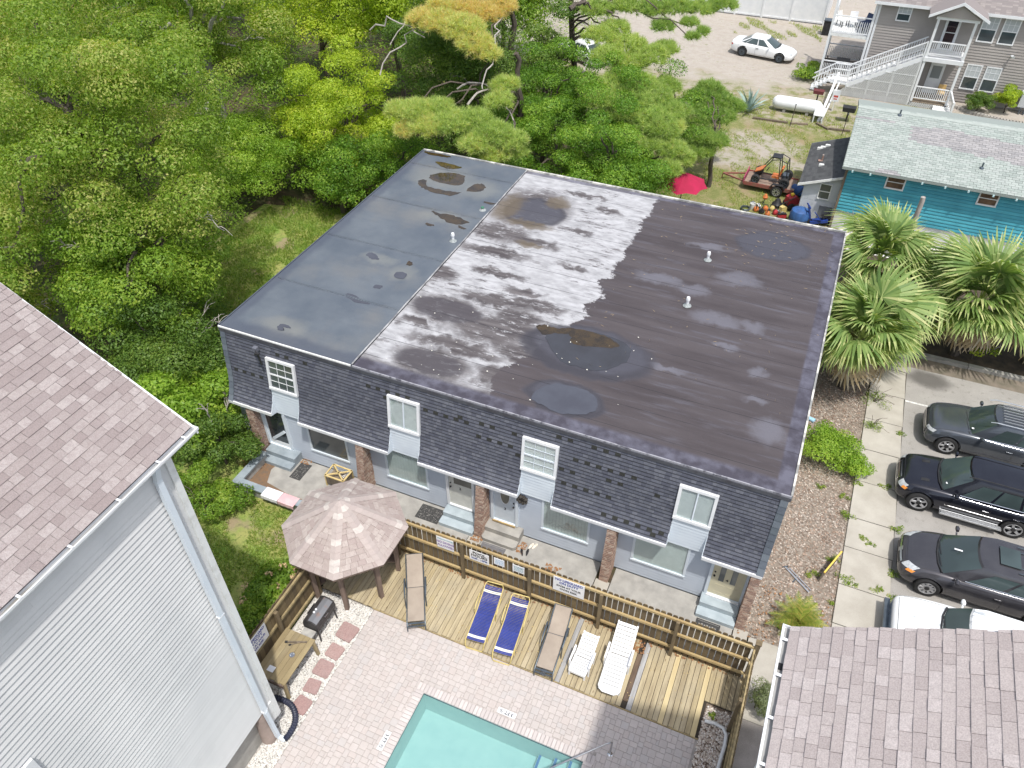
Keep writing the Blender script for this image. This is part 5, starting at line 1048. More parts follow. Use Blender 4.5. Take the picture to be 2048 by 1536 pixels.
puddle('large rain puddle in the middle of the roof reflecting trees', [(10.9, 4.4), (11.8, 4.75), (12.9, 4.9), (13.9, 4.6), (14.0, 3.8), (13.4, 3.0), (12.3, 2.9), (11.5, 3.3)], mat('deep_puddle', (.05, .052, .062), (.04, .04, .046), rough=.04, ns=1.2, spec=.6), RZ + .0115, .05)
puddle('shallow puddle near the front edge of the roof', [(11.7, .9), (12.1, 1.75), (13.0, 1.9), (13.6, 1.7), (13.8, 1.1), (13.1, .6), (12.3, .65)], DAMP, RZ + .0115, .04)
puddle('brown patch painting the tree reflection along the far side of the large roof puddle', [(p.x, p.y) for p in (at(x_, y_, RZ) for x_, y_ in ((1072, 652), (1094, 651), (1112, 657), (1145, 657), (1180, 664), (1215, 675), (1240, 690), (1222, 696), (1190, 695), (1160, 691), (1142, 686), (1140, 670), (1110, 667), (1085, 668)))], WET, RZ + .0155, .035)  # tree reflection put into the colour of a brown patch
# ------------------------------------------------------------------ vehicles
def evalmesh(o):
    dg = bpy.context.evaluated_depsgraph_get(); return D.meshes.new_from_object(o.evaluated_get(dg))
CARGL = glass('car_glass', (.035, .05, .05), .03); TAIL = mat('red_lamp', (.45, .02, .02), rough=.2); LAMP = mat('lamp_lens', (.55, .57, .58), (.35, .37, .39), rough=.15, ns=12, spec=.8); AMBER = mat('amber_lens', (.75, .27, .04), rough=.2, spec=.8)
RIM = mat('alloy', (.55, .56, .58), (.45, .46, .48), rough=.3, metal=.7)
def paint(name, col, col2=None, rough=.14, met=.45):
    t = NT(name); c = t.mix(t.ramp(t.noise(1.6, 6), .4, .65), col, col2 or col)
    d = t.mix(t.math('MULTIPLY', t.ramp(t.noise(60, 2), .55, .8), .12), c, (.3, .29, .28)); t.b.inputs['Coat Weight'].default_value = .6; t.b.inputs['Coat Roughness'].default_value = .06
    return t.fin(d, rough, .5, met)
def wheel(parent, x, y, r, wd, side, nsp, dark=False):
    o = mk('wheel', MB().lathe([(r * .2, -wd / 2), (r * .2, wd / 2)], 10, Matrix.Translation((x, y, r)) @ Matrix.Rotation(R(90), 4, 'X')), BLACK, parent)
    M = Matrix.Translation((x, y, r)) @ Matrix.Rotation(R(-90 * side), 4, 'X')
    mk('tyre', MB().lathe([(r * .66, -wd * .5), (r * .9, -wd * .52), (r * .985, -wd * .42), (r, -wd * .2), (r, wd * .2), (r * .985, wd * .42), (r * .9, wd * .52), (r * .7, wd * .5), (r * .66, wd * .42), (r * .66, -wd * .3)], 28, M), RUBBER, o, smooth=True)
    b = MB(); b.lathe([(r * .68, wd * .44), (r * .665, wd * .5), (r * .6, wd * .47), (r * .6, wd * .3)], 28, M, cap=False)
    for k in range(nsp):
        a = 2 * math.pi * k / nsp; ca, sa = math.cos(a), math.sin(a)
        def P(rad, off, h): return (ca * rad - sa * off, sa * rad + ca * off, h)
        w0, w1 = r * .10, r * .085
        b.add([P(r * .12, -w0, wd * .40), P(r * .12, w0, wd * .40), P(r * .64, w1, wd * .44), P(r * .64, -w1, wd * .44), P(r * .12, -w0 * 1.3, wd * .3), P(r * .12, w0 * 1.3, wd * .3), P(r * .64, w1 * 1.2, wd * .32), P(r * .64, -w1 * 1.2, wd * .32)], [(0, 1, 2, 3), (4, 7, 6, 5), (1, 5, 6, 2), (3, 2, 6, 7), (0, 3, 7, 4)], M)
    b.lathe([(r * .17, wd * .25), (r * .16, wd * .43), (r * .001, wd * .44)], 14, M); mk('rim', b, RIM if not dark else GUN, o, smooth=True)
    mk('brake_disc', MB().lathe([(r * .58, wd * .05), (r * .58, wd * .12), (.01, wd * .12)], 18, M), BLACK, o)
def car(name, label, cat, loc, rz, L, W, st, gh, wheels, r, pnt, spokes=5, group=None, k=1.1, dark=False, extras=None):
    """st: body stations from nose to tail as (x, half width, z bottom, z shoulder, z top, half width of the top).
    gh: greenhouse (x windscreen foot, x windscreen head, x tail head, x tail foot, z belt front, z belt rear, z roof, half belt, half roof, pillar fractions). Nose at +x."""
    t = thing(name, label, cat, loc, rz, group=group)
    rows = []
    for x, w_, zb, zs, zt, wt in st:
        half = [(0, zb), (w_ * .86, zb), (w_ * .955, zb + .06), (w_ * .99, zb + (zs - zb) * .38), (w_, zb + (zs - zb) * .72), (w_ * .985, zs), ((w_ * .97 + wt) / 2 * 1.0, zs + (zt - zs) * .62), (wt, zt), (wt * .5, zt + .018), (0, zt + .022)]
        rows.append([(x, y, z) for y, z in half] + [(x, -y, z) for y, z in reversed(half[1:-1])])
    n = len(rows[0]); b = MB(); b.add([p for q in rows for p in q], [(i * n + j, i * n + (j + 1) % n, (i + 1) * n + (j + 1) % n, (i + 1) * n + j) for i in range(len(rows) - 1) for j in range(n)] + [tuple(range(n)), tuple((len(rows) - 1) * n + j for j in reversed(range(n)))])
    me = b.mesh('body', pnt); bm = bmesh.new(); bm.from_mesh(me); bmesh.ops.recalc_face_normals(bm, faces=bm.faces); bm.to_mesh(me); bm.free()
    o = D.objects.new('tmp', me); COL.objects.link(o); sm = o.modifiers.new('s', 'SUBSURF'); sm.levels = sm.render_levels = 2
    cut = MB()
    for wx in wheels:
        for s in (-1, 1): cut.lathe([(r * 1.16, -.32), (r * 1.16, .32)], 26, Matrix.Translation((wx, s * W / 2, r * 1.02)) @ Matrix.Rotation(R(90), 4, 'X'))
    co = D.objects.new('tmp2', cut.mesh('c', BLACK)); COL.objects.link(co)
    bo = o.modifiers.new('b', 'BOOLEAN'); bo.object = co; bo.operation = 'DIFFERENCE'; bo.solver = 'EXACT'
    me2 = evalmesh(o); D.objects.remove(o); D.objects.remove(co)
    me2.materials.clear(); me2.materials.append(pnt); me2.polygons.foreach_set('material_index', [0] * len(me2.polygons)); me2.polygons.foreach_set('use_smooth', [True] * len(me2.polygons)); me2.set_sharp_from_angle(angle=R(38)); me2.name = 'body'
    body = link('body', me2, t)
    tree = BVHTree.FromPolygons([v.co[:] for v in me2.vertices], [p.vertices[:] for p in me2.polygons])
    def proj(p, d, off=.006):
        h = tree.ray_cast(Vector(p), Vector(d).normalized())
        return (h[0] + h[1] * off) if h[0] is not None else None
    def patch(nm, grid, d, m, off=.007, parent=t, M=None):
        pts = [[proj(p, d, off) for p in row] for row in grid]; b = MB(); nr, nc = len(pts), len(pts[0]); vs = []; ok = {}
        for i in range(nr):
            for j in range(nc):
                if pts[i][j] is not None: ok[(i, j)] = len(vs); vs.append(pts[i][j])
        fs = [tuple(ok[q] for q in ((i, j), (i, j + 1), (i + 1, j + 1), (i + 1, j))) for i in range(nr - 1) for j in range(nc - 1) if all(q in ok for q in ((i, j), (i, j + 1), (i + 1, j + 1), (i + 1, j)))]
        if not fs: return None
        b.add(vs, fs); return mk(nm, b, m, parent, smooth=True)
    def line(nm, pts, d, rr, m, parent=None):
        q = [proj(p, d, .0) for p in pts]; q = [x for x in q if x is not None]
        if len(q) > 1: return mk(nm, MB().tube(q, rr, 5), m, parent or body)
    # greenhouse shell
    xf0, xf1, xr1, xr0, zb0, zb1, zr, wb, wr, pil = gh
    def ring(u):                                                      # u 0 belt .. 1 roof edge
        f = xf0 + (xf1 - xf0) * u; q = xr0 + (xr1 - xr0) * u; w_ = wb + (wr - wb) * u; out = []
        bow = .16 * (1 - u * .3); nf = [(f + bow, 0), (f + bow * .75, w_ * .5), (f, w_ * .88)]
        side = [(f - .10 + (q + .08 - f + .10) * p, w_ * (1 - .03 * (1 - u))) for p in pil]
        nr_ = [(q, w_ * .86), (q - .05, w_ * .45), (q - .06, 0)]
        h = nf + side + nr_; zz = lambda x: (zb0 + (zb1 - zb0) * (xf0 - x) / (xf0 - xr0)) * (1 - u) + zr * u
        return [Vector((x, y, zz(x))) for x, y in h] + [Vector((x, -y, zz(x))) for x, y in reversed(h[1:-1])]
    r0, r1 = ring(-.08), ring(.93); n = len(r0); ce = Vector(((xf1 + xr1) / 2, 0, 0))
    def shrink(rg, f, z): return [Vector((ce.x + (p.x - ce.x) * f, p.y * f, z + (p.z - zr))) for p in rg]
    r2 = [Vector((ce.x + (p.x - ce.x) * .965, p.y * .94, zr + .035)) for p in r1]; r3 = [Vector((ce.x + (p.x - ce.x) * .72, p.y * .62, zr + .07)) for p in r1]
    b = MB(); b.add(r0 + r1 + r2 + r3 + [Vector((ce.x, 0, zr + .082))], [(i * n + j, i * n + (j + 1) % n, (i + 1) * n + (j + 1) % n, (i + 1) * n + j) for i in range(3) for j in range(n)] + [(3 * n + j, 3 * n + (j + 1) % n, 4 * n) for j in range(n)])
    mk('roof', b, pnt, t, smooth=True)
    k_ = len(pil)
    def pane(nm, idx, lo, hi, e0, e1, m=CARGL):
        A, Bq = ring(lo), ring(hi); b = MB(); vs = []
        for a in range(len(idx)):
            i = idx[a]; pa, pb = A[i].copy(), Bq[i].copy()
            if a == 0: j = idx[1]; pa = pa.lerp(A[j], e0); pb = pb.lerp(Bq[j], e0)
            if a == len(idx) - 1: j = idx[-2]; pa = pa.lerp(A[j], e1); pb = pb.lerp(Bq[j], e1)
            for p in (pa, pb): 
                d = Vector((p.x - ce.x, p.y * 1.5, .3)).normalized(); vs.append(p + d * .014)
        b.add(vs, [(2 * a, 2 * a + 2, 2 * a + 3, 2 * a + 1) for a in range(len(idx) - 1)]); return mk(nm, b, m, t, smooth=True)
    front = [n - 2, n - 1, 0, 1, 2]
    pane('windshield', front, .0, .95, .0, .0)
    mk('dashboard_shade', MB().tube([ring(.0)[i] + Vector((.05, 0, .02)) for i in front], .03, 6), BLACK, t)
    for a, c in zip(front[:0], front[:0]): pass
    rearh = [2 + k_ + 1, 2 + k_ + 2, 2 + k_ + 3, 2 + k_ + 4, 2 + k_ + 5]; pane('rear_window', [i % n for i in rearh], .1, .9, .05, .05)
    for s in (0, 1):
        for q in range(k_ - 1):
            i, j = 3 + q, 4 + q
            if s: i, j = n - i, n - j
            pane('side_window', [i, j], .06, .86, .05, .05)
        a = [ring(.03)[(3 + q) if not s else n - 3 - q] for q in range(k_)]; mk('window_trim', MB().tube([p + Vector((0, (.014 if not s else -.014), 0)) for p in a], .014, 5), CHROME if not dark else BLACK, t)
    for wx in wheels:
        for s in (-1, 1):
            wheel(t, wx, s * (W / 2 - .13), r, .25, s, spokes, dark)
            if wx: line('arch_lip', [(wx + r * 1.2 * math.cos(a), s * 2, r * 1.02 + r * 1.2 * math.sin(a)) for a in np.linspace(.15, 2.99, 14)], (0, -s, 0), .016, BLACK if dark else pnt)
    zs = st[len(st) // 2][3]
    for s in (-1, 1):
        m = [p for p in (gh[0] - .25, gh[0] - .25)]
        mk('mirror', MB().lathe([(.001, -.09), (.06, -.08), (.085, 0), (.06, .08), (.001, .1)], 10, Matrix.Translation((xf0 - .38, s * (W / 2 + .08), zb0 + .13)) @ Matrix.Rotation(R(90), 4, 'X') @ Matrix.Diagonal((.9, .95, 1.2, 1))).bar((xf0 - .36, s * (wb - .02), zb0 + .08), (xf0 - .37, s * (W / 2 + .05), zb0 + .1), .05, .03), pnt, t, smooth=True)
        sp = [gh[0] - .1 + (gh[3] - gh[0]) * p for p in pil]
        for q in range(1, min(3, len(pil) - 1) + 1):
            x = sp[q] if q < len(sp) else sp[-1]
            line('door_seam', [(x - .02 * z_, s * 2, z_) for z_ in np.linspace(st[3][2] + .12, zs + .02, 8)], (0, -s, 0), .007, BLACK)
            if q < 3:
                p = proj((x + .14, s * 2, zs - .07), (0, -s, 0), .02)
                if p is not None: mk('door_handle', MB().bar(p + Vector((-.1, 0, 0)), p + Vector((.1, 0, 0)), .04, .035), pnt if not dark else BLACK, t)
        line('sill_seam', [(x, s * 2, st[3][2] + .12) for x in np.linspace(wheels[0] - r * 1.3, wheels[1] + r * 1.3, 10)], (0, -s, 0), .008, BLACK)
    for s in (-1, 1): line('bonnet_seam', [(x, s * st[3][5] * .93, 3) for x in np.linspace(xf0 + .2, st[1][0] - .05, 9)], (0, 0, -1), .008, BLACK)
    line('bonnet_seam', [(st[1][0] - .05, y, 3) for y in np.linspace(-st[2][5] * .85, st[2][5] * .85, 9)], (0, 0, -1), .008, BLACK)
    mk('wiper', MB().bar((xf0 + .17, -.5, zb0 + .05), (xf0 + .1, .1, zb0 + .06), .02, .02).bar((xf0 + .17, .05, zb0 + .05), (xf0 + .08, .6, zb0 + .06), .02, .02), BLACK, t)
    if extras: extras(t, body, proj, patch, line, gh)
    return t
def g2(ys, zs_, x): return [[(x, y, z) for y in ys] for z in zs_]
def lamps(patch, s, y0, y1, z0, z1, m=LAMP, nm='headlight', x=5, dirx=-1, sk=.35, am=None, zsk=.0):
    ys = np.linspace(y0, y1, 7); g = [[(x, s * y + s * sk * (abs(x) - 2.5), z + zsk * (y - y0)) for y in ys] for z in np.linspace(z0, z1, 4)]
    return patch(nm, g, (dirx, -s * sk, 0), m, .008)
SUVS = lambda nose, tail, w: [(nose, w * .70, .42, .62, .78, w * .55), (nose - .16, w * .88, .30, .72, 1.00, w * .70), (nose - .5, w * .97, .27, .84, 1.10, w * .80), (nose - 1.1, w, .27, .92, 1.16, w * .84), (nose - 1.75, w, .27, .97, 1.20, w * .86), (0, w, .27, 1.0, 1.16, w * .88), (tail + 1.1, w, .28, 1.02, 1.18, w * .88), (tail + .35, w * .97, .32, 1.03, 1.22, w * .86), (tail + .06, w * .9, .38, 1.02, 1.22, w * .8), (tail, w * .8, .46, .98, 1.15, w * .7)]
# black SUV (nose points towards -x in the scene)
def ex_black(t, body, proj, patch, line, gh):
    for s in (-1, 1):
        lamps(patch, s, .60, .95, .80, .99); lamps(patch, s, .86, 1.0, .80, .90, AMBER, 'indicator')
        mk('running_board', MB().extr([(-1.05, s * 1.02, .34), (1.0, s * 1.02, .34), (1.0, s * 1.2, .34), (-1.05, s * 1.2, .34)], (0, 0, .05)), ALU, t)
        for i in range(24): pass
        mk('board_grip', MB().tube([(-1.0, s * 1.11, .395), (.95, s * 1.11, .395)], .05, 6), mat('dimpled_plate', (.55, .56, .57), (.30, .31, .32), rough=.4, ns=28, metal=.5), t)
        mk('roof_rail', MB().tube([(.55, s * .66, 1.97), (.3, s * .68, 2.03), (-1.7, s * .68, 2.03), (-1.95, s * .66, 1.95)], .022, 6), BLACK, t)
        line('side_moulding', [(x, s * 2, .72) for x in np.linspace(-.95, .95, 8)], (0, -s, 0), .018, CHROME)
        patch('bonnet_vent', [[(1.6 + .09 * i + .0, s * (.42 + .05 * j), 3) for j in range(4)] for i in range(4)], (0, 0, -1), BLACK, .006)
    g = patch('grille', g2(np.linspace(-.45, .45, 7), np.linspace(.66, .96, 4), 5), (-1, 0, 0), CHROME, .012)
    for z in (.72, .80, .88): patch('grille_bar', g2(np.linspace(-.42, .42, 7), (z, z + .035), 5), (-1, 0, 0), BLACK, .02)
    patch('lower_intake', g2(np.linspace(-.6, .6, 7), (.42, .52), 5), (-1, 0, 0), BLACK, .01)
    mk('windscreen_tag', MB().box(gh[0] - .1, gh[0] - .02, .52, .6, 1.33, 1.335), WHITE, t)
W1 = 1.06
car('black_suv', 'shiny black SUV with chrome running boards and five spoke wheels', 'SUV', (26.62, 7.55, 0), math.pi, 5.2, 2 * W1, SUVS(2.62, -2.55, W1), (1.12, .32, -1.95, -2.42, 1.2, 1.26, 1.88, .93, .72, (.12, .42, .70, .98)), (1.72, -1.42), .43, paint('black_paint', (.012, .013, .022), (.018, .02, .03)), 5, 'cars parked in the lot', extras=ex_black)
def ex_grey(t, body, proj, patch, line, gh):
    for s in (-1, 1):
        lamps(patch, s, .55, .96, .80, .92, zsk=.12)
        mk('roof_rail', MB().tube([(.6, s * .68, 1.86), (.4, s * .7, 1.92), (-1.7, s * .7, 1.92), (-1.9, s * .68, 1.85)], .022, 6), ALU, t)
    for y in np.linspace(-.5, .5, 7): mk('roof_rib', MB().bar((.15, y, 1.91), (-1.75, y, 1.91), .035, .045), mat('silver_rib', (.45, .46, .47), rough=.3, metal=.7), t)
    for z in (.60, .69, .78): patch('grille_bar', g2(np.linspace(-.62, .62, 9), (z, z + .03), 5), (-1, 0, 0), CHROME, .016)
    patch('grille', g2(np.linspace(-.66, .66, 9), np.linspace(.56, .84, 4), 5), (-1, 0, 0), BLACK, .01)
    patch('lower_intake', g2(np.linspace(-.7, .7, 9), (.36, .48), 5), (-1, 0, 0), BLACK, .01)
    mk('windscreen_tag', MB().box(gh[0] - .06, gh[0] + .02, .56, .64, 1.3, 1.305), WHITE, t)
    mk('seat_cover', MB().lathe([(.001, 0), (.16, .02), (.18, .12), (.1, .2), (.001, .22)], 10, mat4((.1, .55, 1.2))), mat('blue_cover', (.05, .16, .5)), t)
car('grey_suv', 'dark grey SUV with silver roof ribs, farthest from the houses in the row', 'SUV', (27.5, 11.05, 0), math.pi, 5.2, 2.1, SUVS(2.6, -2.55, 1.05), (1.05, .28, -1.95, -2.42, 1.14, 1.22, 1.78, .93, .73, (.12, .42, .70, .98)), (1.68, -1.45), .42, paint('grey_paint', (.07, .08, .095), (.085, .095, .11)), 6, 'cars parked in the lot', extras=ex_grey)
def ex_van(t, body, proj, patch, line, gh):
    for s in (-1, 1):
        lamps(patch, s, .58, .97, .76, .90, zsk=.2); lamps(patch, s, .84, 1.02, .74, .83, AMBER, 'indicator', zsk=.2)
        for y in (.25, .5): line('roof_groove', [(x, s * y, 4) for x in np.linspace(-.6, -2.2, 6)], (0, 0, -1), .012, GUN)
        line('slide_rail', [(x, s * 2, 1.04) for x in np.linspace(-1.2, -2.2, 6)], (0, -s, 0), .014, BLACK)
    for y in (-.55, -.33, .33, .55): mk('roof_rib', MB().bar((-.55, y, 1.838), (-2.0, y, 1.83), .03, .02), GUN, t)
    mk('sunroof', MB().prism([(-.02, -.38), (-.02, .38), (-.62, .38), (-.62, -.38)], 1.855, 1.868), CARGL, t)
    patch('grille', g2(np.linspace(-.5, .5, 8), np.linspace(.60, .80, 4), 5), (-1, 0, 0), BLACK, .01); patch('grille_bar', g2(np.linspace(-.55, .55, 8), (.74, .79), 5), (-1, 0, 0), CHROME, .018); patch('emblem', g2(np.linspace(-.09, .09, 3), (.68, .82), 5), (-1, 0, 0), CHROME, .025)
    patch('lower_intake', g2(np.linspace(-.6, .6, 8), (.36, .46), 5), (-1, 0, 0), BLACK, .01)
    mk('windscreen_tag', MB().box(gh[0] - .45, gh[0] - .2, -.03, .03, 1.5, 1.505), WHITE, t)
vs = [(2.7, .70, .40, .58, .72, .50), (2.52, .92, .28, .66, .86, .70), (2.2, 1.02, .24, .78, .98, .80), (1.75, 1.07, .23, .88, 1.08, .86), (1.3, 1.08, .23, .94, 1.14, .9), (0, 1.09, .23, .98, 1.16, .92), (-1.5, 1.09, .24, 1.0, 1.2, .92), (-2.4, 1.06, .28, 1.02, 1.24, .9), (-2.72, .98, .34, 1.0, 1.22, .82), (-2.8, .86, .42, .96, 1.15, .72)]
car('grey_minivan', 'dark grey minivan with a black sunroof between the black SUV and the old white pickup', 'minivan', (26.97, 3.8, 0), math.pi, 5.5, 2.18, vs, (1.42, .42, -2.3, -2.68, 1.12, 1.26, 1.74, .96, .77, (.13, .42, .74, .98)), (1.68, -1.6), .4, paint('violet_grey_paint', (.062, .06, .068), (.075, .073, .08)), 9, 'cars parked in the lot', extras=ex_van)
# old white pickup with peeling bonnet and rust
def _():
    t = NT('peeling_white_paint'); X = t.xyz(); n = t.noise(2.4, 8, (.5, 2.4, 1), rough=.7); c = t.mix(t.ramp(n, .3, .7), (.66, .68, .69), (.74, .75, .75))
    pm = t.math('MULTIPLY', t.ramp(t.noise(3.2, 8, (.35, 1.8, 1), rough=.72), .55, .6), t.ell([(25.6, 1.15, 1.0, .28), (25.35, .75, .8, .22)], .15, 2, .5)); c = t.mix(pm, c, (.25, .28, .31))
    rs = t.math('MULTIPLY', t.ramp(t.noise(6, 6), .45, .55), t.ell([(28.4, 1.05, .38, .3)], .2, 3, .6)); c = t.mix(rs, c, (.32, .14, .08)); return t.fin(c, .45, .4)
def ex_old(t, body, proj, patch, line, gh):
    patch('grille', g2(np.linspace(-.75, .75, 8), (.62, .86), 5), (-1, 0, 0), CHROME, .01)
    for s in (-1, 1): lamps(patch, s, .62, .92, .66, .86, sk=.15)
    mk('bumper', MB().bar((2.68, -.95, .5), (2.68, .95, .5), .16, .14), GUN, t)
    b = MB().add([(.95, -.35, 1.30), (.95, .12, 1.30), (.6, .2, 1.52), (.55, -.3, 1.54)], [(0, 1, 2, 3)]); mk('sun_shade', b, mat('pale_green_shade', (.42, .58, .50), (.55, .66, .6), ns=6), t)
vs = [(2.62, .86, .42, .62, .9, .78), (2.5, .96, .32, .8, 1.02, .86), (2.0, 1.0, .30, .98, 1.12, .9), (1.4, 1.02, .30, 1.04, 1.16, .92), (.9, 1.02, .30, 1.06, 1.18, .93), (0, 1.02, .30, 1.06, 1.18, .93), (-1.4, 1.02, .30, 1.06, 1.18, .93), (-2.3, 1.0, .32, 1.06, 1.18, .92), (-2.55, .96, .38, 1.05, 1.16, .9)]
car('white_pickup', 'old white vehicle with peeling bonnet paint and a rusty roof spot', 'truck', (26.75, .75, 0), math.pi, 5.2, 2.04, vs, (1.05, .5, -2.2, -2.45, 1.18, 1.2, 1.72, .92, .76, (.1, .45, .72, .98)), (1.6, -1.6), .4, _(), 6, 'cars parked in the lot', extras=ex_old)
# white sedan in the sandy yard (nose +x)
def ex_sed(t, body, proj, patch, line, gh):
    for s in (-1, 1):
        lamps(patch, s, .55, .95, .66, .76, zsk=.1); lamps(patch, s, .5, .92, .78, .9, TAIL, 'tail_lamp', -5, 1)
    patch('grille', g2(np.linspace(-.7, .7, 8), (.28, .52), 5), (-1, 0, 0), BLACK, .01)
vs = [(2.66, .66, .36, .50, .62, .5), (2.46, .9, .24, .60, .76, .72), (2.0, .99, .21, .72, .88, .78), (1.4, 1.02, .2, .80, .96, .82), (.9, 1.02, .2, .86, 1.02, .86), (0, 1.02, .2, .90, 1.04, .88), (-1.3, 1.02, .21, .92, 1.08, .88), (-1.9, 1.0, .24, .93, 1.12, .84), (-2.45, .92, .30, .90, 1.1, .76), (-2.66, .78, .4, .84, 1.02, .66)]
car('white_sedan', 'white sedan parked on the sand near the white vinyl fence', 'car', (11.4, 53.2, 0), R(-9), 5.3, 2.04, vs, (1.05, .15, -1.0, -1.85, 1.0, 1.08, 1.52, .88, .64, (.12, .48, .86, .99)), (1.62, -1.52), .37, paint('white_car_paint', (.72, .74, .76), (.78, .79, .8), .3, 0), 10, dark=True, extras=ex_sed)
car('white_car', 'white car half hidden behind the ivy covered pine trunk', 'car', (-2.2, 46.6, 0), R(150), 5.0, 2.0, vs, (1.05, .15, -1.0, -1.85, 1.0, 1.08, 1.52, .88, .64, (.12, .48, .86, .99)), (1.62, -1.52), .37, D.materials['white_car_paint'], 7, extras=ex_sed)
# go-kart on its trailer, workshop clutter by the shed
REDRUST = mat('rusty_red', (.28, .07, .06), (.2, .11, .08), rough=.8, ns=6); ORANGE = mat('orange_plastic_kart', (.66, .19, .045), (.42, .14, .05), rough=.5, ns=9); BLUEB = mat('blue_plastic', (.04, .12, .33), (.035, .085, .22), rough=.55, ns=4); REDP = mat('red_paint', (.48, .04, .05), (.26, .03, .035), rough=.5, ns=8)
t = thing('utility_trailer', 'rusty red utility trailer carrying the orange go-kart', 'trailer', (15.75, 29.85, 0), R(-2))
mk('bed', MB().box(-1.45, 1.5, -.8, .8, .42, .48), mat('trailer_boards', (.30, .22, .17), (.2, .15, .12), ns=5), t)
mk('side_rail', MB().box(-1.47, 1.52, -.84, -.8, .34, .56).box(-1.47, 1.52, .8, .84, .34, .56), REDRUST, t); mk('front_board', MB().box(-1.52, -1.47, -.8, .8, .4, .8), mat('pink_red_panel', (.35, .06, .12)), t)
mk('tongue', MB().bar((-1.45, -.6, .42), (-2.9, 0, .4), .08, .08).bar((-1.45, .6, .42), (-2.9, 0, .4), .08, .08).bar((-2.9, 0, .4), (-2.95, 0, .05), .05, .05), REDRUST, t)
for s in (-1, 1): wheel(t, .55, s * .95, .34, .2, s, 8)
mk('fender', MB().extr([(.1, -1.06, .55), (.25, -1.06, .78), (.85, -1.06, .78), (1.0, -1.06, .55), (.95, -1.06, .55), (.82, -1.06, .75), (.28, -1.06, .75), (.15, -1.06, .55)], (0, .25, 0)), BLACK, t)
t = thing('go_kart', 'orange and black off road go-kart with tubular roll cage on the trailer', 'go-kart', (15.75, 29.85, .48), R(-2))
mk('frame', MB().tube([(-1.0, -.4, .25), (.95, -.4, .25)], .035, 6).tube([(-1.0, .4, .25), (.95, .4, .25)], .035, 6).tube([(-1.0, -.4, .25), (-1.0, .4, .25)], .035, 6).tube([(.95, -.4, .25), (.95, .4, .25)], .035, 6), BLACK, t)
for s in (-1, 1):
    mk('cage_bar', MB().tube([(-.85, s * .32, .3), (-.6, s * .42, .75), (-.15, s * .42, 1.5), (.3, s * .42, 1.62), (.75, s * .42, 1.45), (.95, s * .4, .3)], .03, 6).tube([(.3, s * .42, 1.62), (.5, s * .42, .3)], .028, 6), BLACK, t, smooth=True)
    for x in (-.85, .85):
        wheel(t, x, s * .62, .3 if x > 0 else .26, .26, s, 5, True)
mk('cage_top', MB().tube([(-.15, -.42, 1.5), (-.15, .42, 1.5)], .03, 6).tube([(.3, -.42, 1.62), (.3, .42, 1.62)], .03, 6).tube([(.75, -.42, 1.45), (.75, .42, 1.45)], .03, 6).box(-.2, .35, -.3, .3, 1.6, 1.66), BLACK, t)
for y in (-.25, .02): mk('seat', MB().extr([(.0, y, .35), (.45, y, .32), (.62, y, 1.0), (.5, y, 1.02), (.38, y, .46), (.02, y, .46)], (0, .23, 0)), ORANGE, t)
mk('nose_panel', MB().extr([(-1.0, -.25, .5), (-.5, -.3, .78), (-.5, .3, .78), (-1.0, .25, .5)], (-.02, 0, .05)), ORANGE, t); mk('engine', MB().box(.62, .95, -.25, .25, .28, .62), GUN, t); mk('steering_wheel', MB().tube([(-.3 + .06 * math.sin(a), -.13 + .14 * math.cos(a), .78 + .12 * math.sin(a)) for a in np.linspace(0, 6.283, 14)], .018, 5), BLACK, t)
t = thing('blue_barrel', 'blue plastic barrel lying beside the trailer and shed', 'barrel', (17.55, 29.6, .32), R(80)); mk('shell', MB().lathe([(.01, -.5), (.25, -.5), (.32, -.42), (.33, -.15), (.345, -.12), (.33, -.09), (.33, .12), (.345, .15), (.33, .18), (.32, .42), (.25, .5), (.01, .5)], 18, Matrix.Rotation(R(90), 4, 'X')), BLUEB, t, smooth=True)
t = thing('blue_tarp_drum', 'big blue plastic drum half hidden behind the flat roof edge by the shed', 'drum', (17.95, 26.3, 0)); mk('shell', MB().lathe([(.5, 0), (.55, .3), (.55, .6), (.48, .8), (.3, .9), (.01, .95)], 20), BLUEB, t, smooth=True); mk('hoop', MB().lathe([(.555, .3), (.575, .33), (.555, .36)], 20), BLACK, t)
t = thing('blue_scooter', 'blue folded machine with rails leaning by the shed wall', 'scooter', (19.0, 26.4, 0), .4)
mk('deck', MB().bar((-.5, 0, .25), (.5, 0, .35), .35, .16), mat('deep_blue_paint', (.02, .05, .25), (.015, .04, .18), rough=.4), t); mk('column', MB().bar((-.45, 0, .3), (-.75, 0, 1.25), .1, .1).bar((-.75, -.3, 1.25), (-.75, .3, 1.25), .06, .06).bar((.1, -.2, .4), (-.4, -.2, .95), .12, .05), D.materials['deep_blue_paint'], t); mk('seat', MB().bar((.15, 0, .55), (.5, 0, .75), .28, .12), BLACK, t)
for x in (-.5, .5): mk('wheel', MB().lathe([(.1, -.06), (.2, -.06), (.22, 0), (.2, .06), (.1, .06)], 16, Matrix.Translation((x, 0, .22)) @ Matrix.Rotation(R(90), 4, 'X')), RUBBER, t)
mk('rail', MB().bar((.3, .25, .3), (.85, .4, .75), .05, .05), YEL, t)
t = thing('garden_machine', 'bright red garden machine against the white shed corner', 'machine', (17.3, 27.9, 0), .6)
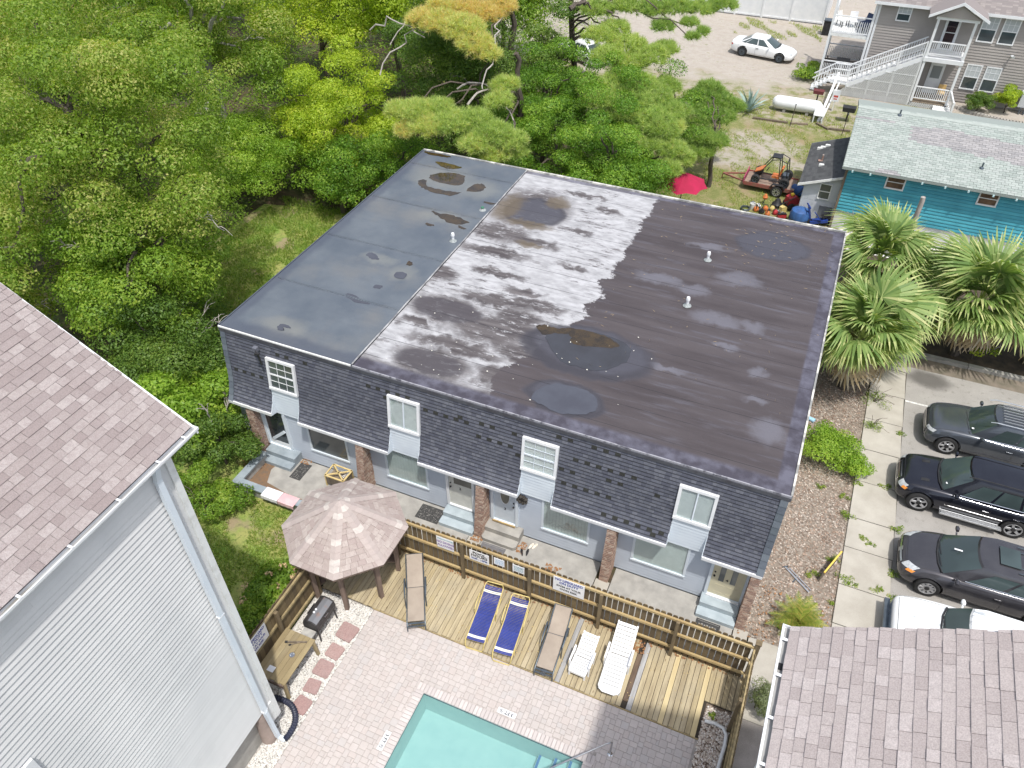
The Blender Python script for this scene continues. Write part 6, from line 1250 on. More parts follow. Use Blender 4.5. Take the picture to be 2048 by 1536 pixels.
mk('hood', MB().extr([(-.35, -.25, .3), (.35, -.25, .3), (.35, -.25, .62), (.1, -.25, .85), (-.3, -.25, .7)], (0, .5, 0)), REDP, t); mk('handle', MB().tube([(.3, -.2, .6), (.75, -.22, 1.0), (.75, .22, 1.0), (.3, .2, .6)], .025, 6), BLACK, t); mk('fuel_tank', MB().lathe([(.1, 0), (.12, .1), (.05, .15), (.01, .16)], 12, mat4((-.05, 0, .8))), mat('yellow_cap', (.75, .5, .05)), t)
for s in (-1, 1): mk('wheel', MB().lathe([(.05, -.06), (.2, -.06), (.22, 0), (.2, .06), (.05, .06)], 14, Matrix.Translation((-.15, s * .32, .22)) @ Matrix.Rotation(R(90), 4, 'X')), RUBBER, t)
spec = [(16.0, 27.0, 'trimmer', ORANGE), (16.6, 26.75, 'leaf_blower', REDP), (15.5, 26.7, 'hedge_trimmer', ORANGE), (16.55, 27.7, 'black_mower', BLACK), (17.0, 26.5, 'tool_box', REDP), (16.2, 26.4, 'chain_saw', ORANGE), (14.9, 26.6, 'hose_reel', GUN), (15.75, 27.7, 'orange_funnel', ORANGE), (16.95, 27.2, 'gas_can', YEL), (15.85, 26.55, 'pressure_washer', BLACK), (15.25, 26.9, 'white_bucket', WHITE2), (16.35, 27.15, 'yellow_pump', YEL)]
for k, (x, y, nm, m) in enumerate(spec):
    lab = {'trimmer': 'orange string trimmer lying in the clutter behind the roof edge', 'leaf_blower': 'red leaf blower lying in the clutter by the shed', 'hedge_trimmer': 'orange hedge trimmer at the edge of the clutter by the shed', 'black_mower': 'black lawn mower standing in the clutter left of the red machine', 'tool_box': 'red tool box among the clutter by the shed', 'chain_saw': 'orange and black chain saw in the clutter by the shed', 'hose_reel': 'grey hose reel lying at the left end of the clutter', 'orange_funnel': 'orange pointed tool top standing up behind the clutter', 'gas_can': 'yellowed fuel can beside the red machine', 'pressure_washer': 'black motor unit in the middle of the clutter by the shed', 'white_bucket': 'small white bucket in the clutter near the roof edge', 'yellow_pump': 'yellowed pump motor in the clutter beside the black mower'}[nm]
    t = thing(nm, lab, 'tool', (x, y, 0), k * .9, group='garden tools piled by the shed')
    if nm == 'black_mower': mk('deck', MB().lathe([(.3, .1), (.32, .2), (.2, .32), (.12, .5), (.01, .52)], 14), m, t, smooth=True); mk('handle', MB().tube([(-.2, -.2, .2), (-.9, -.22, .9), (-.9, .22, .9), (-.2, .2, .2)], .022, 6), GUN, t)
    elif nm == 'tool_box': mk('case', MB().prism([(-.25, -.12), (.25, -.12), (.25, .12), (-.25, .12)], 0, .22), m, t); mk('lid', MB().extr([(-.26, -.13, .22), (.26, -.13, .22), (.22, -.06, .3), (-.22, -.06, .3)], (0, .2, 0)), BLACK, t); mk('handle', MB().tube([(-.1, 0, .3), (-.08, 0, .36), (.08, 0, .36), (.1, 0, .3)], .015, 6), CHROME, t)
    elif nm == 'white_bucket': mk('shell', MB().lathe([(.14, 0), (.18, .35), (.165, .35), (.13, .03)], 14), m, t, smooth=True); mk('handle', MB().tube([(-.18, 0, .34), (-.1, .1, .45), (.1, .1, .45), (.18, 0, .34)], .012, 5), STEEL, t)
    elif nm == 'gas_can': mk('tank', MB().extr([(-.2, -.12, 0), (.2, -.12, 0), (.2, -.12, .3), (.05, -.12, .4), (-.2, -.12, .36)], (0, .24, 0)), m, t); mk('spout', MB().bar((.1, 0, .36), (.32, 0, .5), .05, .05), BLACK, t)
    elif nm == 'hose_reel': mk('coil', MB().tube([(.25 * math.cos(a * 6), .25 * math.sin(a * 6), .05 + .02 * a) for a in np.linspace(0, 5, 60)], .025, 5), m, t)
    elif nm == 'orange_funnel': mk('shaft', MB().bar((0, 0, 0), (.05, 0, .4), .05, .05), GUN, t); mk('head', MB().lathe([(.12, 0), (.16, .12), (.05, .3), (.01, .32)], 10, mat4((.05, 0, .36))), m, t)
    else: mk('motor', MB().lathe([(.12, 0), (.16, .08), (.15, .2), (.08, .28), (.01, .29)], 12), m, t, smooth=True); mk('shaft', MB().bar((.1, 0, .1), (.95, .1, .12), .05, .05), GUN, t); mk('handle', MB().tube([(-.1, 0, .2), (-.2, 0, .35), (.1, 0, .38), (.12, 0, .25)], .022, 6), BLACK, t); mk('blade', MB().bar((.6, .05, .12), (1.0, .12, .1), .14, .02), (WHITE2, BLACK, STEEL)[k % 3], t)
t = thing('kettle_grill', 'black kettle grill top peeking over the far roof edge', 'grill', (11.6, 18.5, 0)); mk('bowl', MB().lathe([(.05, .55), (.25, .6), (.33, .75), (.34, .85), (.3, .98), (.15, 1.08), (.01, 1.1)], 18), BLACK, t, smooth=True)
for a in (0, 2.1, 4.2): mk('leg', MB().bar((.3 * math.cos(a), .3 * math.sin(a), 0), (.18 * math.cos(a), .18 * math.sin(a), .65), .03, .03), STEEL, t)
t = thing('patio_umbrella', 'crimson patio umbrella half hidden by trees beyond the flat roof', 'umbrella', (11.45, 24.3, 0))
CRIM = mat('crimson_canvas', (.38, .012, .06), (.30, .01, .045), rough=.85, ns=1.5); b = MB(); nn = 8; rr = 1.4
top = (0, 0, 2.75); ed = [(rr * math.cos(2 * math.pi * k / nn), rr * math.sin(2 * math.pi * k / nn), 2.05) for k in range(nn)]; md = [((ed[k][0] + ed[(k + 1) % nn][0]) / 2 * .93, (ed[k][1] + ed[(k + 1) % nn][1]) / 2 * .93, 2.1) for k in range(nn)]
b.add([top] + ed + md, [f for k in range(nn) for f in ((0, 1 + k, 1 + nn + k), (0, 1 + nn + k, 1 + (k + 1) % nn))]); mk('canopy', b, CRIM, t)
mk('pole', MB().tube([(0, 0, 0), (0, 0, 2.8)], .03, 8), WOODGR, t); mk('base', MB().lathe([(.3, 0), (.28, .08), (.05, .12)], 16), BLACK, t)
for e_ in ed: mk('rib', MB().tube([(0, 0, 2.72), (e_[0], e_[1], 2.03)], .014, 5), WOODGR, t)
# ------------------------------------------------------------------ teal house and shed
TL = thing('teal_house', 'teal clapboard house with a patched pale green shingle roof', 'house', (25, 30, 0), world=True)
TEALS = mat('teal_siding', None, (.035, .20, .26), rough=.6, ns=.8, pal=[(.07, .36, .45), (.08, .39, .48), (.065, .34, .43)], grain=.1)
YW = 26.5; X0 = 19.75; ZT = 3.78
mk('wall', MB().box(X0, 34, YW + .03, 35, 1.1, ZT), TEALS, TL); mk('block_wall', MB().box(X0, 34, YW + .05, 35, -.05, 1.12), mat('white_block', (.60, .61, .60), (.50, .51, .50), rough=.9, ns=3, det=7), TL)
tb = MB().add([(0, -.05, 0), (14.2, -.05, 0), (14.2, -.065, .05), (0, -.065, .05), (14.2, -.045, .15), (0, -.045, .15), (14.2, 0, .185), (0, 0, .185), (0, 0, 0), (14.2, 0, 0)], [(8, 9, 1, 0), (0, 1, 2, 3), (3, 2, 4, 5), (5, 4, 6, 7)]).mesh('siding_board', TEALS)
for i in range(14): link('siding_board', tb, TL, Matrix.Translation((X0, YW + .03, 1.1 + i * .191)))
mk('corner_board', MB().box(X0 - .12, X0, YW - .06, YW + .3, 0, ZT), WOODGR, TL)
for x0, x1, lab in ((21.72, 22.68, 'window with a tan blind under the roof edge nearer the shed'), (26.2, 27.15, 'window nearer the car park with a pale board inside')):
    wf = framed('window_frame', x0, x1, 2.9, ZT - .05, YW - .02, .07, WHITE2, TL, dep=.06); wf['label'] = lab
    box('window_pane', x0 + .07, x1 - .07, YW - .055, YW - .05, 2.97, ZT - .1, mat('brown_room', (.20, .13, .08), (.10, .07, .05), rough=.15, ns=2, spec=.7), wf); mk('muntin', MB().box(x0 + .07, x1 - .07, YW - .08, YW - .057, 3.28, 3.32), WHITE2, wf)
SHG = mat('pale_green_shingle', None, (.27, .30, .28), rough=.95, ns=3, pal=[(.32, .36, .335), (.29, .33, .305), (.355, .39, .365), (.265, .30, .28), (.335, .365, .345)], grain=.15); SHP = mat('grey_patch_shingle', None, (.27, .26, .26), rough=.95, ns=9, pal=[(.29, .28, .28), (.25, .245, .25), (.33, .32, .32)], grain=.15)
ye, ze, sl_ = 26.02, 3.86, .29; ca = 1 / math.hypot(1, sl_); nrows = int(4.95 / ca / .165) + 1; good, patchb = MB(), MB()
for r in range(nrows):
    s0, s1 = r * .165, (r + 1) * .165 + .03; x = 19.42 + (r % 2) * .15 - .3
    while x < 34:
        xa, xb = max(x, 19.42 - .0 * r), min(x + .31, 34); x += .315
        if xb - xa < .05: continue
        u = r / nrows; pt_ = (u > .52 + .018 * (xa - 23) * -1 + rnd.uniform(-.03, .03) and u < .80 - .02 * abs(xa - 24) and 22.2 < xa < 34) or (u > .76 and u < .81 and xa < 21.3) or (abs(u - .66) < .03 and 22.4 < xa < 22.8) or (.38 < u < .46 and xa > 29) or (abs(u - .02) < .03 and 21 < xa < 22)
        yy = lambda s, h: (ye + s * ca - h * sl_ * ca, ze + s * sl_ * ca + h * ca)
        h = rnd.choice((.012, .02)); a, c, e_ = yy(s0, h), yy(s1, .002), yy(s0, 0)
        (patchb if pt_ else good).add([(xa + .004, *a), (xb - .004, *a), (xb - .004, *c), (xa + .004, *c), (xa + .004, *e_), (xb - .004, *e_)], [(0, 1, 2, 3), (4, 5, 1, 0)])
mk('shingles', good, SHG, TL, kind='stuff'); mk('shingles', patchb, SHP, TL, kind='stuff', label='darker grey shingle patch across the pale roof')
ry, rz_ = ye + 4.95, ze + 4.95 * sl_
b = MB(); b.extr([(19.4, ye, ze - .02), (19.4, ry, rz_ - .02), (19.4, ry + 4.9, ze + .05), (19.4, ry + 4.9, ze - .12), (19.4, ry, rz_ - .16), (19.4, ye, ze - .14)], (14.7, 0, 0)); mk('roof_deck', b, SHG, TL)
mk('ridge_cap', MB().extr([(19.4, ry - .14, rz_ - .025), (19.4, ry, rz_ + .03), (19.4, ry + .14, rz_ - .02)], (14.7, 0, 0)), SHG, TL)
mk('gable', MB().extr([(19.72, ye + .5, ZT - .1), (19.72, ry, rz_ - .16), (19.72, ry + 4.4, ZT - .1)], (.1, 0, 0)), TEALS, TL)
RT = MB().box(-.04, .04, -.06, .42, -.12, -.02).mesh('rafter_tail', mat('pale_teal_paint', (.45, .62, .64)))
for x in (19.95, 20.85, 23.4, 24.5, 25.6, 26.75, 27.8, 28.9, 30): link('rafter_tail', RT, TL, Matrix.Translation((x, ye, ze - .1)))
for x, y in ((26.0, 27.6), (21.6, 30.7)): mk('vent_pipe', MB().lathe([(.14, -.05), (.1, .05), (.045, .08), (.045, .3), (.001, .3)], 10, mat4((x, y, ze + (y - ye) * sl_))), GUN, TL)
t = thing('utility_post', 'tall weathered grey timber post in front of the teal wall', 'post', (23.6, 25.3, 0)); mk('shaft', MB().tube([(0, 0, -.1), (.02, 0, 3.1), (0, 0, 3.3)], [.14, .125, .12], 10), GREYBARK, t, smooth=True)
t = thing('pipe_post', 'thin dark pipe post with a bracket beside the palms', 'post', (25.4, 24.4, 0)); mk('shaft', MB().tube([(0, 0, 0), (.1, .3, 1.6)], .05, 8), BARK, t); mk('bracket', MB().bar((-.5, .1, 1.2), (.1, .25, 1.4), .04, .04).bar((-.5, .1, 1.2), (-.55, .1, .9), .04, .04), ALU, t)
SD = thing('shed', 'white panelled lean-to shed with a dark shingle roof beside the teal house', 'shed', (18.7, 29.5, 0), world=True)
SW_ = mat('pale_panel', (.55, .57, .59), (.48, .50, .52), rough=.8, ns=2); yS = 27.0
mk('wall', MB().extr([(17.75, yS, 0), (19.72, yS, 0), (19.72, yS, 2.92), (17.75, yS, 2.2)], (0, 5.0, 0)), SW_, SD)
for x0, x1, z0, z1 in ((17.78, 18.4, .05, 1.2), (18.41, 19.1, .05, 1.2), (19.11, 19.7, .05, 1.2), (17.78, 18.1, 1.21, 2.25), (18.11, 18.6, 1.21, 2.4), (19.15, 19.7, 1.21, 2.7)): mk('panel', MB().box(x0, x1, yS - .015, yS - .002, z0, z1), SW_, SD)
wf = framed('window_frame', 18.58, 19.22, 1.35, 2.3, yS - .01, .05, WHITE2, SD, dep=.05); box('window_pane', 18.63, 19.17, yS - .035, yS - .03, 1.4, 2.25, GL, wf); mk('muntin', MB().box(18.63, 19.17, yS - .055, yS - .036, 1.8, 1.85), WHITE2, wf)
mk('door', MB().box(18.85, 19.55, yS - .05, yS - .016, .0, .95), mat('grey_door', (.16, .17, .18)), SD)
q = (17.45, 2.17), (20.02, 3.1); mk('roof', MB().extr([(q[0][0], 26.75, q[0][1]), (q[1][0], 26.75, q[1][1]), (q[1][0], 26.75, q[1][1] - .06), (q[0][0], 26.75, q[0][1] - .06)], (0, 5.6, 0)), SHDARK, SD)
b = MB(); sl2 = (q[1][1] - q[0][1]) / (q[1][0] - q[0][0])
for i in range(17):
    yy = 26.76
    while yy < 32.2:
        x0 = 17.45 + i * .152; b.add([(x0, yy, 2.172 + (x0 - 17.45) * sl2 + .016), (x0, yy + .3, 2.172 + (x0 - 17.45) * sl2 + .016), (x0 + .17, yy + .3, 2.172 + (x0 + .17 - 17.45) * sl2 + .003), (x0 + .17, yy, 2.172 + (x0 + .17 - 17.45) * sl2 + .003)], [(0, 3, 2, 1)]); yy += .306
mk('shingles', b, mat('charcoal_shingle', None, (.06, .062, .065), rough=.95, ns=9, pal=[(.07, .072, .076), (.055, .057, .06), (.085, .087, .09)], grain=.2), SD, kind='stuff')
mk('fascia', MB().extr([(17.4, 26.7, 2.02), (20.02, 26.7, 2.96), (20.02, 26.7, 3.1), (17.4, 26.7, 2.16)], (0, .045, 0)), WHITE2, SD)
mk('vent_pipe', MB().tube([(18.3, 29.4, 2.45), (18.3, 29.4, 2.85)], .05, 8).box(18.1, 18.5, 29.3, 29.5, 2.46, 2.5), mat('rust_flashing', (.3, .13, .08), (.4, .36, .33), ns=9), SD)
for x, y in ((18.0, 31.2), (18.25, 31.35), (17.85, 31.1), (18.2, 28.6)): mk('roof_patch', MB().prism([(x, y), (x + .3, y + .05), (x + .25, y + .2), (x + .03, y + .17)], 2.2 + (x - 17.45) * sl2, 2.27 + (x - 17.3) * sl2), WHITE2, SD)
# ------------------------------------------------------------------ grey two storey house with stairs and decks
GH = thing('grey_house', 'grey clapboard two storey house with a gabled porch and white outside stairs', 'house', (24, 51, 0), world=True)
GS = mat('taupe_siding', (.34, .315, .295), (.30, .275, .26), rough=.7, ns=.6); YG = 49.0; GX0 = 19.2
mk('wall', MB().box(GX0, 36, YG, 58, 0, 6.3), GS, GH); lap('siding', GX0, 36, YG - .005, .1, 6.25, .19, GS, GH, lipd=.04)
mk('corner_board', MB().box(GX0 - .03, GX0 + .12, YG - .05, YG + .1, 0, 6.28), WHITE, GH)
GR_ = mat('taupe_shingle', None, (.24, .215, .205), rough=.95, ns=8, pal=[(.27, .24, .23), (.23, .205, .2), (.31, .28, .265)], grain=.2)
b = MB()
for r in range(30):
    x = 18.8
    while x < 36: b.add([(x, YG - .45 + r * .16, 6.28 + r * .08 + .02), (x + .33, YG - .45 + r * .16, 6.28 + r * .08 + .02), (x + .33, YG - .27 + r * .16, 6.28 + r * .08 + .09), (x, YG - .27 + r * .16, 6.28 + r * .08 + .09)], [(0, 1, 2, 3)]); x += .335
mk('shingles', b, GR_, GH, kind='stuff'); mk('roof', MB().extr([(18.8, YG - .45, 6.27), (18.8, YG + 4.4, 8.69), (18.8, YG + 9.3, 6.27), (18.8, YG + 9.3, 6.2), (18.8, YG - .45, 6.2)], (17.5, 0, 0)), GR_, GH); mk('fascia', MB().box(18.8, 36, YG - .5, YG - .46, 6.1, 6.29), WHITE, GH)
def hwin(x0, x1, z0, z1, lab=None):
    wf = framed('window_frame', x0, x1, z0, z1, YG - .03, .08, WHITE, GH, dep=.05); box('window_pane', x0 + .08, x1 - .08, YG - .055, YG - .05, z0 + .08, z1 - .08, GL, wf); zm = (z0 + z1) / 2
    b = MB().box(x0 + .08, x1 - .08, YG - .08, YG - .056, zm - .03, zm + .03)
    for k in (1, 2): xx = x0 + (x1 - x0) * k / 3; b.box(xx - .012, xx + .012, YG - .066, YG - .057, zm + .03, z1 - .08)
    b.box(x0 + .08, x1 - .08, YG - .068, YG - .057, (zm + z1) / 2 - .012, (zm + z1) / 2 + .012); mk('muntin', b, WHITE, wf)
    box('blind', x0 + .08, x1 - .08, YG - .0495, YG - .04, z0 + .08, z1 - .08, BLIND, wf); box('blind', x0 + .08, x1 - .08, YG - .0562, YG - .0555, zm + .03, z1 - .08, mat('pale_blind', (.45, .48, .5), rough=.2, spec=.6), wf)
hwin(20.46, 21.41, 5.04, 6.07); hwin(26.02, 27.1, 4.3, 6.05); hwin(27.36, 28.4, 4.3, 6.03); hwin(26.1, 27.13, 1.0, 2.78); hwin(27.38, 28.4, 1.0, 2.76)
fl = mk('flood_lamp', MB().bar((28.6, YG - .05, 3.65), (28.6, YG - .25, 3.7), .06, .06).lathe([(.02, 0), (.1, .16)], 10, Matrix.Translation((28.5, YG - .25, 3.72)) @ Matrix.Rotation(R(110), 4, 'Y')).lathe([(.02, 0), (.1, .16)], 10, Matrix.Translation((28.7, YG - .25, 3.72)) @ Matrix.Rotation(R(110), 4, 'X')), WHITE, GH)
YP = 46.9; PX0_, PX1_ = 23.05, 25.55
mk('porch_floor', MB().box(PX0_ - .05, PX1_ + .05, YP - .05, YG - .02, 3.2, 3.48), WHITE, GH); mk('porch_floor', MB().box(PX0_, PX1_, YP, YG - .02, .1, .35), WOODGR, GH)
for x in (PX0_ + .07, PX1_ - .07): mk('porch_post', MB().box(x - .08, x + .08, YP, YP + .16, 0, 3.2).box(x - .08, x + .08, YP, YP + .16, 3.48, 6.15), WHITE, GH)
gb = (YP - .35); mk('porch_roof', MB().extr([(22.45, gb, 6.26), (24.3, gb, 7.2), (26.15, gb, 6.26), (26.15, gb, 6.16), (24.3, gb, 7.1), (22.45, gb, 6.16)], (0, 4.5, 0)), GR_, GH); mk('gable_panel', MB().extr([(22.9, gb + .2, 6.2), (24.3, gb + .2, 7.0), (25.7, gb + .2, 6.2)], (0, .08, 0)), GS, GH); mk('gable_trim', MB().extr([(22.4, gb - .05, 6.12), (24.3, gb - .05, 7.08), (26.2, gb - .05, 6.12), (26.2, gb - .05, 6.3), (24.3, gb - .05, 7.27), (22.4, gb - .05, 6.3)], (0, .045, 0)), WHITE, GH); mk('porch_beam', MB().box(22.95, 25.65, gb + .3, gb + .45, 6.0, 6.2), WHITE, GH)
for z0, up in ((3.5, 1), (.38, 0)):
    x0, x1 = 23.78, 24.76; d = mk('door', MB().box(x0 + .12, x1 - .12, YG - .06, YG - .03, z0, z0 + 2.1), WHITE, GH); mk('door_frame', MB().box(x0, x0 + .12, YG - .08, YG - .025, z0, z0 + 2.2).box(x1 - .12, x1, YG - .08, YG - .025, z0, z0 + 2.2).box(x0 + .12, x1 - .12, YG - .08, YG - .025, z0 + 2.1, z0 + 2.2), WHITE, GH)
    box('door_glass', x0 + .17, x1 - .17, YG - .07, YG - .062, z0 + (.1 if up else 1.1), z0 + 1.98, mat('maroon_glass', (.03, .012, .015), rough=.06, spec=.7) if up else mat('grey_glass', (.22, .24, .25), rough=.1), d)
    if up: mk('mullion', MB().box(x0 + .17, x1 - .17, YG - .08, YG - .071, z0 + 1.15, z0 + 1.2), WHITE, d)
BAL = MB().box(-.022, .022, -.022, .022, 0, .82).mesh('baluster', WHITE)
def railing(pa, pb, n, h=.9, low=.1, balu=True, rails=None):
    pa, pb = Vector(pa), Vector(pb)
    mk('rail', MB().bar(pa + Vector((0, 0, h)), pb + Vector((0, 0, h)), .09, .07), WHITE, GH); mk('rail', MB().bar(pa + Vector((0, 0, low)), pb + Vector((0, 0, low)), .06, .06), WHITE, GH)
    for i in range(1, n): link('baluster', BAL, GH, Matrix.Translation(pa.lerp(pb, i / n) + Vector((0, 0, low))))
railing((PX0_ + .15, YP + .08, 3.62), (PX1_ - .15, YP + .08, 3.62), 17); railing((PX0_ + .15, YP + .08, .5), (PX1_ - .15, YP + .08, .5), 17)
railing((PX1_ - .06, YP + .1, .5), (PX1_ + .3, YP - 1.0, 0), 6); mk('newel', MB().box(PX1_ + .24, PX1_ + .36, YP - 1.06, YP - .94, 0, 1.0), WHITE, GH)
for i in range(3): mk('porch_step', MB().box(PX1_ - .9, PX1_ + .25, YP - .95 + i * .3, YP - .65 + i * .3, 0, .1 + i * .09), WHITE2, GH)
# stairs down to the landing
A, B_ = Vector((22.95, YP + .1, 3.45)), Vector((18.45, YP + .1, .92)); n = 15
for yo in (0, 1.2): mk('stringer', MB().bar(A + Vector((0, yo, -.15)), B_ + Vector((0, yo, -.15)), .06, .3), WHITE, GH)
for i in range(n): p = A.lerp(B_, (i + .5) / n); mk('tread', MB().box(p.x - .16, p.x + .16, p.y + .04, p.y + 1.16, p.z - .05, p.z), WHITE, GH)
railing(A + Vector((0, 0, .1)), B_ + Vector((0, 0, .1)), 30); railing(A + Vector((0, 1.2, .1)), B_ + Vector((0, 1.2, .1)), 30)
for i in range(4): p = A.lerp(B_, i / 3); mk('stair_post', MB().box(p.x - .05, p.x + .05, p.y - .06, p.y + .04, 0, p.z + 1.05), WHITE, GH)
mk('landing', MB().box(17.3, 18.5, YP, YP + 1.3, .8, .92), WHITE, GH); railing((17.3, YP + 1.3, .95), (18.5, YP + 1.3, .95), 8); railing((17.35, YP + .05, .95), (18.45, YP + .05, .95), 8)
A2, B2 = Vector((17.3, YP + .1, .95)), Vector((16.0, YP + .1, .05)); railing(A2, B2, 7); railing(A2 + Vector((0, 1.1, 0)), B2 + Vector((0, 1.1, 0)), 7)
for i in range(5): p = A2.lerp(B2, (i + .5) / 5); mk('tread', MB().box(p.x - .14, p.x + .14, p.y, p.y + 1.1, p.z - .04, p.z), WHITE, GH)
# lattice under the stairs, slats both ways
LAT = mat('lattice_white', (.62, .63, .62), (.55, .56, .56), rough=.6); b = MB(); yl = YP + .02
def ztop(x): return .75 + (x - 18.45) * .562 if x < 22.95 else 3.2
u = 16.5
while u < 26:
    for sg in (1, -1):
        x0, z0 = u, .02; x = x0; pts = []
        for s in np.linspace(0, 4, 80):
            xx = x0 + sg * s; zz = z0 + s
            if 17.6 < xx < 22.98 and zz < ztop(xx) - .1: pts.append((xx, zz))
            elif pts: break
        if len(pts) > 1: b.bar((pts[0][0], yl + .01 * sg, pts[0][1]), (pts[-1][0], yl + .01 * sg, pts[-1][1]), .045, .01, (0, 1, 0))
    u += .13
mk('lattice', b, LAT, GH, kind='stuff'); b = MB()
for x in (18.45, 19.9, 21.4, 22.9): b.box(x - .04, x + .04, yl - .03, yl + .03, 0, ztop(x) - .1)
for z in (.7, 1.4, 2.1): b.box(18.45 + max(0, (z - .75) / .562), 22.9, yl - .028, yl + .028, z - .025, z + .025)
mk('lattice_frame', b, LAT, GH); mk('lattice_base', MB().box(17.6, 22.95, yl + .05, yl + .1, 0, .35), WHITE2, GH)
u = 23.0; b = MB()
while u < 25.6: b.bar((u, YP - .02, .0), (min(u + .3, 25.6), YP - .02, .3), .045, .01, (0, 1, 0)); b.bar((u + .3, YP - .03, .0), (u, YP - .03, .3), .045, .01, (0, 1, 0)); u += .13
mk('lattice', b, LAT, GH, kind='stuff')
# left decks
DX0, DX1 = 16.25, 19.1
for z0, rz2 in ((3.5, 3.72), (.35, .55)): mk('deck_floor', MB().box(DX0, DX1, YG - .02, YG + 4.2, z0, rz2), WHITE2 if z0 > 1 else WOODGR, GH)
for x in (DX0 + .07, DX1 - .07): mk('deck_post', MB().box(x - .08, x + .08, YG - .1, YG + .06, 0, 6.5), WHITE, GH)
mk('deck_post', MB().box(DX0, DX0 + .14, YG + 4.1, YG + 4.24, 0, 6.5), WHITE, GH)
railing((DX0 + .1, YG - .02, 3.75), (DX1 - .1, YG - .02, 3.75), 18, 1.2); railing((DX0 + .1, YG - .02, .6), (DX1 - .1, YG - .02, .6), 22, 1.1); railing((DX0 + .06, YG, 3.75), (DX0 + .06, YG + 4.1, 3.75), 26, 1.2); railing((DX0 + .06, YG, .6), (DX0 + .06, YG + 4.1, .6), 26, 1.1); railing((DX0 + .1, YG + 4.15, .6), (DX1 - .1, YG + 4.15, .6), 20, 1.1)
def furn(nm, lab, cat, x, y, z, kind, m, rz=0):
    t = thing(nm, lab, cat, (x, y, z), rz, group='furniture on the far decks')
    if kind == 'table':
        mk('top', MB().box(-.5, .5, -.8, .8, .68, .74), m, t)
        for a in (-.4, .4):
            for c in (-.65, .65): mk('leg', MB().bar((a, c, 0), (a * .9, c * .9, .68), .07, .07), m, t)
    else:
        mk('seat', MB().box(-.28, .28, -.28, .28, .4, .46), m, t); mk('backrest', MB().extr([(-.28, .24, .46), (.28, .24, .46), (.28, .4, 1.0), (-.28, .4, 1.0)], (0, .04, 0)), m, t)
        for a in (-.25, .25):
            for c in (-.25, .25): mk('leg', MB().bar((a, c, 0), (a, c, .4), .05, .05), BLACK, t)
DKW = mat('dark_grey_wood', (.14, .13, .125), (.09, .085, .08)); NAVC = mat('navy_cushion', (.04, .06, .12)); 
furn('deck_table', 'grey timber table on the lower deck of the grey house', 'table', 17.75, YG + 1.6, .55, 'table', DKW); furn('deck_bench', 'left timber seat at the lower deck table', 'chair', 16.95, YG + 1.6, .55, 'chair', DKW, 1.57); furn('deck_bench', 'right timber seat at the lower deck table', 'chair', 18.5, YG + 1.6, .55, 'chair', DKW, -1.57)
furn('deck_chair', 'pale cushioned chair at the far left of the upper deck', 'chair', 16.9, YG + 1.8, 3.72, 'chair', WHITE2, 1.0); furn('deck_chair', 'white round backed chair in the middle of the upper deck', 'chair', 17.7, YG + 1.9, 3.72, 'chair', WHITE, .2); furn('deck_recliner', 'navy cushioned recliner by the wall on the upper deck', 'chair', 18.5, YG + 1.0, 3.72, 'chair', NAVC, -.7); furn('deck_recliner', 'navy cushioned recliner behind the other one on the upper deck', 'chair', 18.55, YG + 1.9, 3.72, 'chair', NAVC, -.7)
t = thing('porch_chair', 'small wooden chair with tan cushions on the lower porch', 'chair', (25.0, 48.3, .35), group='furniture on the far decks'); mk('seat', MB().box(-.25, .25, -.25, .25, .35, .42), mat('tan_cushion', (.55, .38, .16)), t); mk('backrest', MB().box(-.25, .25, .22, .28, .42, .9), D.materials['tan_cushion'], t); mk('leg', MB().box(-.24, -.2, -.24, .24, 0, .35), WOODGR, t); mk('leg', MB().box(.2, .24, -.24, .24, 0, .35), WOODGR, t)
# things before the grey house
t = thing('propane_tank', 'long white propane tank lying on the grass by the stairs', 'tank', (15.6, 42.3, 0)); prof2 = [(.01, -1.75), (.25, -1.7), (.42, -1.5), (.46, -1.3), (.46, 1.3), (.42, 1.5), (.25, 1.7), (.01, 1.75)]; mk('shell', MB().lathe(prof2, 22, Matrix.Translation((0, 0, .58)) @ Matrix.Rotation(R(90), 4, 'Y')), WHITE, t, smooth=True); mk('saddle', MB().box(-.9, -.7, -.35, .35, 0, .3), CONC, t); mk('saddle', MB().box(.7, .9, -.35, .35, 0, .3), CONC, t)
t = thing('white_bench', 'small white slatted bench beside the propane tank', 'bench', (17.25, 41.7, 0))
for i in range(4): mk('slat', MB().box(-.35, .35, -.75 + i * .38, -.4 + i * .38, .5, .55), WHITE, t)
for a in (-.3, .3):
    for c in (-.7, .7): mk('leg', MB().box(a - .04, a + .04, c - .04, c + .04, 0, .5), WHITE, t)
t = thing('white_ramp_board', 'long white board leaning from the landing down to the ground', 'board', (17.3, 44, 0), world=True); mk('board', MB().bar((17.75, 46.6, 1.7), (17.3, 41.1, .05), .16, .1), WHITE, t); mk('board', MB().bar((17.95, 46.6, 1.0), (17.5, 41.3, .05), .1, .06), WHITE2, t)
t = thing('park_grill', 'black pedestal charcoal grill on the grass under the stairs', 'grill', (19.1, 42.1, 0)); mk('firebox', MB().extr([(-.4, -.3, .75), (.4, -.3, .75), (.45, -.3, 1.05), (-.45, -.3, 1.05)], (0, .6, 0)), BLACK, t); mk('pedestal', MB().tube([(0, 0, 0), (0, 0, .76)], .05, 8), BLACK, t)
t = thing('park_grill', 'maroon pedestal grill standing behind the white bench', 'grill', (16.75, 44.6, 0)); mk('firebox', MB().extr([(-.35, -.25, .75), (.35, -.25, .75), (.38, -.25, .98), (-.38, -.25, .98)], (0, .5, 0)), mat('maroon_iron', (.12, .03, .03)), t); mk('pedestal', MB().tube([(0, 0, 0), (0, 0, .76)], .05, 8), BLACK, t)
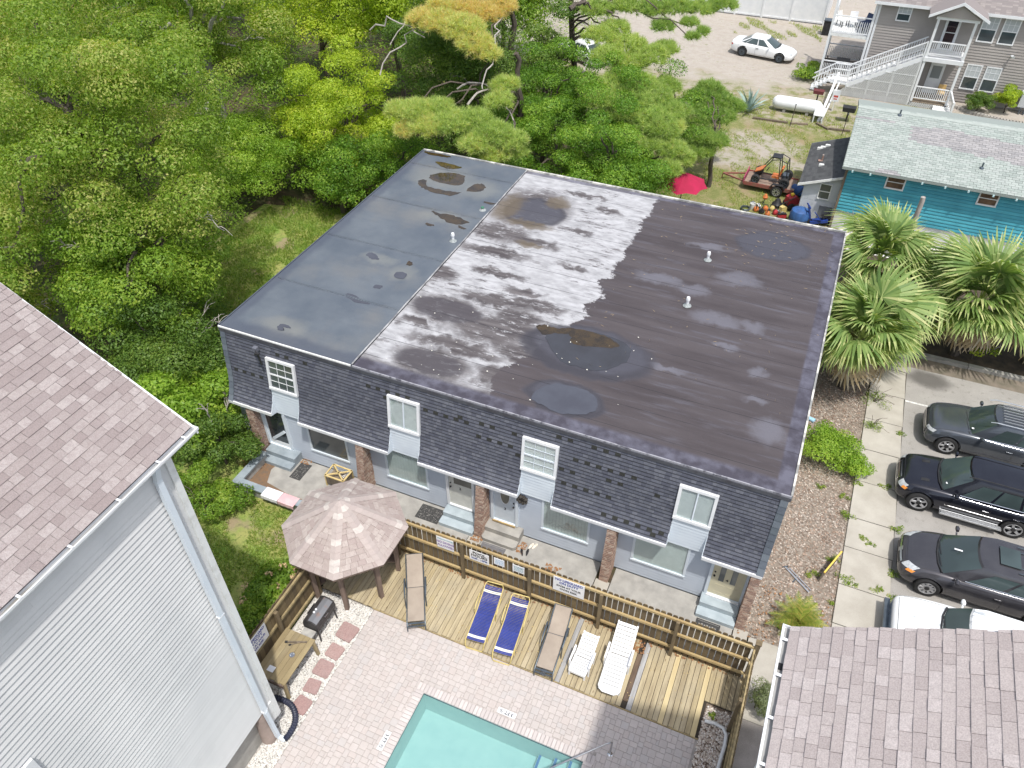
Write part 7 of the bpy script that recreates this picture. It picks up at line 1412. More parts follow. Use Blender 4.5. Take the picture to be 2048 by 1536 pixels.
t = thing('yard_sign', 'small white notice with red lettering standing by the stairs', 'sign', (18.0, 43.6, 0)); mk('panel', MB().box(-.25, .25, -.02, .02, .7, 1.5), WHITE, t); mk('print', MB().box(-.15, .15, -.024, -.021, 1.0, 1.15).box(-.12, .12, -.024, -.021, .85, .93), mat('red_print', (.5, .08, .06)), t); mk('stake', MB().box(-.03, .03, 0, .03, 0, .7), WHITE2, t)
for k, (px, py) in enumerate(((1580, 252), (1683, 271), )):
    p = at(px, py); t = thing('fence_stake', ('thin rusty stake standing before the propane tank', 'thin rusty stake standing beside the teal roof')[k], 'stake', p); mk('shaft', MB().tube([(0, 0, 0), (.05, .05, 1.5)], .03, 6), BARK, t); mk('cap', MB().lathe([(.04, 1.46), (.04, 1.55), (.01, 1.56)], 8, mat4((.05, .05, 0))), GUN, t)
t = thing('edging_timbers', 'long grey landscape timbers lying across the grass before the propane tank', 'timber', (15, 40, 0), world=True)
for a, c in ((at(1505, 237), at(1575, 247)), (at(1580, 248), at(1615, 250)), (at(1632, 248), at(1656, 260)), (at(1658, 259), at(1700, 264))): mk('timber', MB().bar(a + Vector((0, 0, .06)), c + Vector((0, 0, .06)), .16, .14), WOODGR, t)
t = thing('bed_edging', 'curved row of grey edging blocks along the shrub bed of the grey house', 'edging', (30, 46, 0), world=True)
for i in range(26):
    p = at(1905 + i * 6.4, 214 + i * 1.55 + 10 * math.sin(i / 25 * math.pi) * .6); mk('block', MB().box(-.14, .14, -.12, .12, 0, .22), mat('edging_block', (.42, .40, .36), (.3, .28, .26), ns=4), t, M=mat4((p.x, p.y, -.02), rnd.uniform(-.2, .2)))
t = thing('air_conditioner', 'grey utility cabinet with pipes by the grey house wall', 'cabinet', (30.6, 48.6, 0)); mk('case', MB().box(-.45, .45, -.3, .3, .5, 1.5), mat('grey_cabinet', (.45, .47, .49)), t); mk('pipe', MB().bar((-.2, -.3, 0), (-.2, -.3, .5), .08, .08).bar((.1, -.3, 0), (.1, -.3, .5), .08, .08), GUN, t)
# white vinyl fence at the top
VF = thing('vinyl_fence', 'tall white vinyl privacy fence behind the sandy lot', 'fence', (11, 63.6, 0), world=True)
xs = [-.5, 2.0, 4.5, 7.0, 9.5, 12.1, 15.1]
for a, c in zip(xs, xs[1:]):
    mk('panel', MB().box(a + .08, c - .08, 63.62, 63.66, .15, 2.9), WHITE, VF); mk('rail', MB().box(a + .08, c - .08, 63.58, 63.70, .1, .24).box(a + .08, c - .08, 63.58, 63.70, 2.85, 3.0), WHITE, VF)
for x in xs: mk('post', MB().box(x - .08, x + .08, 63.55, 63.72, 0, 3.1), WHITE, VF)
mk('post', MB().box(15.0, 15.2, 63.72, 70, 0, 2.9), WHITE, VF, label='white fence return running away from the lot')
for k, (x, m) in enumerate(((15.6, BLACK), (16.4, BLACK))):
    t = thing('dark_bin', ('dark bin beside the end of the white vinyl fence', 'dark bin nearest the grey house decks')[k], 'bin', (x, 61.0 + k * .3, 0), group='dark bins by the white fence'); mk('tub', MB().prism([(-.35, -.35), (.35, -.35), (.35, .35), (-.35, .35)], .05, 1.2), m, t); mk('lid', MB().box(-.38, .38, -.4, .4, 1.2, 1.27), GUN, t)
# ------------------------------------------------------------------ vegetation
def leafset(name, C, N, size, m, tint, parent=None, asp=.5, kind=None, seed=0, droop=.0):
    rs = np.random.RandomState(seed); n = len(C)
    nr = N + rs.normal(0, .55, (n, 3)) + np.array([0, 0, .35]); nr /= np.linalg.norm(nr, axis=1, keepdims=True) + 1e-9
    t = rs.normal(0, 1, (n, 3)); t[:, 2] -= droop; t -= nr * (t * nr).sum(1, keepdims=True); t /= np.linalg.norm(t, axis=1, keepdims=True) + 1e-9
    b = np.cross(nr, t); s = size * rs.uniform(.6, 1.25, (n, 1))
    V = np.stack([C - t * s * .5, C + b * s * asp * .5 + nr * s * .05, C + t * s * .5, C - b * s * asp * .5 + nr * s * .05], 1)
    return quads(name, V, m, parent, tint, kind=kind)
def clump_leaves(clumps, n, seed, flat=.48, tip=0):
    """leaves over the shells of many small overlapping clumps"""
    rs = np.random.RandomState(seed); c = np.array([q[:3] for q in clumps]); r = np.array([q[3] for q in clumps]); k = rs.choice(len(c), n, p=r ** 2 / (r ** 2).sum())
    d = rs.normal(0, 1, (n, 3)); d[:, 2] += .45; d /= np.linalg.norm(d, axis=1, keepdims=True); rad = r[k] * (1 - .5 * rs.beta(1, 2.6, n)) * (1 + .16 * np.sin(7 * d[:, 0] + k) * np.sin(6 * d[:, 1] + 2 * k))
    P = c[k] + d * rad[:, None] * np.array([1, 1, flat]); ct = rs.uniform(-.22, .22, len(c))
    return P, d, np.clip(rs.normal(.5, .17, n) + ct[k] + tip * np.clip(d[:, 2], 0, 1), 0, 1)
def crown_clumps(C, rad, nc, rc, seed, low=-.35):
    rs = np.random.RandomState(seed); out = []
    while len(out) < nc:
        d = rs.normal(0, 1, 3); d /= np.linalg.norm(d)
        if d[2] < low: continue
        f = rs.uniform(.5, .95) if rs.rand() < .8 else rs.uniform(.1, .5)
        out.append((C[0] + d[0] * rad[0] * f, C[1] + d[1] * rad[1] * f, C[2] + d[2] * rad[2] * f, rc * rs.uniform(.65, 1.25)))
    return out
def limb(a, b, r0, r1, seed, n=6, w=.06):
    rs = random.Random(seed); a, b = Vector(a), Vector(b); L = (b - a).length; pts = [a]; rr = [r0]
    for i in range(1, n + 1):
        u = i / n; p = a.lerp(b, u) + Vector((rs.uniform(-w, w), rs.uniform(-w, w), rs.uniform(-w, w) + .18 * math.sin(u * math.pi))) * L * (1 if i < n else 0); pts.append(p); rr.append(r0 + (r1 - r0) * u)
    return pts, rr
def tree(name, label, base, C, rad, nc, rc, nl, size, m, seed, cat='tree', tr=.22, group='trees and shrubs behind the townhouse', bark=None, limbs=7, low=-.35, asp=.5, tip=0, dead=0):
    t = thing(name, label, cat, (base[0], base[1], 0), group=group, world=True); cl = crown_clumps(C, rad, nc, rc, seed, low)
    P, Nn, tint = clump_leaves(cl, int(nl * 1.4), seed + 1, tip=tip)
    leafset('crown', P, Nn, size * .84, m, tint, t, asp, seed=seed + 2)
    rs = random.Random(seed); b = MB(); top = (C[0] + rs.uniform(-.3, .3), C[1] + rs.uniform(-.3, .3), C[2] + rad[2] * .3); p, r = limb((base[0], base[1], -.2), top, tr, tr * .3, seed, 8, .03); b.tube(p, r, 8); mk('trunk', b, bark or BARK, t, smooth=True)
    for i in range(limbs):
        q = rs.choice(cl); s = rs.randint(2, 6); pp, r2 = limb(p[s], q[:3], tr * .42, tr * .1, seed * 31 + i); mk('branch', MB().tube(pp, r2, 6), bark or BARK, t, smooth=True)
    for i in range(dead):
        q = rs.choice(cl); a = Vector(q[:3]); d = Vector((q[0] - C[0], q[1] - C[1], .2 + rs.random())).normalized(); b = MB(); e = a + d * q[3] * 1.5
        pp, r2 = limb(a, e, .035, .012, i); b.tube(pp, r2, 4)
        for j in range(5): k = rs.randint(2, 5); f = pp[k] + (d + Vector((rs.uniform(-.8, .8), rs.uniform(-.8, .8), rs.uniform(-.5, .7)))).normalized() * q[3] * rs.uniform(.3, .8); p3, r3 = limb(pp[k], f, .02, .008, i * 9 + j, 4); b.tube(p3, r3, 4)
        mk('bare_branch', b, GREYBARK, t)
    return t
L_MAPLE = leafmat('maple_leaf', (.075, .15, .015), (.22, .335, .04), (.48, .46, .16), .45); L_DARK = leafmat('dark_leaf', (.045, .10, .015), (.115, .20, .032), (.23, .31, .06), .38); L_MID = leafmat('mid_leaf', (.075, .155, .015), (.20, .33, .038), (.34, .42, .06), .42)
L_LIME = leafmat('lime_leaf', (.17, .27, .02), (.37, .49, .04), (.55, .57, .08), .45); L_GLOSS = leafmat('glossy_leaf', (.05, .13, .013), (.145, .285, .028), (.33, .46, .06), .35); L_VINE = leafmat('vine_leaf', (.05, .11, .018), (.125, .22, .036), (.24, .32, .055), .35); L_BRIGHT = leafmat('bright_shrub_leaf', (.11, .22, .022), (.27, .42, .05), (.42, .52, .09), .45)
T = tree
T('maple_tree', 'big maple with reddish leaf tips beside the tall house', (-10.5, 5), (-10.6, 5.4, 8.0), (7.2, 6.4, 6.0), 125, 1.2, 74000, .17, L_MAPLE, 11, tr=.38, limbs=14, tip=.1, dead=5, low=-.6)
T('maple_tree', 'darker maple leaning toward the townhouse end wall', (-7.4, 3.6), (-7.2, 3.4, 4.2), (3.6, 3.6, 4.0), 55, 1.0, 34000, .17, L_MID, 12, tr=.26, limbs=10, dead=5, low=-.8)
T('maple_tree', 'tall maple with tan leaf tips at the far left corner', (-22, 14), (-22, 13.5, 8), (9, 8, 6.5), 120, 1.4, 48000, .22, L_MAPLE, 13, tr=.38, tip=.1, dead=4)
T('leafy_tree', 'tall green tree with pale bare limbs behind the big maple', (-16, 19), (-16, 19, 7.2), (6.2, 6, 6.2), 85, 1.2, 40000, .2, L_MAPLE, 14, tr=.34, bark=GREYBARK, dead=6, limbs=12)
T('lime_tree', 'yellow green round tree beyond the grass strip', (-8.3, 20.5), (-8.3, 20.3, 4.6), (3.9, 3.9, 4.2), 62, .95, 34000, .17, L_LIME, 15, tr=.22, low=-.7)
T('vine_mound', 'mound of bright vines between the maple and the lime green tree', (-12.8, 18), (-12.2, 17.2, 2.0), (6.2, 5.4, 2.6), 110, .85, 38000, .15, L_BRIGHT, 16, cat='vines', tr=.12, limbs=4, low=-.1)
T('vine_tree', 'dark vine smothered tree behind the lime green tree', (-4.3, 27), (-4.3, 27, 6.6), (4.2, 3.8, 6.8), 100, 1.0, 36000, .17, L_VINE, 17, tr=.3, dead=6, low=-.8)
T('leafy_tree', 'sunny green tree far behind the lime tree', (-18, 33), (-18, 33, 6), (7.5, 6.5, 6.5), 100, 1.4, 28000, .25, L_LIME, 18)
T('leafy_tree', 'green tree with dark trunk behind the vines at the top', (-10.5, 31), (-10.5, 31, 6.6), (5, 5, 6.8), 80, 1.2, 26000, .22, L_LIME, 19, dead=3)
for k, (x, y, z, r, m, lab) in enumerate(((-27, 32, 6, 7, L_BRIGHT, 'pale green tree at the upper left behind the maples'), (-33, 24, 6, 7, L_MID, 'green tree at the far left behind the corner maple'), (-38, 38, 6, 8, L_BRIGHT, 'distant tree at the top left corner'), (-27, 46, 6, 8, L_MID, 'distant green tree along the top edge'), (-15, 46, 5, 6, L_BRIGHT, 'distant bright tree along the top edge'), (-7.5, 42, 5, 4.5, L_MID, 'green tree behind the dead branches'), (-48, 30, 6, 9, L_MID, 'farthest tree at the left edge'))):
    T('leafy_tree', lab, (x, y), (x, y, z), (r, r, 6), 80, 1.25, 17000, .3, m, 30 + k, limbs=5, dead=1)
for k, (x, y, C, r, nl, lab) in enumerate(((4.3, 23, (4.3, 22.6, 3.3), (3.7, 3.3, 3.7), 30000, 'glossy dark bay tree in the middle behind the roof edge'), (1.2, 21.5, (1.2, 21.4, 2.8), (2.8, 2.8, 3), 20000, 'glossy bay tree below the yellow green pine'), (7.8, 22.4, (7.8, 22.2, 3.3), (3.1, 3.0, 3.7), 26000, 'glossy bay tree beside the crimson umbrella'), (9.4, 29.2, (9.4, 29, 3.3), (2.7, 2.7, 3.6), 18000, 'upright glossy tree at the edge of the sandy lot'), (6.3, 26.2, (6.3, 26.0, 4.4), (3.4, 3.0, 4.3), 26000, 'tallest glossy bay tree in front of the ivy covered pine'), (2.2, 26.5, (2.2, 26.5, 4.2), (3.0, 2.8, 4.2), 22000, 'glossy bay tree behind the yellow green pine'), (9.3, 22.0, (9.3, 21.8, 2.2), (1.4, 1.7, 2.3), 9000, 'small glossy bay tree touching the crimson umbrella'), (-3.8, 19.2, (-3.8, 19, 2.3), (2.8, 2.4, 2.6), 16000, 'dark shrub behind the far roof corner'), (-6.6, 17.0, (-6.4, 17.3, 2.2), (2.2, 2.2, 2.4), 14000, 'dark shrub at the end of the grass strip'))):
    T('bay_tree', lab, (x, y), C, r, 46, .82, nl, .15, L_GLOSS, 50 + k, tr=.18, low=-.7, asp=.42)
T('vine_tree', 'vine draped thicket under the dying pine', (-1.6, 24.5), (-1.6, 24.8, 4.4), (3.0, 2.8, 4.4), 50, .85, 20000, .16, L_VINE, 57, tr=.2, low=-.7, dead=2)
T('ivy_column', 'ivy covering the tall pine trunk', (1.0, 31.5), (.6, 31.6, 5.4), (1.9, 1.9, 3.8), 22, .85, 11000, .17, L_VINE, 58, cat='vines', tr=.2, low=-.9)
T('shrub', 'bright large leaved shrub beside the tall house roof', (-1.9, -1.2), (-1.9, -1.1, 2.0), (2.2, 2.0, 2.2), 26, .8, 11000, .2, L_BRIGHT, 60, cat='shrub', tr=.08, low=-.4, group='shrubs beside the townhouse end wall')
T('shrub', 'loose dark shrub by the planter wall corner', (-.1, -1.7), (0, -1.7, 1.1), (1.5, 1.5, 1.5), 20, .55, 8000, .13, L_DARK, 61, cat='shrub', tr=.06, low=-.4, group='shrubs beside the townhouse end wall', dead=3)
T('shrub', 'dark shrub mass below the maple next to the roof', (-4.4, .6), (-4.3, .8, 2.4), (2.6, 2.3, 2.8), 32, .9, 17000, .15, L_DARK, 62, cat='shrub', tr=.1, low=-.6, group='shrubs beside the townhouse end wall', dead=3)
T('shrub', 'dark shrub against the shingled mansard end', (-1.7, 2.2), (-1.7, 2.2, 1.8), (1.4, 2.0, 2.0), 22, .7, 10000, .14, L_DARK, 63, cat='shrub', tr=.08, group='shrubs beside the townhouse end wall')
T('shrub', 'low shrub between the tall house and the planter wall', (1.2, -4.3), (.6, -3.7, .7), (1.5, 1.1, 1.0), 14, .5, 5000, .13, L_MID, 64, cat='shrub', tr=.05, group='shrubs beside the townhouse end wall')
T('shrub', 'bright green rounded shrub in the mulch bed by the sidewalk', (21.7, 7.9), (21.65, 8.0, .6), (1.35, 1.25, .75), 34, .4, 7500, .11, L_BRIGHT, 65, cat='shrub', tr=.05, group='plants in the mulch bed', low=-.2)
T('shrub', 'low spreading arm of bright shrub nearest the sidewalk', (22.55, 7.5), (22.5, 7.4, .4), (.6, .75, .45), 14, .3, 2200, .11, L_BRIGHT, 75, cat='shrub', tr=.03, group='plants in the mulch bed', low=-.2)
T('shrub', 'small willowy shrub outside the end of the pool fence', (20.85, -3.4), (20.85, -3.45, .7), (.38, .5, .7), 12, .27, 2200, .11, leafmat('willow_leaf', (.06, .085, .035), (.16, .2, .09), (.3, .33, .16)), 66, cat='shrub', tr=.025, group='plants by the fences', asp=.25)
T('shrub', 'small dark shrub at the bottom edge beside the gravel path', (21, -7.6), (20.95, -7.6, .3), (.4, .5, .4), 8, .22, 900, .1, L_MID, 67, cat='shrub', tr=.02, group='plants by the fences')
t = T('hydrangea', 'hydrangea hedge with dried flower heads in front of the tan fence', (5.3, -6.5), (5.4, -6.5, .6), (.75, 1.9, .6), 30, .4, 8000, .15, L_MID, 68, cat='shrub', tr=.03, group='plants by the fences', low=-.2)
DRY = mat('dried_flower', (.50, .33, .19), (.62, .50, .28), rough=1, ns=14); PINKY = mat('blue_flower', (.45, .48, .72), rough=.9)
for x, y, z, m in ((5.5, -5.4, 1.15, DRY), (5.2, -5.8, 1.05, DRY), (5.7, -6.1, 1.1, DRY), (4.7, -6.4, .9, DRY), (5.0, -6.9, 1.0, DRY), (6.0, -5.5, 1.0, DRY), (5.3, -7.6, .95, PINKY), (5.9, -5.2, .9, DRY)):
    b = MB(); 
    for i in range(30): a, c = rnd.uniform(0, 6.28), rnd.uniform(-.3, 1); r = .13; q = Vector((r * math.cos(a) * math.sqrt(1 - c * c), r * math.sin(a) * math.sqrt(1 - c * c), r * c * .8)); u = Vector((rnd.uniform(-1, 1), rnd.uniform(-1, 1), rnd.uniform(-1, 1))).normalized() * .035; v = u.cross(q).normalized() * .035; b.add([q - u, q - v, q + u, q + v], [(0, 1, 2, 3)])
    mk('flower_head', b, m, t, M=mat4((x, y, z)))
T('boxwood', 'clipped round boxwood under the grey house windows', (27.6, 47.6), (27.6, 47.6, .75), (.95, .8, .55), 30, .4, 9000, .1, L_DARK, 69, cat='shrub', tr=.05, group='shrubs at the grey house', low=-.5)
T('shrub', 'yellow green upright shrub beside the boxwood', (29.4, 48.2), (29.4, 48.2, 1.0), (.8, .7, .95), 22, .4, 6000, .12, L_LIME, 70, cat='shrub', tr=.05, group='shrubs at the grey house', low=-.4)
T('weed_patch', 'green weedy shrub below the left decks', (15.4, 49.5), (15.4, 49.8, .45), (.9, 1.8, .5), 16, .5, 3000, .16, L_MID, 71, cat='shrub', tr=.03, group='shrubs at the grey house')
T('maple_tree', 'leafy maple lower down beside the tall house roof edge', (-13.5, -1.0), (-13.2, -1, 4.6), (4.6, 4, 4.2), 58, 1.05, 26000, .18, L_MAPLE, 72, tr=.26, low=-.8, dead=3)
T('leafy_tree', 'leafy dark tree filling the gap at the left edge below the maples', (-20, 4), (-20, 4, 4.2), (4.8, 4, 4.2), 40, 1.3, 18000, .2, L_MID, 73, tr=.26, low=-.8)
# pines: tufts of needles on boughs
def pine(label, base, top, bunches, m, seed, tr=.22, extra=()):
    t = thing('pine_tree', label, 'tree', (base[0], base[1], 0), group='pines behind the townhouse', world=True); rs = np.random.RandomState(seed); V = []; tint = []
    p, r = limb((*base, -.2), top, tr, tr * .55, seed, 8, .015); mk('trunk', MB().tube(p, r, 9), BARK, t, smooth=True)
    for bi, (px, py, z, rad, tn) in enumerate(bunches):
        c = np.array(at(px, py, z)); zt = min(max(z - .6, 2), top[2]); u = (zt + .2) / (top[2] + .2); st = Vector((*base, -.2)).lerp(Vector(top), u)
        if bi % 2 == 0 or (Vector(c) - st).length < 5: pp, r2 = limb(st, Vector(c) - Vector((0, 0, .15)), tr * .3, .03, seed * 7 + bi, 7, .05); mk('bough', MB().tube(pp, r2, 6), BARK, t, smooth=True)
        nt_ = int(190 * rad ** 2) + 20
        d = rs.normal(0, 1, (nt_, 3)); d[:, 2] = np.abs(d[:, 2]) * .9 - .12; d /= np.linalg.norm(d, axis=1, keepdims=True); tc = c + d * rad * rs.uniform(.55, 1.0, (nt_, 1)) * np.array([1, 1, .55])
        for k in range(nt_):
            nn = 34; ax = d[k] * .5 + np.array([0, 0, .75]) + rs.normal(0, .2, 3); ax /= np.linalg.norm(ax); q = rs.normal(0, 1, (nn, 3)); q += ax * 1.15; q /= np.linalg.norm(q, axis=1, keepdims=True); L = rs.uniform(.2, .4, (nn, 1)); s = np.cross(q, rs.normal(0, 1, (nn, 3))); s /= np.linalg.norm(s, axis=1, keepdims=True) + 1e-9
            V.append(np.stack([tc[k] - s * .013, tc[k] + s * .013, tc[k] + q * L], 1)); tint.append(np.clip(rs.normal(tn, .16, nn) + rs.normal(0, .07), 0, 1))
    quads('crown', np.concatenate(V), m, t, np.concatenate(tint), nper=3)
    for a, c, r0 in extra: pp, r2 = limb(at(*a), at(*c), r0, .03, seed + int(a[0]), 8, .06); mk('bare_branch', MB().tube(pp, r2, 6), GREYBARK if r0 < .08 else BARK, t, smooth=True)
NEED = leafmat('pine_needle', (.17, .30, .07), (.50, .60, .20), (.68, .52, .24), .4)
pine('dying pine with golden brown needles at the top', (-1.6, 30), (-1.2, 29.4, 11), [(850, 42, 9.4, 1.0, .82), (885, 50, 9.3, 1.2, .75), (925, 62, 9.2, 1.3, .68), (970, 30, 9.4, 1.2, .95), (1000, 15, 9.6, 1.0, .95), (950, 92, 8.8, 1.0, .72), (975, 110, 8.5, .7, .7), (880, 15, 9.8, .8, .8), (930, 20, 9.6, .9, .9)], NEED, 80, extra=[((1000, 45, 9), (985, 130, 8.2), .05), ((985, 130, 8.2), (965, 178, 7.6), .04), ((740, 60, 8.5), (850, 75, 8.8), .05), ((760, 150, 7), (855, 60, 8.5), .04), ((780, 90, 8), (850, 30, 9), .03)])
pine('yellow green pine spreading low over the far roof edge', (1.6, 24.6), (1.4, 23.8, 8), [(800, 222, 6.2, .8, .55), (835, 225, 6.3, 1.0, .5), (875, 222, 6.2, 1.0, .4), (855, 255, 5.9, 1.0, .6), (815, 262, 5.6, .7, .72), (905, 250, 6, 1.1, .42), (945, 245, 6.0, 1.1, .35), (985, 270, 5.7, 1.1, .35), (1020, 285, 5.4, .9, .4), (955, 290, 5.4, 1.0, .5), (990, 312, 4.9, .8, .55), (1010, 172, 7, .8, .5), (1000, 205, 6.6, .8, .45), (1030, 305, 4.8, .7, .35)], NEED, 81, extra=[((915, 178, 6.6), (985, 178, 6.7), .06), ((935, 210, 6.3), (990, 178, 6.7), .07), ((990, 178, 6.7), (1030, 260, 5.5), .05)])
pine('tall green pine with a long limb over the sandy lot', (1.8, 32.6), (1.5, 31.5, 12), [(1200, 75, 7.5, 1.0, .45), (1230, 60, 7.7, .9, .4), (1255, 95, 7.1, 1.2, .42), (1215, 115, 6.9, 1.0, .4), (1300, 115, 6.9, 1.1, .38), (1330, 100, 7, .8, .38), (1260, 130, 6.6, 1.0, .42), (1195, 22, 8.4, 1.0, .3), (1250, 15, 8.6, .9, .3), (1300, 22, 8.5, 1.0, .22), (1350, 18, 8.7, 1.0, .25), (1400, 22, 8.5, .9, .28), (1445, 12, 8.7, .9, .25), (1325, 55, 8, .7, .15), (1380, 48, 8.2, .5, .25), (1405, 66, 7.9, .4, .2), (1385, 75, 7.8, .35, .2)], NEED, 82, extra=[((1140, 18, 9), (1190, 20, 8.6), .16), ((1190, 20, 8.6), (1240, 40, 8.2), .13), ((1165, 145, 6.6), (1190, 122, 6.8), .05), ((1165, 145, 6.6), (1162, 163, 6), .03)])
pine('soft green pine drooping beside the crimson umbrella', (9.2, 24.8), (9, 24.4, 4.6), [(1190, 178, 5.9, 1.0, .42), (1225, 185, 5.8, 1.2, .36), (1265, 200, 5.6, 1.3, .33), (1305, 195, 5.5, 1.2, .3), (1240, 225, 5.3, 1.1, .34), (1290, 235, 5.1, 1.2, .32), (1330, 225, 5.1, 1.0, .3), (1320, 265, 4.6, 1.0, .3), (1340, 300, 4, .9, .35), (1300, 290, 4.3, .8, .33), (1345, 255, 4.6, .7, .55), (1335, 340, 3.4, .8, .38), (1360, 225, 4.8, .6, .25), (1200, 205, 5.8, 1.0, .4), (1275, 170, 6, 1.1, .36), (1240, 160, 6.2, .9, .4), (1362, 318, 3.4, .8, .35), (1310, 250, 5, 1.2, .32), (1330, 175, 5.6, .9, .3)], NEED, 83)
pine('dark green young pine at the edge of the grass', (12.3, 28.6), (12.1, 28.3, 3.9), [(1405, 200, 4.4, 1.0, .16), (1440, 205, 4.3, .9, .15), (1420, 180, 4.8, .8, .18), (1395, 235, 3.9, 1.1, .15), (1435, 235, 3.8, 1.0, .16), (1465, 215, 4, .7, .15), (1400, 275, 3.3, 1.0, .18), (1430, 285, 3.0, .8, .2), (1385, 300, 2.8, .8, .22), (1410, 305, 2.6, .6, .25)], NEED, 84, tr=.15)
# undergrowth under the trees
rs = np.random.RandomState(5); n = 60000; X = np.stack([rs.uniform(-46, 4, n), rs.uniform(8, 60, n)], 1)
keep = (X[:, 1] > 17.2 + .0 * X[:, 0]) | (X[:, 0] < -11.5); keep &= ~((X[:, 0] > -3) & (X[:, 1] > 38)); X = X[keep]; h = .5 + .55 * np.sin(X[:, 0] * .8 + 1) * np.sin(X[:, 1] * .6) + .35 * np.sin(X[:, 0] * 2.1 + X[:, 1] * 1.7)
C = np.concatenate([X, (np.clip(h, .1, 2) * rs.uniform(.3, 1, len(X)))[:, None]], 1); leafset('undergrowth', C, np.tile([0, 0, 1.0], (len(C), 1)), .24, L_MID, np.clip(rs.normal(.5, .2, len(C)), 0, 1), kind='stuff', seed=6)
n = 11000; X = np.stack([rs.uniform(-13, -.2, n), rs.uniform(-6, 6.5, n)], 1); X = X[(X[:, 0] < -5.2) | (X[:, 1] < 1)]; X = X[(X[:, 0] < 1 - 0) & ~((X[:, 1] < -3.2) & (X[:, 0] > -1.5))]
C = np.concatenate([X, rs.uniform(.05, .8, (len(X), 1))], 1); leafset('undergrowth', C, np.tile([0, 0, 1.0], (len(C), 1)), .17, L_DARK, np.clip(rs.normal(.45, .2, len(C)), 0, 1), kind='stuff', seed=7)
GRASSL = leafmat('grass_blade', (.10, .20, .025), (.25, .34, .055), (.46, .42, .17), .4)
def grass(n, reg, seed, hgt, ok=lambda x, y: True, tn=.5, dens=None):
    rs = np.random.RandomState(seed); p = np.stack([rs.uniform(reg[0], reg[1], n), rs.uniform(reg[2], reg[3], n)], 1); f = np.sin(p[:, 0] * 1.3 + seed) * np.sin(p[:, 1] * 1.1) + .6 * np.sin(p[:, 0] * 3.1 + p[:, 1] * 2.3)
    p = p[(f > (dens if dens is not None else -1.2)) & np.array([ok(a, b) for a, b in p])]; n = len(p); a = rs.uniform(0, 6.28, n); w = np.stack([np.cos(a), np.sin(a), 0 * a], 1) * .018; tip = np.stack([rs.normal(0, .5, n) * hgt, rs.normal(0, .5, n) * hgt, rs.uniform(.4, 1, n) * hgt], 1); c = np.concatenate([p, np.zeros((n, 1))], 1)
    quads('grass', np.stack([c - w, c + w, c + tip], 1), GRASSL, None, np.clip(rs.normal(tn, .2, n), 0, 1), nper=3, kind='stuff')
grass(26000, (-1.5, 6.4, -9, -2.75), 21, .13, lambda x, y: not (x > 5.6 and y > -5), .5, -.75); grass(38000, (-11, -.1, 5.5, 17.2), 22, .22, lambda x, y: y > 5.6 - .2 * x - 2, .38, -.9); grass(42000, (6, 20, 17, 43), 23, .16, lambda x, y: not (x > 17.5 and y < 32.5), .62, -.15); grass(5000, (8, 15.5, 58, 63), 24, .25, tn=.6, dens=.2)
# palms: fan fronds
PALM = leafmat('palm_leaf', (.09, .17, .045), (.23, .33, .10), (.58, .58, .28), .35); PALMD = leafmat('dead_palm_leaf', (.22, .15, .08), (.38, .29, .17), (.46, .40, .31), .2)
def fan(seed, pl, fr, m, nb=30, droop=.5):
    rs = np.random.RandomState(seed); V = []; tn = []
    pet = [(-.014, 0), (.014, 0)]; prev = None
    for i in range(6):
        y = pl * i / 5; z = .18 * pl * math.sin(i / 5 * 1.6); cur = (np.array([-.022, y, z]), np.array([.022, y, z]))
        if prev is not None: V.append([prev[0], prev[1], cur[1], cur[0]]); tn.append(.7)
        prev = cur
    o = np.array([0, pl, .18 * pl * math.sin(1.6)])
    for i in range(nb):
        a = (i / (nb - 1) - .5) * 2 * 2.0 + rs.normal(0, .03); L = fr * (1 - .22 * abs(a) / 2.0) * rs.uniform(.85, 1.08); d = np.array([math.sin(a), math.cos(a), .0]); s = np.array([math.cos(a), -math.sin(a), 0]); fold = .03 * (1 if i % 2 else -1)
        pts = []; 
        for u in (0, .45, .78, 1.0): pts.append(o + d * L * u + np.array([0, 0, (.22 * u - droop * u ** 2.4 - (.25 * abs(a) * u)) * L * .55 + fold * u]))
        wd = [.014, .05, .034, .004]; tt = float(np.clip(rs.normal(.5, .16), 0, 1))
        for k in range(3): V.append([pts[k] - s * wd[k], pts[k] + s * wd[k], pts[k + 1] + s * wd[k + 1], pts[k + 1] - s * wd[k + 1]]); tn.append(min(1, tt + .25 * (k == 2)))
    V = np.array(V); me_o = quads('frond', V, m, None, np.array(tn)); me = me_o.data; D.objects.remove(me_o); return me
FG = [fan(90 + i, .85 + .22 * i, 1.3 + .12 * (i % 2), PALM, 34, .45 + .24 * i) for i in range(4)]; FD = [fan(97 + i, 1.0, 1.0, PALMD, 22, 1.0) for i in range(2)]
def palm(label, x, y, z, nf, nd, sc, seed):
    t = thing('palm', label, 'palm', (x, y, 0), group='fan palms beside the townhouse'); rs = random.Random(seed)
    mk('trunk', MB().tube([(0, 0, -.1), (.05, 0, z * .5), (0, .05, z)], [.22, .2, .16], 10), BARK, t, smooth=True)
    for i in range(nf + nd):
        dead = i >= nf; el = R(78 - 92 * (i / nf) ** .9) if not dead else R(rs.uniform(-70, -38)); az = i * 2.39996 + rs.uniform(-.2, .2); M = Matrix.Translation((0, 0, z)) @ Matrix.Rotation(az, 4, 'Z') @ Matrix.Rotation(el, 4, 'X') @ Matrix.Rotation(rs.uniform(-.35, .35), 4, 'Y') @ Matrix.Scale(sc * rs.uniform(.85, 1.12), 4)
        o = link('frond', rs.choice(FD if dead else FG), t, M)
        if dead: o['label'] = 'dead brown frond hanging below the crown'
    return t
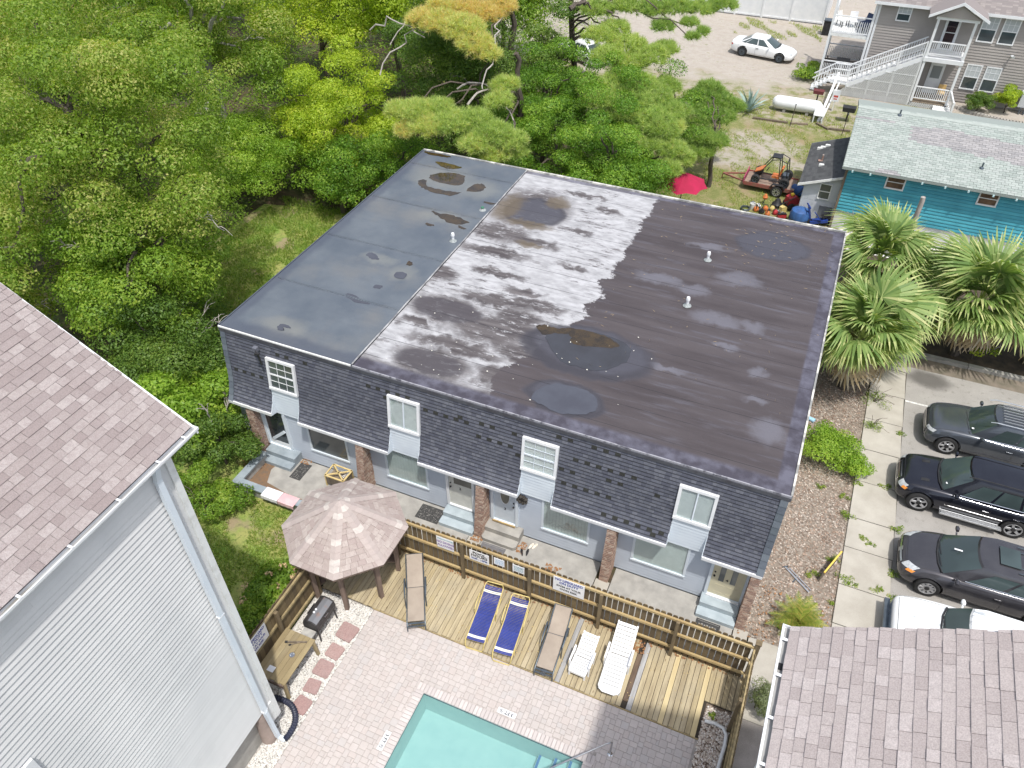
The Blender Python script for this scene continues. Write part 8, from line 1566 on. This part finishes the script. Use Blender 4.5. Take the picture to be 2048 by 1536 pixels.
palm('fan palm by the far corner of the flat roof', 21.95, 18.3, 3.1, 30, 10, 1.05, 1); palm('fan palm between the flat roof edge and the sidewalk end', 21.75, 12.6, 2.7, 30, 9, 1.12, 2); palm('big fan palm with brown skirts before the teal house', 26.2, 17.0, 2.8, 36, 18, 1.22, 3); palm('fan palm at the right edge behind the big palm', 29.2, 17.6, 2.9, 32, 14, 1.18, 4); palm('small fan palm low under the roof corner', 22.6, 15.2, 1.9, 22, 6, .95, 5)
for k, (px, py, z) in enumerate(((1800, 590, 1.2), (1720, 455, 2.2), (1890, 560, 1.6), (1960, 690, .8))):
    p = at(px, py, z); T('climbing_vine', ('yellowing vine between the two near palms', 'yellowing vine at the far roof corner', 'small vine left of the big palm', 'vine tangled in the brown palm skirts')[k], (p.x, p.y), p, (.7, .6, .7), 10, .35, 1500, .11, L_LIME, 120 + k, cat='vines', tr=.03, limbs=3, group='vines among the palms', dead=3)
# sago palm, agave
def pinn(seed, L, m):
    rs = np.random.RandomState(seed); V = []; tn = []
    for i in range(26):
        u = .12 + .88 * i / 25; c = np.array([0, L * u, L * (.75 * u - .72 * u * u)]); l = .22 * L * math.sin(math.pi * min(1, .15 + .85 * u)) + .03
        for s in (-1, 1): e = c + np.array([s * l * .9, l * .55, -.02 - .2 * l]); w = np.array([0, .014, 0]); V.append([c - w, c + w, e + w * .2, e - w * .2]); tn.append(float(np.clip(rs.normal(.6, .2), 0, 1)))
    o = quads('frond', np.array(V), m, None, np.array(tn)); me = o.data; D.objects.remove(o); return me
SG = [pinn(i, 1.0, leafmat('sago_leaf', (.09, .16, .02), (.22, .28, .04), (.45, .36, .10), .2)) for i in range(2)]
t = thing('sago_palm', 'yellow green sago palm in the mulch bed by the corner door', 'palm', (21.55, -.25, 0), group='plants in the mulch bed'); mk('trunk', MB().lathe([(.14, 0), (.16, .15), (.08, .28), (.01, .3)], 10), BARK, t)
for i in range(34): link('frond', SG[i % 2], t, Matrix.Translation((0, 0, .25)) @ Matrix.Rotation(i * 2.4, 4, 'Z') @ Matrix.Rotation(R(60 - 70 * i / 34), 4, 'X') @ Matrix.Scale(rnd.uniform(.75, 1.1), 4))
t = thing('agave', 'big grey blue agave in the sandy yard', 'agave', (12.45, 40.9, 0)); AG = mat('agave_blue', (.32, .42, .38), (.24, .34, .30), rough=.6, ns=2); lm = MB()
for s_ in range(5): u = s_ / 5; lm.add([], [])
lm = MB().add([(-.07, 0, 0), (.07, 0, 0), (-.13, .6, .12), (.13, .6, .12), (-.09, 1.3, .2), (.09, 1.3, .2), (0, 2.0, .12), (0, 0, -.05), (0, .6, .04), (0, 1.3, .13)], [(7, 1, 3, 8), (0, 7, 8, 2), (8, 3, 5, 9), (2, 8, 9, 4), (9, 5, 6), (4, 9, 6)]).mesh('leaf', AG)
for i in range(20): link('leaf', lm, t, Matrix.Translation((0, 0, .1)) @ Matrix.Rotation(i * 2.4, 4, 'Z') @ Matrix.Rotation(R(82 - 70 * i / 20), 4, 'X') @ Matrix.Scale(rnd.uniform(.75, 1.0), 4))
# weeds on the sidewalk and the bed
wd = [((1745, 805), .55), ((1740, 855), .4), ((1715, 970), .18), ((1765, 975), .2), ((1690, 1035), .25), ((1690, 995), .16), ((1725, 1080), .16), ((1740, 1090), .16), ((1790, 1060), .22), ((1685, 1160), .25), ((1705, 1170), .16), ((1750, 1180), .2), ((1785, 1150), .22), ((1625, 1150), .2), ((1640, 975), .15), ((1660, 1205), .12), ((1560, 1255), .1), ((1785, 1200), .2), ((1805, 870), .2), ((1620, 900), .12), ((1665, 1120), .2), ((1420, 1430), .12)]
WL = ['', '', 'small weed at the sidewalk edge below the rounded shrub', 'weed in the sidewalk joint before the black SUV nose', 'leafy weed at the mulch edge level with the black SUV wheel', 'tiny weed at the mulch edge above the leaning board', 'weed clump in the middle of the sidewalk joint', 'weed clump right of the one in the sidewalk joint', 'weed at the kerb side between black SUV and minivan', 'sprawling weed at the left end of the lowest cracked joint', 'low weed right of the sprawling one in the lowest cracked joint', 'bushy weed at the right end of the lowest cracked joint', 'weed beside the minivan front bumper', 'leafy weed in the mulch above the sago palm', 'weed in the mulch below the rounded shrub', 'small weed in the mulch right of the sago palm', 'tiny weed in the mulch left of the sago palm', 'weed at the kerb side by the white pickup', 'weed beside the grey SUV front wheel', 'tiny weed in the mulch near the roof edge', 'weed right of the leaning board', 'green weed growing in the river rock by the deck corner']
for k, ((px, py), r) in enumerate(wd):
    p = at(px, py); t = thing('weed', None, 'weed', (p.x, p.y, .0), group='weeds along the sidewalk and bed', world=True); t['label'] = WL[k] if r < .3 else ('tall arching weed leaning over the sidewalk by the near palm' if k == 0 else 'sprawling weed across a sidewalk joint below the near palm')
    cl = [(p.x + rnd.uniform(-r, r), p.y + rnd.uniform(-r, r) * .6, r * .4, r * .5) for _ in range(6)]; P_, N_, tn_ = clump_leaves(cl, int(170 * r / .2), 200 + k, .6); leafset('leaves', P_, N_, .085, L_MAPLE, tn_, t, .3, seed=k)
    if r > .3:
        for q in range(7): pp, r2 = limb((p.x, p.y, 0), (p.x + rnd.uniform(-.1, 1.0) * r * 2, p.y + rnd.uniform(-.6, .6) * r * 2, r * rnd.uniform(.7, 1.6)), .012, .006, q); mk('stem', MB().tube(pp, r2, 4), BARK, t)
# pine straw on the roof, dry leaves on patio, deck and roof
def litter(name, n, reg, z, L, W, m, seed):
    rs = np.random.RandomState(seed); c = np.stack([rs.uniform(reg[0], reg[1], n), rs.uniform(reg[2], reg[3], n), np.full(n, z)], 1); a = rs.uniform(0, 6.28, n); l = rs.uniform(.4, 1, n) * L; t = np.stack([np.cos(a) * l, np.sin(a) * l, 0 * a], 1); b = np.stack([-np.sin(a), np.cos(a), 0 * a], 1) * W
    V = np.stack([c - t, c + b, c + t + np.array([0, 0, .01]), c - b + np.array([0, 0, .015])], 1); quads(name, V, m, None, kind='stuff')
STRAW = mat('straw', (.33, .26, .17), (.24, .18, .12), rough=.9, ns=9); FLECK = mat('pale_fleck', (.6, .58, .52), rough=.9)
litter('pine_straw', 170, (12.3, 19.9, 3, 15.3), RZ + .03, .1, .005, STRAW, 1); litter('pine_straw', 70, (15.5, 19.9, 11.5, 15.4), RZ + .03, .12, .006, STRAW, 2); litter('roof_flecks', 40, (5.6, 15, .3, 6), RZ + .05, .035, .025, FLECK, 3)
BRLEAF = mat('brown_leaf', (.34, .17, .07), (.24, .13, .07), rough=.9, ns=9)
for k, (reg, n) in enumerate((((11.9, 12.3, -1.1, -.6), 60), ((13.2, 13.8, -1.4, -1.1), 50), ((10.3, 10.75, -1.25, -1.0), 40), ((1.4, 5, -2.4, -2.1), 140), ((2.55, 3.0, -.55, -.3), 30), ((.2, 1.1, -1.6, .2), 160), ((16.9, 17.25, -3.1, -2.75), 40), ((7, 20, -2.75, -2.62), 200), ((19.6, 22.5, -1.2, 1), 200))): litter('dry_leaves', n, reg, .07 if k != 5 else .02, .05, .03, BRLEAF, 40 + k)
litter('dry_leaves', 170, (8, 19, -5, -2.8), .052, .03, .018, mat('tan_leaf', (.45, .34, .16), rough=.9), 60); litter('bark_chips', 5200, (19.65, 22.6, -1.0, 13), .005, .06, .028, mat('bark_chip', None, (.28, .2, .15), pal=[(.36, .26, .20), (.24, .165, .12), (.45, .37, .31), (.17, .12, .09), (.52, .46, .40)], ns=5), 61)
